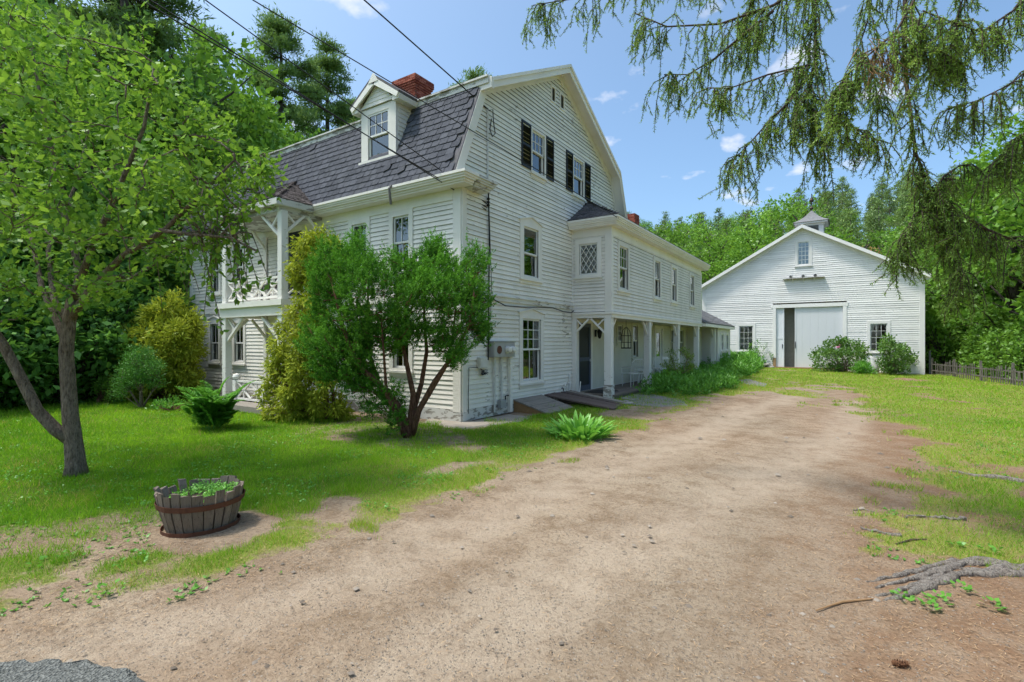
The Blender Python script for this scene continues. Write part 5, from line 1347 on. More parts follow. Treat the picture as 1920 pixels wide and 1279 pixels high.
# ---- apple tree on the lawn
AB = on_z(143, 890); AB[2] = float(gz(AB[0], AB[1])); AD = depth_of(AB)
apple = thing('apple_tree', 'bushy apple tree with forked trunk on the front lawn', 'tree', AB)
mb = MB()
tr_ = px_path([(143, 898), (142, 870), (138, 830), (132, 780), (128, 720), (124, 660), (130, 600), (136, 560)], AD, AB)
mb.tube(tr_, [0.150, 0.112, 0.100, 0.090, 0.083, 0.080, 0.075, 0.066], 12, True)
lm = px_path([(136, 826), (105, 806), (70, 770), (35, 700), (5, 645), (-40, 580), (-90, 480)], AD, AB, [0, -.05, -.1, -.15, -.2, -.3, -.4])
mb.tube(lm, [0.085, 0.076, 0.068, 0.062, 0.056, 0.048, 0.03], 10)
lim = []
for pts, dd, r0 in (([(136, 575), (150, 520), (135, 440), (110, 330), (80, 210), (60, 90)], [0, .1, .2, .1, 0, -.1], 0.060),
                    ([(132, 600), (170, 540), (230, 480), (310, 430), (380, 360), (440, 300)], [0, -.1, -.3, -.5, -.6, -.8], 0.055),
                    ([(126, 650), (110, 610), (80, 545), (60, 450), (20, 350), (-30, 230)], [0, .1, .4, .7, 1.0, 1.2], 0.050),
                    ([(136, 570), (185, 520), (250, 520), (330, 470), (430, 450)], [0, .3, .7, 1.1, 1.3], 0.045),
                    ([(140, 560), (170, 470), (220, 360), (270, 240), (290, 120)], [0, -.2, -.5, -.6, -.7], 0.05),
                    ([(130, 610), (100, 560), (90, 470), (140, 350), (170, 230)], [0, .3, .8, 1.2, 1.4], 0.045),
                    ([(300, 432), (360, 440), (430, 445), (480, 470)], [-.5, -.6, -.7, -.8], 0.028)):
    p_ = px_path(pts, AD, AB, dd); n = len(p_); mb.tube(p_, [max(0.012, r0*(1 - 0.8*i/(n-1))) for i in range(n)], 8); lim.append(p_)
ap_poly = [(-160, 40), (0, -30), (110, 10), (180, 70), (265, 40), (300, 120), (360, 190), (430, 225), (440, 290), (505, 300), (512, 370), (470, 400), (420, 430), (440, 480), (330, 470), (260, 520), (230, 575), (120, 560), (30, 600), (-100, 560), (-200, 300)]
ac = px_clumps(ap_poly, 330, AD, 1.7, (0.13, 0.28), 3, AB, 150) + px_clumps([(360, 210), (440, 235), (505, 300), (512, 370), (470, 400), (380, 420), (330, 330)], 34, AD - .3, .8, (.12, .24), 4, AB)
flat_l = [p for L in lim for p in dense(L)[3:]] + dense(lm)[12:]
grow(mb, flat_l, ac, .015, .004, .03)
P_, D_, R_ = clump_points(ac, 900, 0.15)
# drooping outer twigs with sparse leaves at the house side
tw = []
g = np.random.default_rng(8)
for k in range(36):
    x0, y0 = g.uniform(280, 480), g.uniform(380, 470); L = g.uniform(40, 170); lean = g.uniform(-30, 45)
    d_ = AD + g.uniform(-1.0, 1.2)
    pts = px_path([(x0, y0), (x0 + lean*0.4, y0 + L*0.35), (x0 + lean*0.8, y0 + L*0.75), (x0 + lean, y0 + L)], d_, AB)
    mb.tube(pts, [0.008, 0.006, 0.005, 0.003], 4)
    s = min(flat_l, key=lambda p: (p - pts[0]).length); mb.tube(bez(s, pts[0], (0, 0, 0.06), 3, 0.03), [0.012, 0.011, 0.010, 0.009], 4)
    for i in range(int(L/6)):
        t_ = g.random(); j = min(2, int(t_*3)); q = pts[j].lerp(pts[j+1], t_*3 - j); tw.append(tuple(q))
mb.build('trunk', M['bark'], apple, smooth=True)
P_ = np.concatenate([P_, np.array(tw)]) ; n = len(P_)
D_ = unit(np.concatenate([D_, np.tile([0, 0, -1.0], (len(tw), 1))])*0.6 + NP.normal(size=(n, 3))*0.6 + np.array([0, 0, -0.1]))
link('crown', leaf_mesh('apple_leaves', P_, NP.uniform(0.05, 0.115, n), D_, 0.60, 0.5, fold=0.06), M['l_apple'], apple)

# ---- multi-stem yew by the corner
YB = on_z(765, 820); YB[2] = float(gz(YB[0], YB[1])); YD = depth_of(YB)
yew = thing('yew_tree', 'deep green multi-stemmed yew in front of the house corner', 'tree', YB)
mb = MB(); stems = []
for pts, dd, r0 in (([(765, 826), (763, 800), (745, 760), (705, 715), (665, 680), (640, 600), (620, 520)], [0, 0, -.05, -.2, -.3, -.4, -.4], .085),
                    ([(768, 826), (770, 790), (775, 740), (762, 680), (748, 620), (745, 540)], [.02, 0, 0, .1, .2, .3], .075),
                    ([(764, 824), (772, 780), (790, 720), (800, 660), (795, 590), (800, 500)], [.05, .1, .2, .3, .35, .4], .065),
                    ([(770, 824), (785, 770), (815, 715), (850, 665), (880, 610), (890, 540)], [-.02, -.05, -.1, -.2, -.3, -.3], .065),
                    ([(768, 820), (783, 775), (805, 740), (835, 690), (850, 620), (860, 520)], [.05, .2, .35, .5, .6, .7], .05),
                    ([(758, 815), (740, 770), (715, 740), (690, 650), (690, 570), (690, 480)], [.05, .2, .4, .6, .7, .7], .055),
                    ([(762, 822), (748, 790), (725, 740), (720, 670), (715, 600)], [-.05, -.15, -.3, -.4, -.5], .05)):
    p_ = px_path(pts, YD, YB, dd); n = len(p_); mb.tube(p_, [max(.012, r0*(1 - .78*i/(n-1))) for i in range(n)], 9); stems += dense(p_)[8:]
yew_poly = [(592, 560), (590, 500), (610, 460), (650, 470), (680, 448), (700, 490), (735, 480), (760, 500), (790, 475), (815, 455), (835, 480), (862, 490), (885, 470), (905, 490), (918, 545), (905, 590), (912, 640), (880, 650), (850, 690), (800, 640), (760, 640), (735, 660), (700, 640), (680, 690), (640, 720), (600, 700), (560, 650), (575, 600)]
yc = px_clumps(yew_poly, 560, YD, 1.0, (0.08, 0.17), 21, YB, 80)
yc += px_clumps([(650, 690), (740, 710), (765, 790), (740, 805), (690, 790)], 40, YD, .5, (.08, .14), 22, YB)
yc += px_clumps([(600, 620), (690, 640), (715, 720), (640, 750), (590, 700)], 75, YD, .6, (.08, .15), 23, YB)
grow(mb, stems, yc, .013, .004, .02, (0, 0, -.04), .25)
mb.build('trunk', M['barkred'], yew, smooth=True)
cen = np.mean(np.array(yc)[:, :3], 0); VV = []
for c in yc:
    off = NP.normal()*.14; nsh = int(7 + 65*c[3])
    for k in range(nsh):
        b_ = np.array(c[:3]) + unit(NP.normal(size=3))*c[3]*NP.random()**.5*1.45; out = unit((b_ - cen)*np.array([1, 1, .4])); di = unit(out*.55 + np.array([0, 0, .85]) + NP.normal(size=3)*.4); L = NP.uniform(.09, .20); m_ = int(20 + 60*L)
        t_ = NP.random((m_, 1)); p = b_ + di*t_*L; dd = unit(NP.normal(size=(m_, 3)) + di*.75)
        VV.append(leaf_arrays(p, NP.uniform(.03, .05, m_)*(1.2 - .5*t_[:, 0]), dd, .30, 0, np.clip(.06 + .62*t_[:, 0]**1.3 + off + NP.normal(size=m_)*.09, 0, .84 if NP.random() > .04 else 1)))
lead = []
for c in [c for c in yc if c[2] > 2.5]:
    for k in range(3):
        b_ = np.array(c[:3]) + NP.normal(size=3)*0.07; L = NP.uniform(0.14, 0.30); di = unit(np.array([NP.normal()*0.25, NP.normal()*0.25, 1.0]))
        m_ = 34; t_ = NP.random((m_, 1)); p = b_ + di*t_*L; dd = unit(NP.normal(size=(m_, 3)) + di*0.9)
        lead.append(leaf_arrays(p, 0.045*(1.15 - 0.5*t_[:, 0]), dd, 0.28, 0, np.clip(NP.normal(0.62, 0.13, m_), 0, 0.85)))
a = join_arrays(VV + lead); link('crown', np_mesh('yew_needles', a[0], a[1], {'tint': a[2]}), M['l_yew'], yew)

def spray_bush(name, label, base, depth, poly, n, dd, r, seed, mat, per, size, aspect, trunks=(), tmat='barkred', droop=0.0, up=0.3, edge=60, cat='shrub', shell=.3, tm=.5, tsd=.25):
    b_ = np.array(base, float); b_[2] = float(gz(b_[0], b_[1])); o = thing(name, label, cat, b_)
    cl = px_clumps(poly, n, depth, dd, r, seed, b_, edge)
    cl = [c for c in cl if c[2] > -0.02]
    mb = MB(); sp_ = []
    for pts, r0 in trunks:
        p_ = px_path(pts, depth, b_); p_[0].z = min(p_[0].z, -0.03); m = len(p_); mb.tube(p_, [max(.01, r0*(1 - .7*i/(m-1))) for i in range(m)], 8); sp_ += p_
    if not trunks:
        sp_ = [Vector((0, 0, 0))]; mb.tube([(0, 0, -.03), (0, 0, .15)], .05, 6)
    for c in cl:
        q = Vector(c[:3]); s = min(sp_, key=lambda p: (p - q).length + (0.4 if p.z > q.z else 0)); mb.tube(bez(s, q, (0, 0, 0.03), 4, 0.02), [0.012, 0.010, 0.008, 0.006, 0.003], 4)
    mb.build('stem', M[tmat], o, smooth=True)
    P_, D_, R_ = clump_points(cl, per, shell); m = len(P_)
    keep = P_[:, 2] > -0.0; P_, D_, R_ = P_[keep], D_[keep], R_[keep]; m = len(P_)
    D_ = unit(D_*0.9 + np.array([0, 0, up - droop]) + NP.normal(size=(m, 3))*0.45)
    off = np.concatenate([np.full(max(6, int(per*c[3]*c[3])), NP.normal()*.13) for c in cl])[keep]
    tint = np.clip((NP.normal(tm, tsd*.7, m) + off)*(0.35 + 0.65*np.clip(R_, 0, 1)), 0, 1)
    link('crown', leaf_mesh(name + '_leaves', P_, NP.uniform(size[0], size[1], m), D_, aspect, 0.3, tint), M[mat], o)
    return o
gb = np.array([-3.15, -1.62, 0]); gd_ = depth_of(gb)
spray_bush('golden_cypress', 'yellow green threadleaf cypress leaning up beside the balcony post', gb, gd_,
   [(550, 470), (560, 440), (600, 428), (635, 450), (625, 520), (600, 560), (610, 640), (620, 700), (650, 780), (640, 808), (560, 806), (505, 790), (492, 745), (505, 690), (520, 610), (555, 570), (545, 510)],
   300, .6, (.09, .19), 31, 'l_gold', 3600, (.07, .15), .30, [([(612, 805), (612, 740), (606, 650), (592, 540), (590, 450)], .06), ([(628, 806), (624, 730), (612, 600)], .045), ([(606, 805), (570, 770), (530, 740)], .03)], droop=.7, up=.25, tm=.42, edge=40, cat='tree')
gb2 = on_z(305, 752); spray_bush('golden_cypress', 'broad dome of golden cypress beyond the dwarf conifer', gb2, depth_of(gb2) + 0.2,
   [(212, 725), (222, 660), (250, 610), (290, 575), (330, 560), (365, 590), (378, 640), (372, 700), (360, 735), (300, 735), (260, 745), (225, 745)],
   200, .9, (.14, .3), 33, 'l_gold', 2300, (.10, .19), .28, [([(305, 755), (310, 700), (305, 620)], .09)], droop=.3, up=.3, tm=.40, cat='tree')
gb3 = on_z(262, 765); spray_bush('dwarf_conifer', 'small dense green dwarf conifer with bare grey lower twigs', gb3, depth_of(gb3),
   [(226, 722), (222, 700), (236, 672), (252, 652), (275, 650), (292, 675), (300, 700), (308, 722), (288, 726), (262, 712), (240, 728), (222, 745), (215, 735)],
   90, .45, (.12, .2), 35, 'l_dwarf', 4600, (.04, .07), .3, [([(266, 768), (264, 735), (262, 690)], .055), ([(266, 760), (245, 735), (230, 715)], .03), ([(266, 758), (285, 735), (300, 718)], .03)], tmat='bark', up=.6, edge=25, shell=.6)
g4 = on_z(320, 772); spray_bush('ground_cover', 'pale green low plants fringing the dwarf conifer bed', g4, depth_of(g4) + .2,
   [(275, 778), (290, 755), (330, 745), (360, 748), (372, 775), (330, 782)], 34, .5, (.08, .16), 36, 'l_fern', 1800, (.05, .10), .4, up=.8, edge=15, cat='plant')
g5 = on_z(185, 757); spray_bush('young_shrub', 'small bright green shrub against the dark undergrowth', g5, depth_of(g5),
   [(183, 750), (180, 722), (200, 712), (222, 730), (228, 755), (200, 760)], 26, .4, (.10, .2), 37, 'l_bright', 1300, (.07, .12), .4, up=.8, edge=15)
# azalea on the porch bed
az_p = on_x(1272, 728, 1.75); az_p[2] = 0.05
spray_bush('azalea', 'rounded light green azalea growing at the porch edge', az_p, depth_of(az_p),
   [(1243, 680), (1250, 660), (1275, 653), (1298, 668), (1300, 690), (1285, 706), (1262, 704), (1246, 694)], 34, .45, (.09, .17), 41, 'l_rhodo', 2100, (.05, .09), .42, [([(1274, 728), (1272, 705), (1262, 680)], .03), ([(1275, 728), (1280, 700), (1288, 675)], .025)], tmat='bark', up=.6, edge=15)
# rose bushes by the barn
for base, poly, n, lab, sd_ in (((6.35, 24.7, 0), [(1522, 690), (1526, 660), (1545, 645), (1575, 638), (1602, 643), (1622, 655), (1632, 675), (1630, 697), (1560, 700)], 75, 'wide rugosa rose bush in front of the barn door', 51),
                                ((8.65, 24.95, 0), [(1656, 692), (1652, 660), (1656, 642), (1668, 632), (1685, 645), (1706, 655), (1716, 675), (1712, 697), (1660, 700)], 52, 'upright rugosa rose bush under the barn window', 52)):
    o = spray_bush('rose_bush', lab, base, depth_of(base), poly, n, 0.8, (.17, .32), sd_, 'l_rose', 1000, (.08, .16), .6, tmat='bark', up=.5, edge=18)
    if sd_ == 51:
        q = at_d(1571, 650, depth_of(base) - 1.0) - np.array(o.location); fl = q + NP.normal(size=(14, 3))*0.05
        link('blossom', leaf_mesh('petals', fl, .07, None, .8, .2), M['l_petal'], o)
spray_bush('green_shrub', 'low vivid green shrub between the two rose bushes', (7.4, 23.9, 0), depth_of((7.4, 23.9, 0)), [(1598, 700), (1602, 683), (1618, 676), (1634, 684), (1640, 702), (1620, 706)], 30, .4, (.12, .22), 55, 'l_fern', 1500, (.08, .16), .35, up=.8, edge=12)

# ---- perennial bed: one uncountable mass of leafy stems
def bed(name, label, poly, n, h, mat, seed, size, stalk=0.0):
    g = np.random.default_rng(seed); P2 = np.array(gpoly(poly)); lo, hi = P2.min(0), P2.max(0); pts = []
    while len(pts) < n:
        q = lo + g.random((n, 2))*(hi - lo); s = seg_poly(q[:, 0], q[:, 1], P2); pts += [tuple(a) + (b,) for a, b in zip(q, s) if b > 0]
    pts = np.array(pts[:n]); Ps, Ds, Ts, Ss = [], [], [], []
    for x, y, s in pts:
        H = h*(0.45 + 0.55*min(1, s/0.4))*g.uniform(.7, 1.15)*(0.7 + 0.6*float(vnoise(x, y, 1.3, seed))); m = int(12 + H*26); z0 = float(gz(x, y)); ax = g.normal(size=2)*0.18
        t_ = g.random(m); p = np.stack([x + ax[0]*t_ + g.normal(size=m)*.06, y + ax[1]*t_ + g.normal(size=m)*.06, z0 + H*t_], 1)
        a = g.random(m)*6.28; d = np.stack([np.cos(a), np.sin(a), 0.55 + 0.5*t_], 1); Ps.append(p); Ds.append(d); Ts.append(np.clip(0.15 + 0.6*t_ + g.normal(size=m)*.15, 0, .95)); Ss.append(g.uniform(*size, m))
    o = link(name, leaf_mesh(name, np.concatenate(Ps), np.concatenate(Ss), unit(np.concatenate(Ds)), .28, .4, np.concatenate(Ts), fold=.1), M[mat])
    return tag(o, label, 'plants', kind='stuff')
bed('perennial_bed', 'thick bed of leafy green perennials in front of the porch', [(1200, 742), (1212, 728), (1250, 715), (1310, 700), (1370, 694), (1382, 716), (1376, 736), (1320, 747), (1260, 750), (1215, 749)], 1000, .50, 'l_fern', 61, (.08, .17))
bed('perennial_bed', 'leafy green perennials running on to the barn corner', [(1310, 702), (1345, 690), (1400, 684), (1424, 690), (1426, 702), (1400, 712), (1368, 708)], 1000, .78, 'l_fern', 62, (.11, .22))
bed('tall_weeds', 'tall thin weeds standing against the barn wall', [(1395, 691), (1447, 689), (1449, 694), (1400, 697)], 70, 1.7, 'l_deep', 63, (.10, .2))

# ---- big leafed plant beside the drive, leaves built one by one
HB = on_z(1085, 818); hosta = thing('hosta', 'single broad hosta clump of pointed green leaves beside the driveway', 'plant', HB)
def hosta_leaf(L, W, arch):
    V, F = [], []; n = 7
    for i in range(n + 1):
        t_ = i/n; w = W*math.sin(math.pi*min(1, 0.06 + t_*0.94))**0.8*(1 - 0.25*t_) if t_ < 1 else 0.002
        x = L*t_*math.cos(arch*t_); z = L*(0.95*t_*math.sin(0.95) - arch*0.75*t_*t_)
        V += [(x, -w, z + 0.25*w), (x, 0, z), (x, w, z + 0.25*w)]
    for i in range(n):
        for k in range(2): a = i*3 + k; F.append((a, a+1, a+4, a+3))
    me = bpy.data.meshes.new('leaf'); me.from_pydata(V, [], F); a_ = me.attributes.new('tint', 'FLOAT', 'POINT'); tt = RNG.uniform(.2, .9); a_.data.foreach_set('value', [tt + .1*(i % 3 == 1) for i in range(len(V))]); me.polygons.foreach_set('use_smooth', [True]*len(F)); me.materials.append(M['l_hosta']); return me
HL = [hosta_leaf(.52, .055, .55), hosta_leaf(.46, .065, .75), hosta_leaf(.60, .06, .45), hosta_leaf(.40, .05, .9), hosta_leaf(.5, .07, .65)]
for k in range(170):
    o = bpy.data.objects.new('leaf', HL[k % 5]); col.objects.link(o); o.parent = hosta; a = k*2.399; r_ = 0.40*math.sqrt(k/170)
    o.location = (r_*math.cos(a)*1.1, r_*math.sin(a)*1.1, -0.01); o.rotation_euler = (RNG.uniform(-.3, .3), -0.65*(1 - k/170) + RNG.uniform(-.15, .15) - 0.05, a + RNG.uniform(-.4, .4)); s = RNG.uniform(.62, .92)*(1.05 - 0.15*k/170); o.scale = (s, s, s)

# ---- tall fern clump by the entry
FB = on_z(400, 805); fern = thing('fern_clump', 'tall arching fern clump in front of the entry railing', 'fern', FB)
g = np.random.default_rng(71); parts_ = []; 
def frond(base, az, L, lean, rise):
    n = 22; pts = []; spread = g.uniform(.22, .72); g_dr = g.uniform(.35, .75)
    for i in range(n + 1):
        t_ = i/n; out = L*spread*(lean*t_ + (1 - lean)*t_*t_); z = L*(rise*1.25*t_ - rise*g_dr*t_**2.4)
        pts.append(np.array([base[0] + math.cos(az)*out, base[1] + math.sin(az)*out, z]))
    ps, ds, ss_ = [], [], []
    side = np.array([-math.sin(az), math.cos(az), 0])
    for i in range(3, n + 1):
        t_ = i/n; w = 0.19*math.sin(math.pi*(t_*0.9 + 0.1))**0.8 + 0.01
        for sg in (-1, 1):
            for q in (0, .5):
                d_ = unit(side*sg + (pts[i] - pts[i-1])/np.linalg.norm(pts[i] - pts[i-1])*0.5 + np.array([0, 0, -.12])); ps.append(pts[i] + (pts[i-1] - pts[i])*q); ds.append(d_); ss_.append(w)
    m = len(ps); return leaf_arrays(np.array(ps), np.array(ss_), np.array(ds), .26, 1.2, np.clip(g.normal(.5, .2, m), 0, 1)), pts
for k in range(64):
    az = g.uniform(0, 6.28); L = g.uniform(.45, 1.2)
    a, pts = frond(g.normal(size=2)*0.12, az, L, g.uniform(.25, .5), g.uniform(.75, 1.15))
    rp = leaf_arrays(np.array(pts[:-1]), np.linalg.norm(np.diff(np.array(pts), axis=0), axis=1)*1.3, unit(np.diff(np.array(pts), axis=0)), .25, .5)
    a = join_arrays([a, rp]); me = np_mesh('frond', a[0], a[1], {'tint': a[2]}); o = link('frond', me, M['l_fern'], fern)

# ---- half barrel planter
BB = on_z(378, 985); BB[2] = float(gz(BB[0], BB[1])); barrel = thing('barrel_planter', 'weathered half barrel with rusty hoops on the lawn edge', 'planter', BB)
nst = 24; rt_, rb_, hh = 0.425, 0.335, 0.445
for k in range(nst):
    a0 = 2*math.pi*k/nst; wv = 2*math.pi/nst*0.47*RNG.uniform(.85, 1.02); lean = RNG.uniform(-.01, .015); h = hh + RNG.uniform(-.03, .02)
    facing = math.degrees(a0)
    if 165 < facing < 235: lean += 0.05; h += RNG.uniform(-.06, .02); wv *= .82
    V = []
    for z, r in ((0.015, rb_), (h*0.5, (rb_ + rt_)/2 + 0.012), (h, rt_ + lean)):
        for rr in (r, r - 0.026):
            for s in (-1, 1): V.append(((rr*math.cos(a0 + s*wv))*1.0, rr*math.sin(a0 + s*wv), z + (RNG.uniform(-.012, .012) if z == h else 0)))
    F = []
    for b_ in (0, 4): F += [(b_, b_+1, b_+5, b_+4), (b_+3, b_+2, b_+6, b_+7), (b_+2, b_, b_+4, b_+6), (b_+1, b_+3, b_+7, b_+5)]
    F += [(0, 2, 3, 1), (8, 9, 11, 10)]
    MB().add(V, F).build('stave', M['stave'], barrel)
def hoop(r0, r1, z0, z1, name='hoop', tilt=0):
    mb = MB(); n = 48
    for k in range(n):
        a = 2*math.pi*k/n; w = 0.004*math.sin(k*1.7)
        for r, z in ((r0 + w, z0), (r1 + w, z1), (r1 - 0.004, z1), (r0 - 0.004, z0)): mb.v.append((r*math.cos(a), r*math.sin(a), z + tilt*math.cos(a)))
    for k in range(n):
        j = (k+1) % n
        for e in range(4): mb.f.append((k*4 + e, j*4 + e, j*4 + (e+1) % 4, k*4 + (e+1) % 4))
    return mb.build(name, M['rust'], barrel)
hoop(0.420, 0.433, 0.275, 0.335); hoop(0.375, 0.385, -0.01, 0.045, tilt=0.012)
mb = MB(); mb.lathe([(0.30, 0.0), (0.37, 0.28), (0.37, 0.325), (0.2, 0.345), (0.01, 0.35)], (0, 0, 0), 20); mb.build('soil', M['soil'], barrel)
barrel.scale = (0.83, 0.83, 0.83)
P_ = []; g = np.random.default_rng(81)
wd = thing('planter_weeds', 'fresh green chickweed filling the half barrel', 'plant', (BB[0], BB[1], BB[2] + 0.28))
wd.scale = (0.83, 0.83, 0.83)
n = 2600; a = g.random(n)*6.28; r = 0.36*np.sqrt(g.random(n)); x_, y_ = r*np.cos(a), r*np.sin(a)
den = (fbm(x_ + 5, y_, 4.0, 3) > 0.36) & ~((x_*RT[0] + y_*RT[1] < -0.20)); x_, y_ = x_[den], y_[den]; n = len(x_)
hgt = 0.03 + 0.10*fbm(x_, y_, 5, 5); P_ = np.stack([x_, y_, hgt*g.random(n)], 1)
link('foliage', leaf_mesh('weed_leaves', P_, g.uniform(.018, .036, n), None, .7, .8, np.clip(g.normal(.75, .15, n), 0, 1)), M['l_hosta'], wd)
mb = MB()
for k in range(30): aa, rr = g.random()*6.28, .3*math.sqrt(g.random()); mb.tube([(rr*math.cos(aa), rr*math.sin(aa), 0), (rr*math.cos(aa)*1.05, rr*math.sin(aa)*1.05, .1)], .003, 4)
mb.build('stem', M['l_hosta'], wd)

# ---- old spruce at the right, trunk just out of frame
SB = np.array([9.75, -3.1, 0.0]); spruce = thing('norway_spruce', 'old spruce hanging long drooping boughs over the driveway', 'tree', SB)
mb = MB(); mb.tube([(0, 0, -.2), (0, 0, .15), (0.02, 0, .7), (0, .05, 3), (.05, .05, 8), (.05, 0, 13), (0, 0, 18)], [.62, .50, .40, .36, .29, .18, .03], 14)
sprV = []; g = np.random.default_rng(91)
def sprigs(pts, every, nl, base_t, hang=True, ln=(.022, .040)):
    """needle sprays along a twig polyline (relative coords)"""
    P_, D_ = [], []
    for i in range(len(pts) - 1):
        a, b_ = np.array(pts[i]), np.array(pts[i+1]); L = np.linalg.norm(b_ - a); m = max(1, int(L/every)); d = (b_ - a)/max(L, 1e-6)
        t_ = g.random((m, 1)); P_.append(a + (b_ - a)*t_); D_.append(unit(d*0.8 + g.normal(size=(m, 3))*0.6))
    P_ = np.concatenate(P_); D_ = np.concatenate(D_); n = len(P_)
    tint = np.clip(g.normal(base_t, .18, n), 0, .84)
    sprV.append(leaf_arrays(P_, g.uniform(ln[0], ln[1], n), D_, .21, .1, tint))
def bough(px, d, r0, twigs, tl, side=1.0, start=None, t0=.42, bright=0.0, vol=.3):
    """limb following photo points at depth d (list or number); hanging side twigs"""
    ds = d if isinstance(d, (list, tuple)) else [d]*len(px)
    pts = [Vector(at_d(x, y, q) - SB) for (x, y), q in zip(px, ds)]
    if start is not None: pts = bez(start, pts[0], (0, 0, .5), 5) + pts[1:]
    n = len(pts); mb.tube(pts, [max(.006, r0*(1 - .85*i/(n-1))) for i in range(n)], 7)
    vis = pts[5:] if start is not None else pts
    for k in range(int(twigs*.9)):
        t_ = g.random()*(len(vis) - 1); i = int(t_); i = min(i, len(vis) - 2); p = vis[i].lerp(vis[i+1], t_ - i); along = (vis[i+1] - vis[i]).normalized()
        L = g.uniform(*tl)*(0.55 + 0.45*g.random()); o = Vector(g.normal(size=3))*vol; o.z *= .3
        out = (along*0.25 + o*1.3)
        q = [p, p + out*L*0.5 + Vector((0, 0, -L*.12)), p + out*L*0.8 + Vector((0, 0, -L*.55)), p + out*L*0.9 + Vector((0, 0, -L))]
        mb.tube(q, [.006, .005, .004, .003], 4); br = bright > 0 and g.random() < bright
        sprigs(q, .0048, 1, .95 if br else t0)
        for j in range(g.integers(2, 6)):
            s0 = q[1].lerp(q[3], g.random()); e = s0 + Vector((g.normal()*.07, g.normal()*.07, -g.uniform(.08, .2)))
            mb.tube([s0, s0.lerp(e, .5) + Vector((0, 0, .01)), e], [.004, .003, .002], 3); sprigs([s0, e], .0048, 1, .95 if br else t0 + .05)
T = lambda z: Vector((0, 0, z))
bough([(1560, -60), (1450, 10), (1350, 45), (1250, 50), (1190, 25)], [5.2, 5.4, 5.6, 5.8, 5.9], .035, 62, (.25, .6), start=T(6.4))
bough([(1480, -90), (1330, -40), (1180, -20), (1060, 0), (1000, 10)], [5.6, 5.9, 6.2, 6.4, 6.5], .03, 60, (.2, .55), start=T(7.0))
bough([(1450, 20), (1400, 60), (1340, 110), (1290, 140), (1245, 140)], [5.4, 5.5, 5.6, 5.7, 5.8], .018, 42, (.2, .45), start=None)
bough([(1521, -60), (1523, 0), (1530, 60), (1527, 130), (1515, 180), (1490, 210)], 5.0, .030, 60, (.25, .6), start=T(6.0))
bough([(1527, 130), (1480, 190), (1440, 230), (1400, 275), (1375, 300)], [5.0, 5.0, 5.1, 5.2, 5.3], .014, 52, (.2, .45))
bough([(1525, 120), (1440, 140), (1370, 165), (1325, 165)], [5.0, 5.1, 5.2, 5.3], .012, 42, (.15, .4))
bough([(1515, 170), (1560, 225), (1600, 240), (1640, 260)], [5.0, 4.9, 4.9, 4.9], .012, 36, (.2, .42))
bough([(1515, 190), (1535, 250), (1550, 300)], [5.0, 5.0, 5.0], .009, 24, (.15, .4))
bough([(1700, -60), (1695, 60), (1700, 160), (1708, 220), (1718, 290), (1735, 330), (1755, 375), (1790, 395)], 4.6, .034, 60, (.2, .45), start=T(5.6), vol=.22)
bough([(1755, 375), (1765, 420), (1785, 470), (1800, 520)], [4.6, 4.6, 4.6, 4.65], .014, 40, (.2, .45), vol=.32)
bough([(1765, 385), (1800, 400), (1850, 430), (1900, 450), (1950, 455)], [4.6, 4.6, 4.6, 4.6, 4.6], .020, 44, (.2, .45))
bough([(1745, 370), (1770, 330), (1800, 310), (1830, 312)], [4.6, 4.5, 4.5, 4.5], .010, 26, (.12, .25))
bough([(1740, 380), (1705, 420), (1690, 470)], [4.6, 4.6, 4.6], .009, 30, (.15, .3))
bough([(1760, -80), (1680, 60), (1620, 110), (1580, 150), (1560, 180)], [4.3, 4.3, 4.3, 4.35, 4.4], .022, 62, (.2, .42), start=T(5.3), bright=.45)
bough([(1680, 60), (1720, 85), (1770, 100), (1810, 120)], [4.3, 4.25, 4.2, 4.2], .012, 44, (.15, .32), bright=.5)
bough([(2000, -120), (1900, 20), (1840, 60), (1780, 40), (1730, 20)], [4.1, 4.1, 4.1, 4.1, 4.1], .02, 62, (.18, .38), start=T(5.0), bright=.4)
bough([(2000, 100), (1930, 130), (1890, 160), (1830, 190), (1790, 200)], [4.4, 4.4, 4.4, 4.4, 4.4], .016, 50, (.2, .42), start=T(4.8))
bough([(2020, 180), (1960, 230), (1920, 250), (1890, 280), (1872, 300)], [4.2, 4.2, 4.2, 4.2, 4.2], .014, 44, (.2, .45), start=T(4.4))
bough([(1640, -60), (1630, 30), (1610, 90), (1640, 150), (1650, 210)], [5.6, 5.6, 5.6, 5.6, 5.6], .02, 50, (.2, .45), start=T(6.8))
bough([(1820, -70), (1800, 20), (1770, 80), (1760, 130)], [5.0, 5.0, 5.0, 5.0], .018, 40, (.2, .45), start=T(6.2))
bough([(1400, -70), (1420, -10), (1390, 40), (1420, 90)], [6.2, 6.2, 6.2, 6.2], .018, 44, (.2, .5), start=T(7.4))
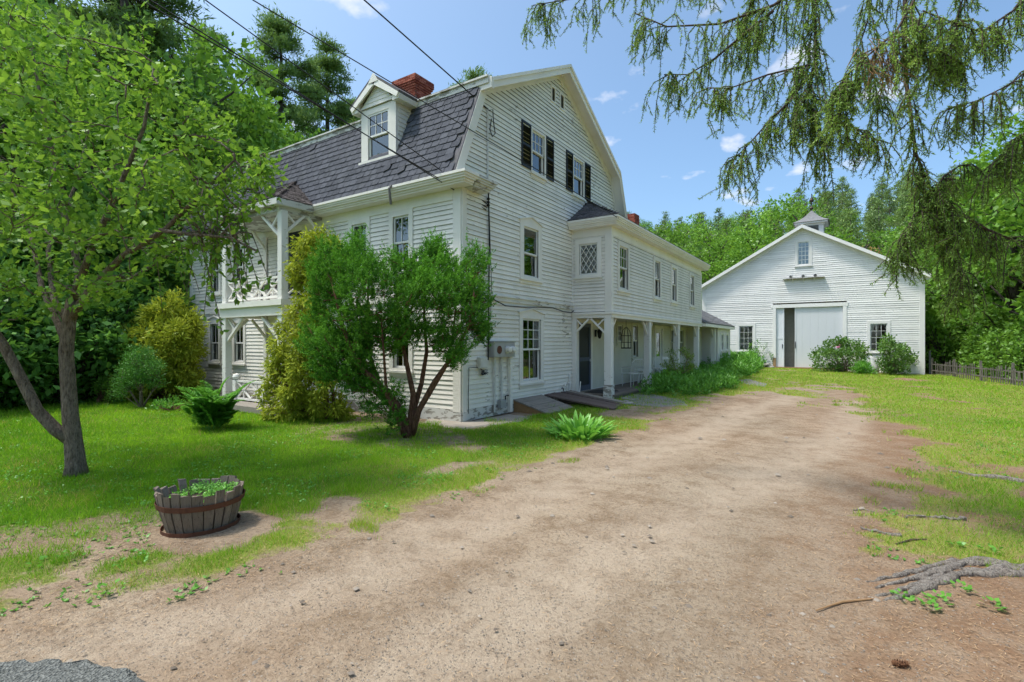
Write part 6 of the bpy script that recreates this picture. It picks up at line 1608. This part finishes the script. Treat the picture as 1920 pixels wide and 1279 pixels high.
# upper and far side of the crown, coarser, never faced by the photo
cl = []
for k in range(70):
    z = g.uniform(7.5, 17.5); a = g.random()*6.28; R = 3.6*(18.2 - z)/12
    if math.cos(a)*RT[0] + math.sin(a)*RT[1] < -0.2 and z < 9: continue
    tip = Vector((math.cos(a)*R, math.sin(a)*R, z - R*.35)); mb.tube(bez((0, 0, z), tip, (0, 0, -.2), 3), [.05, .04, .03, .01], 5)
    for j in range(5): q = Vector((0, 0, z)).lerp(tip, .35 + .16*j); cl.append((q.x, q.y, q.z - .25, .45))
P_, D_, R_ = clump_points(cl, 130, .3); m = len(P_)
sprV.append(leaf_arrays(P_, g.uniform(.15, .3, m), unit(D_*.5 + np.array([0, 0, -.7])), .3, .1, np.clip(g.normal(.4, .15, m), 0, .84)))
mb.build('trunk', M['barkspruce'], spruce, smooth=True)
a = join_arrays(sprV); link('crown', np_mesh('spruce_needles', a[0], a[1], {'tint': a[2]}), M['l_spruce'], spruce)
# dead brown twig tangle in the nearest bough
tw = []
for k in range(90):
    p = at_d(g.normal(1655, 22), g.normal(105, 16), 4.32) - SB; tw.append((p, p + np.array([g.normal()*.09, g.normal()*.09, -g.uniform(.08, .34)])))
mbd = MB()
for a, b_ in tw: mbd.tube([a, (a + b_)/2 + g.normal(size=3)*.015, b_], [.004, .003, .002], 3)
mbd.build('dead_twigs', M['amber'], spruce)['kind'] = 'stuff'
# surface roots
def root(px, r, lab=None):
    pts = []
    for i, (x, y) in enumerate(px):
        q = on_z(x, y); q[2] = float(gz(q[0], q[1])) + 0.012; pts.append(Vector(q - SB))
    n = len(pts); sub = []
    for i in range(n - 1):
        for k in range(5): sub.append(pts[i].lerp(pts[i+1], k/5) + Vector((RNG.uniform(-.012, .012), RNG.uniform(-.012, .012), RNG.uniform(-.008, .012))))
    sub.append(pts[-1]); m = len(sub)
    mb = MB(); mb.tube(sub, [max(.008, r*(0.25 + 0.75*i/(m-1)))*RNG.uniform(.6, 1.35) for i in range(m)], 9)
    o = mb.build('root', M['rootbark'], spruce, smooth=True); o.location.z = -r*0.15; return o
ROOTS = 1
root([(1627, 1092), (1680, 1080), (1735, 1066), (1790, 1056), (1850, 1060), (1920, 1076), (2060, 1070)], .045)
root([(1642, 1120), (1700, 1105), (1745, 1088), (1800, 1078), (1880, 1078), (1940, 1078), (2060, 1075)], .05)
root([(1655, 1128), (1700, 1118), (1750, 1096), (1790, 1082)], .045); root([(1700, 1086), (1760, 1070), (1830, 1052), (1900, 1066), (2000, 1072)], .05); root([(1790, 1066), (1860, 1072), (1930, 1070), (2040, 1076)], .06); root([(1640, 1104), (1690, 1092), (1740, 1078), (1780, 1070)], .035)
root([(1612, 992), (1650, 1000), (1690, 1006)], .022); root([(1695, 972), (1740, 970), (1775, 974), (1810, 976)], .02)
root([(1778, 884), (1830, 893), (1880, 898), (1930, 906)], .05)
sk = thing('fallen_stick', 'thin brown stick lying on the needle litter', 'stick', on_z(1560, 1140)); p0 = on_z(1560, 1140)
MB().tube([Vector(on_z(x, y) - p0) + Vector((0, 0, .012)) for x, y in ((1530, 1148), (1560, 1138), (1580, 1132), (1640, 1126))], [.004, .006, .008, .004], 6).build('stick', M['amber'], sk)
for i, (x0, y0, x1, y1) in enumerate(((1680, 1022, 1738, 1013), (1600, 958, 1640, 962))):
    p0 = on_z(x0, y0); s_ = thing('fallen_stick', ['dark twig between the surface roots', 'pale twig near the driveway edge'][i], 'stick', p0)
    MB().tube([Vector((0, 0, .01)), Vector(on_z((x0+x1)/2, (y0+y1)/2 - 3) - p0) + Vector((0, 0, .012)), Vector(on_z(x1, y1) - p0) + Vector((0, 0, .01))], [.006, .008, .004], 6).build('stick', M['driftroot'] if i else M['barkspruce'], s_)
pcn = on_z(1688, 1250); cone = thing('pine_cone', 'brown spruce cone lying on the dirt', 'pine cone', pcn + np.array([0, 0, .016]), rad(25)); cone.scale = (.75, .75, .75)
mb = MB(); mb.tube([(-.05, 0, 0), (-.03, 0, 0), (.02, 0, 0), (.055, 0, 0)], [.012, .019, .018, .006], 8); mb.build('core', M['cone'], cone)
V = []
for k in range(70):
    t_ = k/70; a = k*2.4; x = -.05 + .1*t_; r = .023*math.sin(math.pi*(.15 + .75*t_)); V.append(((x, r*math.cos(a)*.7, r*math.sin(a)*.7), (0.4, math.cos(a), math.sin(a))))
a_ = leaf_arrays(np.array([v[0] for v in V]), .016, unit(np.array([v[1] for v in V], float)), .9, .2); o = link('scale', np_mesh('scale', a_[0], a_[1], {'tint': a_[2]}), M['cone'], cone); o['kind'] = 'stuff'
# ================================================================ BACKGROUND TREES
def tree_meshes(kind, seed):
    """returns (trunk mesh, crown mesh) for a tree standing at the origin"""
    g = np.random.default_rng(seed); R_ = random.Random(seed); mb = MB()
    if kind in ('decid', 'bright'):
        H = 12.0; tz = 3.0
        lean = g.normal(size=2)*0.4; tp = [(0, 0, -.4), (0, 0, .3), (lean[0]*.3, lean[1]*.3, 3), (lean[0]*.7, lean[1]*.7, 6), (lean[0], lean[1], 9.5)]
        mb.tube(tp, [.34, .26, .21, .15, .05], 8)
        cl = []
        for k in range(64):
            z = g.uniform(2.6, 11.6); f = (z - 2.2)/9.8; rad_ = 3.5*math.sin(math.pi*min(1, .16 + f*.80))**.75
            a = g.random()*6.28; rr = rad_*(0.35 + 0.65*math.sqrt(g.random()))
            r = g.uniform(.55, 1.15); c = (lean[0]*f + rr*math.cos(a), lean[1]*f + rr*math.sin(a), z, r); cl.append(c)
            if k % 2 == 0: mb.tube(bez((lean[0]*f*.7, lean[1]*f*.7, max(1.8, z - rr*.7 - .5)), c[:3], (0, 0, .15), 3, .1), [.07, .05, .035, .015], 5)
        P, D, Rr = clump_points(cl, 88, .45, .75); n = len(P)
        D = unit(D*.55 + g.normal(size=(n, 3))*.5 + np.array([0, 0, -.05]))
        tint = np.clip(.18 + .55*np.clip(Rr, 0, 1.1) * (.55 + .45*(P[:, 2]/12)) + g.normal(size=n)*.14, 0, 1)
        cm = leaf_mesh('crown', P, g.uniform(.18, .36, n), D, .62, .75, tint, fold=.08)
    elif kind == 'pine':
        H = 22.0; mb.tube([(0, 0, -.4), (0, 0, .5), (.1, 0, 8), (0, .1, 15), (0, 0, 22)], [.42, .34, .26, .16, .03], 8)
        Ps, Ds, Ts = [], [], []; z = 7.0 + g.uniform(-1, 1)
        while z < 21.5:
            f = (z - 6)/16; L0 = (4.6*(1 - f)**.8 + .5)
            for k in range(g.integers(4, 7)):
                a = g.random()*6.28; L = L0*g.uniform(.55, 1.1); rise = g.uniform(.0, .28)
                tip = Vector((math.cos(a)*L, math.sin(a)*L, z + L*rise)); pth = bez((0, 0, z), tip, (0, 0, -.05*L), 4, .08); mb.tube(pth, [.06, .05, .04, .03, .012], 5)
                for j in range(int(7 + L*6)):
                    t_ = .38 + .62*g.random(); p = pth[0].lerp(tip, t_) + Vector((g.normal()*.28, g.normal()*.28, g.normal()*.12)); m = int(g.integers(16, 30))
                    d = unit(g.normal(size=(m, 3)) + np.array([math.cos(a)*.5, math.sin(a)*.5, .55])); Ps.append(np.array(p) + g.normal(size=(m, 3))*np.array([.22, .22, .09])); Ds.append(d); Ts.append(np.clip(g.normal(.42, .14, m) + .25*d[:, 2], 0, 1))
            z += g.uniform(.55, 1.05)
        P = np.concatenate(Ps); n = len(P)
        cm = leaf_mesh('crown', P, g.uniform(.2, .38, n), np.concatenate(Ds), .22, .3, np.concatenate(Ts))
    elif kind == 'hillpine':
        mb.tube([(0, 0, -1), (0, 0, 4), (.1, .1, 9), (0, 0, 15)], [.26, .22, .16, .03], 6)
        Ps, Ds, Ts = [], [], []; z = 5.5 + g.uniform(-1, 1)
        while z < 15.2:
            f = (z - 5)/10.5; L0 = 2.9*(1 - f)**.7 + .25
            for k in range(g.integers(4, 7)):
                a = g.random()*6.28; L = L0*g.uniform(.55, 1.1); tip = np.array([math.cos(a)*L, math.sin(a)*L, z + L*.2])
                mb.tube([(0, 0, z), tuple(tip)], [.04, .012], 4)
                m = int(10 + L*16); t_ = .3 + .7*g.random((m, 1)); p = np.array([0, 0, z]) + (tip - np.array([0, 0, z]))*t_ + g.normal(size=(m, 3))*np.array([.3, .3, .14])
                d = unit(g.normal(size=(m, 3)) + np.array([math.cos(a)*.4, math.sin(a)*.4, .6])); Ps.append(p); Ds.append(d); Ts.append(np.clip(g.normal(.45, .15, m) + .25*d[:, 2], 0, 1))
            z += g.uniform(.5, .9)
        P = np.concatenate(Ps); n = len(P); cm = leaf_mesh('crown', P, g.uniform(.3, .55, n), np.concatenate(Ds), .3, .4, np.concatenate(Ts))
    elif kind == 'shrub':
        cl = []
        for k in range(34):
            z = g.uniform(.25, 2.5); a = g.random()*6.28; rr = 1.35*math.sqrt(g.random())*math.sin(math.pi*min(1, .22 + z/3.1*.7)); c = (rr*math.cos(a), rr*math.sin(a), z, g.uniform(.3, .6)); cl.append(c); mb.tube(bez((0, 0, 0), c[:3], (0, 0, .2), 3, .05), [.04, .03, .02, .008], 5)
        P, D, Rr = clump_points(cl, 300, .4); n = len(P); D = unit(D*.5 + g.normal(size=(n, 3))*.5)
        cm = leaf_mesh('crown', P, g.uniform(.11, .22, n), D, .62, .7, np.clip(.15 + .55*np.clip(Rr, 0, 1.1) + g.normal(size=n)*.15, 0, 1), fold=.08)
    return mb.mesh('trunk'), cm
PROTO = {}
for kind, seeds, lm_, tm_ in (('decid', (1, 2, 3, 4), 'l_decid', 'barkdark'), ('bright', (11, 12, 13), 'l_bright', 'barkdark'), ('pine', (21, 22, 23), 'l_pine', 'barkdark'), ('hillpine', (31, 32, 33, 34), 'l_hillpine', 'barkpale'), ('shrub', (41, 42, 43), 'l_deep', 'barkdark'), ('shrub_b', (44, 45, 46), 'l_bright', 'barkdark')):
    PROTO[kind] = []
    for s in seeds:
        t_, c_ = tree_meshes('shrub' if kind == 'shrub_b' else kind, s); t_.materials.append(M[tm_]); c_.materials.append(M[lm_]); PROTO[kind].append((t_, c_))
TR = random.Random(77)
def plant(kind, x, y, s, label, group, name=None, sz=None, cat='tree', crown_mat=None):
    t_, c_ = PROTO[kind][TR.randrange(len(PROTO[kind]))]
    if crown_mat: c_ = c_.copy(); c_.materials.clear(); c_.materials.append(M[crown_mat])
    o = thing(name or {'decid': 'maple_tree', 'bright': 'maple_tree', 'pine': 'white_pine', 'hillpine': 'pine_tree', 'shrub': 'shrub', 'shrub_b': 'shrub'}[kind], label, cat, (x, y, float(gz(x, y)) - .05), TR.uniform(0, 6.28), group)
    o.scale = (s, s, sz or s*TR.uniform(.92, 1.1)); link('trunk', t_, None, o); link('crown', c_, None, o); return o
def at_az(px, dist):
    r = ray(px, 642); r = r/np.linalg.norm(r); return CAM[0] + r[0]*dist, CAM[1] + r[1]*dist
# left: tall pines
for px_, d_, s_, lab in ((238, 33, 1.25, 'tall dark white pine towering behind the apple tree'), (95, 38, 1.25, 'tall white pine at the forest edge left of the towering pine'), (528, 50, 1.36, 'white pine rising behind the front roof slope, nearer the forest'), (612, 56, 1.42, 'slender white pine rising behind the dormer'), (672, 62, 1.30, 'white pine showing just beside the dormer gable'), (392, 46, 1.15, 'white pine half hidden among maples'), (882, 60, 1.50, 'lone pine top showing above the main ridge beside the chimney')):
    x, y = at_az(px_, d_); plant('pine', x, y, s_, lab, None, sz=s_)
# left: maples behind the lawn
for px_, d_, s_ in ((-60, 24, 1.1), (20, 30, 1.25), (110, 27, 1.05), (180, 34, 1.3), (300, 31, 1.15), (345, 38, 1.3), (420, 36, 1.25), (470, 42, 1.3), (520, 40, 1.1), (560, 46, 1.25), (640, 50, 1.2), (260, 44, 1.5), (60, 44, 1.5), (150, 22, .9), (700, 58, 1.2), (330, 26, .85), (380, 34, 1.5), (440, 38, 1.5), (500, 43, 1.45), (550, 47, 1.42), (610, 53, 1.5), (660, 57, 1.4), (720, 60, 1.3), (290, 37, 1.55), (340, 40, 1.75), (470, 48, 1.55), (200, 30, 1.1)):
    x, y = at_az(px_, d_); plant('decid', x, y, s_, 'dense green maple in the wood beyond the front lawn', 'maples beyond the front lawn')
# undergrowth along the lawn edge
for k in range(30):
    px_ = -130 + k*13.5; d_ = 18.6 + TR.uniform(-.6, 2.4) + (1.5 if px_ > 150 else 0)
    x, y = at_az(px_, d_); plant('shrub', x, y, TR.uniform(.85, 1.25), 'dark leafy shrub in the undergrowth along the lawn edge', 'undergrowth along the lawn', 'undergrowth_shrub', cat='shrub')
for k in range(16):
    px_ = -130 + k*27; x, y = at_az(px_, 22.5 + TR.uniform(-.6, 1.5)); plant('shrub', x, y, TR.uniform(1.6, 2.2), 'tall leafy thicket behind the undergrowth along the lawn', 'thicket behind the undergrowth', 'thicket_shrub', cat='shrub')
# right: behind the fence
for x, y, s_ in ((13.8, 27.2, .95), (15.2, 23.6, 1.0), (16.6, 29.6, 1.1), (14.5, 32.5, 1.05), (12.3, 33.5, .9), (17.5, 25.5, 1.0), (19.0, 32.0, 1.25), (16.2, 36.5, 1.2), (13.0, 39.5, 1.1), (18.0, 20.5, .95), (21.5, 27.0, 1.2)):
    plant('bright', x, y, s_, 'bright young maple growing beyond the picket fence', 'maples beyond the fence')
for k in range(17):
    f = k/16; x = 11.9 + 3.6*f + TR.uniform(0, .7); y = 27.2 - 12.0*f + TR.uniform(-.3, .8)
    plant('shrub_b', x, y, TR.uniform(.6, .95), 'bright leafy shrub crowding the back of the picket fence', 'shrubs behind the fence', 'fence_shrub', cat='shrub')
for x, y, s_ in ((11.3, 29.0, 1.25), (11.8, 30.8, 1.5), (12.6, 28.4, 1.15), (11.2, 33.0, 1.7), (13.2, 29.8, 1.5), (12.9, 25.6, 1.0), (14.6, 24.6, 1.4), (15.8, 21.5, 1.3), (14.3, 28.0, 1.6)):
    plant('shrub_b', x, y, s_, 'tall leafy shrub rising behind the picket fence maples', 'tall shrubs behind the fence', 'tall_shrub', cat='shrub')
# behind the barn
for x, y, s_ in ((-8.5, 47, 1.1), (-4.5, 50, 1.2), (-1.0, 46.5, 1.15), (2.2, 49, 1.25), (5.2, 52, 1.1), (-12.5, 50, 1.15), (-6.5, 55, 1.3), (0.5, 56, 1.35), (-16, 53, 1.2), (-20, 49, 1.1), (7.8, 49, .95), (11.5, 55, 1.05), (-2.5, 60, 1.3), (-11, 60, 1.35), (-24, 56, 1.2), (-3.0, 44.0, .95), (9.5, 60, 1.1), (13.5, 48, 1.0)):
    plant('bright', x, y, s_, 'broad bright maple at the foot of the hill behind the barn', 'maples behind the barn')
x, y = at_az(1590, 66); plant('decid', x, y, .95, 'small russet leaved tree on the hill beside the cupola', None, 'russet_tree', crown_mat='l_russet')
# hillside wood
HG = random.Random(5); npine = 0
yy = 62.0
while yy < 172:
    xx = -46 - (yy - 60)*.35
    while xx < 34 + (yy - 60)*.28:
        x = xx + HG.uniform(-1.6, 1.6); y = yy + HG.uniform(-1.8, 1.8); step = 4.2 + (yy - 60)*.020
        dec = HG.random() < (0.42 if yy < 85 else .14) and x < 5 or HG.random() < .10
        if dec: plant('decid' if HG.random() < .5 else 'bright', x, y, HG.uniform(.85, 1.2), 'rounded maple among the pines on the hillside', 'maples on the hillside')
        else: plant('hillpine', x, y, HG.uniform(.75, 1.1), 'grey green pine in the hillside wood behind the barn', 'pines on the hillside'); npine += 1
        xx += step
    yy += 5.6 + (yy - 60)*.05
# across the road, behind the camera
for x, y, s_ in ((-26, -22, 1.3), (-17, -27, 1.2), (-6, -30, 1.3), (5, -29, 1.2), (16, -26, 1.3), (25, -16, 1.2), (27, -4, 1.3), (26, 8, 1.2), (-33, -13, 1.3)):
    plant('decid', x, y, s_, 'roadside maple on the far side of the road', 'maples across the road')
# ================================================================ WIRES
pole_nom = CAM + np.array([-13.0, -9.5, 7.3])
wires = [((265, 0), (0.05, 0.84, 4.72), 'twin black service wire ending at the lower insulator', .011, .35),
         ((281, 0), (0.05, 0.80, 4.66), 'second strand of the twin service wire below it', .011, .35),
         ((385, 0), (0.05, 0.86, 4.80), 'single black wire passing left of the dormer window', .010, .3),
         ((474, 0), (EX + 0.32, 4.85, 5.10), 'long black wire crossing the dormer to the wing eave', .010, .25),
         ((683, 0), (0.06, 0.86, 6.93), 'twisted service drop to the upper gable bracket', .014, .2)]
ends = []
for (px_, A, lab, r_, sag) in wires:
    A = np.array(A); nrm = np.cross(A - CAM, ray(*px_)); nrm /= np.linalg.norm(nrm)
    P = pole_nom - nrm*((pole_nom - CAM) @ nrm); ends.append(P)
    # keep the passing point above the frame edge: solve sag-free line in that plane
    w_ = thing('overhead_wire', lab, 'wire', P); pts = []
    for i in range(25):
        t_ = i/24; q = P + (A - P)*t_; q[2] -= sag*4*t_*(1 - t_)*0.0; pts.append(q - P)
    MB().tube(pts, r_, 5).build('cable', M['black'], w_)
pc0 = np.mean(ends, 0); pole = thing('utility_pole', 'wooden utility pole by the road carrying the house wires', 'utility pole', (pc0[0], pc0[1], 0))
mb = MB(); mb.tube([(0, 0, -.5), (0, 0, 5), (0, 0, 10.4)], [.17, .15, .12], 12); mb.build('pole', M['barkspruce'], pole)
for e in ends:
    mb = MB(); mb.beam((0, 0, e[2]), tuple(np.array([e[0] - pc0[0], e[1] - pc0[1], e[2]])), .08, .08); mb.build('crossarm', M['driftroot'], pole)

# ================================================================ GRASS, LITTER, PEBBLES
def polar(n, d0, d1, a0, a1, g, pw=1.0):
    u = g.random(n); d = (d0**(1 - pw) + u*(d1**(1 - pw) - d0**(1 - pw)))**(1/(1 - pw)) if pw != 1 else d0*(d1/d0)**u
    a = a0 + g.random(n)*(a1 - a0)
    # angle measured from the view axis, positive to the right
    dx = FW[0]*np.cos(a) + RT[0]*np.sin(a); dy = FW[1]*np.cos(a) + RT[1]*np.sin(a)
    return CAM[0] + dx*d, CAM[1] + dy*d, d
g = np.random.default_rng(3)
x, y, d = polar(1350000, 2.4, 34, rad(-64), rad(64), g, 1.0)
inh = (x < 0.12) & (x > -11.9) & (y > -0.1) & (y < 9); inw = (x < 1.3) & (x > -4) & (y > 5) & (y < 22.3); inb = (x > -1.3) & (x < 10.2) & (y > 26.1)
inp = (x > -7.2) & (x < -3.9) & (y > -1.75) & (y < 0)
ok = ~(inh | inw | inb | inp) & (np.hypot(x - BB[0], y - BB[1]) > .38)
x, y, d = x[ok], y[ok], d[ok]
dirt = dirt_amount(x, y); patch = fbm(x, y, 3.2, 31)
keep = g.random(len(x)) < np.clip(1.12 - 1.75*dirt + 0.5*(patch - .5), 0, 1)*np.where(dirt > .9, 0.0, 1)
tuft = (dirt > .35) & (dirt < .97) & (vnoise(x, y, 2.3, 40) > .80) & (seg_poly(x, y, DRIVE) < 0.25); keep |= tuft & (g.random(len(x)) < .6)
x, y, d, tuft = x[keep], y[keep], d[keep], tuft[keep]
dry = dry_amount(x, y); n = len(x)
clm = vnoise(x, y, 4.5, 71)
h = g.uniform(.028, .080, n)*(0.6 + .6*fbm(x, y, .8, 33) + .7*ss(.6, .95, clm))*np.where(dry > .45, .65, 1.0)
h = np.where(tuft, h*1.7, h)
wdt = np.maximum(.0040, d*.00085)*g.uniform(.8, 1.5, n)
h = h*np.clip(1 + (d - 8)*.02, 1, 1.5)
a = g.random(n)*6.28; le = g.uniform(.1, .95, n)*h
bx, by = np.cos(a), np.sin(a); z = gz(x, y) - .004
b2 = g.random(n)*6.28; tx, ty = np.cos(b2)*le, np.sin(b2)*le
V = np.empty((n, 3, 3), np.float32)
V[:, 0] = np.stack([x - bx*wdt/2, y - by*wdt/2, z], 1); V[:, 1] = np.stack([x + bx*wdt/2, y + by*wdt/2, z], 1); V[:, 2] = np.stack([x + tx, y + ty, z + h], 1)
tone = np.clip(.40 + .9*(fbm(x, y, .9, 35) - .5) + .35*(clm - .5) + g.normal(size=n)*.18 + dry*.25, 0, .83)
tone[g.random(n) < dry*.36 + .02 + .25*ss(.6, .8, fbm(x, y, 1.7, 73))] = .97
lawn = link('lawn_grass', np_mesh('lawn_grass', V.reshape(-1, 3), np.arange(3*n).reshape(n, 3), {'tint': np.repeat(tone, 3)}), M['l_grass'])
tag(lawn, 'short mown grass covering the lawns', 'grass', kind='stuff'); print('grass', n)
# broadleaf weeds at the worn edge
wx, wy, wd_ = polar(7000, 2.8, 12, rad(-50), rad(50), g, 1.0); dd_ = dirt_amount(wx, wy); k_ = (dd_ > .15) & (dd_ < .93) & (vnoise(wx, wy, 1.1, 51) > .62) & (seg_poly(wx, wy, DRIVE) < .1) & ~((wx < .2) & (wy > -.1)); wx, wy = wx[k_], wy[k_]; m = len(wx)
P_ = np.stack([wx, wy, gz(wx, wy) + .004], 1); P_ = np.repeat(P_, 4, 0); m = len(P_); aa = g.random(m)*6.28
o = link('broadleaf_weeds', leaf_mesh('broadleaf_weeds', P_, g.uniform(.018, .042, m), unit(np.stack([np.cos(aa), np.sin(aa), g.uniform(.1, .7, m)], 1)), .55, .9, np.clip(g.normal(.45, .2, m), 0, 1)), M['l_fern']); tag(o, 'small broadleaf weeds along the worn lawn edge', 'weeds', kind='stuff')
cx, cy, cd_ = polar(26000, 3.5, 16, rad(-50), rad(50), g, 1.0); k_ = (dirt_amount(cx, cy) < .35) & (fbm(cx, cy, 1.2, 91) > .52) & ~((cx < .3) & (cy > -.1)) & ~((cx < 1.4) & (cy > 5)) & (np.hypot(cx - BB[0], cy - BB[1]) > .42); cx, cy = cx[k_], cy[k_]
P_ = np.repeat(np.stack([cx, cy, gz(cx, cy) + .02], 1), 3, 0); P_[:, 2] += g.random(len(P_))*.03; m = len(P_); aa = g.random(m)*6.28
o = link('clover', leaf_mesh('clover', P_, g.uniform(.014, .034, m), unit(np.stack([np.cos(aa), np.sin(aa), g.uniform(.1, .8, m)], 1)), .75, .9, np.clip(g.normal(.35, .25, m), 0, 1)), M['l_fern']); tag(o, 'clover and plantain mixed through the lawn', 'clover', kind='stuff')
for i, (px_, py_, s_) in enumerate(((205, 1110, .12), (1800, 1110, .10), (1760, 1130, .09), (1690, 1125, .08), (1860, 1140, .10), (1745, 1145, .06), (1790, 1025, .07), (1855, 1035, .09), (100, 1055, .2), (150, 1045, .22))):
    b_ = on_z(px_, py_); m = 22; aa = g.random(m)*6.28; rr = s_*np.sqrt(g.random(m)); P_ = np.stack([rr*np.cos(aa), rr*np.sin(aa), .01 + .03*g.random(m)], 1)
    w_ = thing('seedling_weed', 'low green weed rosette on bare ground', 'weed', b_, group='weed rosettes on the bare ground'); link('leaf_rosette', leaf_mesh('rosette', P_*np.array([.7,.7,1.]), g.uniform(.025, .045, m), unit(np.stack([np.cos(aa), np.sin(aa), .35 + 0*aa], 1)), .75, 1.0, np.clip(g.normal(.5, .15, m), 0, 1)), M['l_fern'], w_)['kind'] = 'stuff'
# pebbles
px_, py_, pd = polar(15000, 2.4, 16, rad(-48), rad(48), g, 1.0); k_ = (dirt_amount(px_, py_) > .8) & ~((px_ < .2) & (py_ > -.1)); px_, py_, pd = px_[k_], py_[k_], pd[k_]; m = len(px_)
s_ = .0022 + .006*g.random(m)**3 + (g.random(m) < .012)*g.uniform(.006, .02, m)*np.clip(pd/4, .8, 2); O = np.array([[1, 0, 0], [0, 1, 0], [-1, 0, 0], [0, -1, 0], [0, 0, .6], [0, 0, -.6]], float)
rot = g.random(m)*6.28; c_, sn_ = np.cos(rot), np.sin(rot); sx = g.uniform(.8, 1.6, m)
V = np.empty((m, 6, 3)); V[:, :, 0] = (O[None, :, 0]*sx[:, None]*c_[:, None] - O[None, :, 1]*sn_[:, None])*s_[:, None] + px_[:, None]; V[:, :, 1] = (O[None, :, 0]*sx[:, None]*sn_[:, None] + O[None, :, 1]*c_[:, None])*s_[:, None] + py_[:, None]; V[:, :, 2] = O[None, :, 2]*s_[:, None] + (gz(px_, py_) + .006)[:, None]
T6 = np.array([[0, 1, 4], [1, 2, 4], [2, 3, 4], [3, 0, 4]]); F = (np.arange(m)[:, None, None]*6 + T6[None]).reshape(-1, 3)
t = NT('driveway_pebble'); M['pebble'] = t.bsdf(t.mix(t.attr('tint'), (0.12, 0.095, 0.075), (0.36, 0.31, 0.26)), .9)
o = link('driveway_pebbles', np_mesh('pebbles', V.reshape(-1, 3), F, {'tint': np.repeat(g.random(m), 6)}, smooth=True), M['pebble']); tag(o, 'loose pebbles scattered over the dirt driveway', 'pebbles', kind='stuff')
# needle litter and clippings
lx, ly, ld = polar(42000, 2.4, 13, rad(-48), rad(48), g, 1.0); dd_ = dirt_amount(lx, ly); inD = seg_poly(lx, ly, DRIVE)
k_ = (dd_ > .3) & (g.random(len(lx)) < np.clip(.10 + ss(5.6, 7.6, lx) * .9 + ss(.5, -.2, inD)*.6, 0, 1)) & ~((lx < .2) & (ly > -.1)); lx, ly, ld = lx[k_], ly[k_], ld[k_]; m = len(lx); aa = g.random(m)*6.28
P_ = np.stack([lx, ly, gz(lx, ly) + .008 + .006*g.random(m)], 1)
o = link('needle_litter', leaf_mesh('litter', P_, g.uniform(.02, .05, m), unit(np.stack([np.cos(aa), np.sin(aa), g.normal(size=m)*.12], 1)), .09, 2.0, g.random(m)), M['l_deadtwig']); tag(o, 'brown needles and dry clippings strewn on the bare ground', 'litter', kind='stuff')
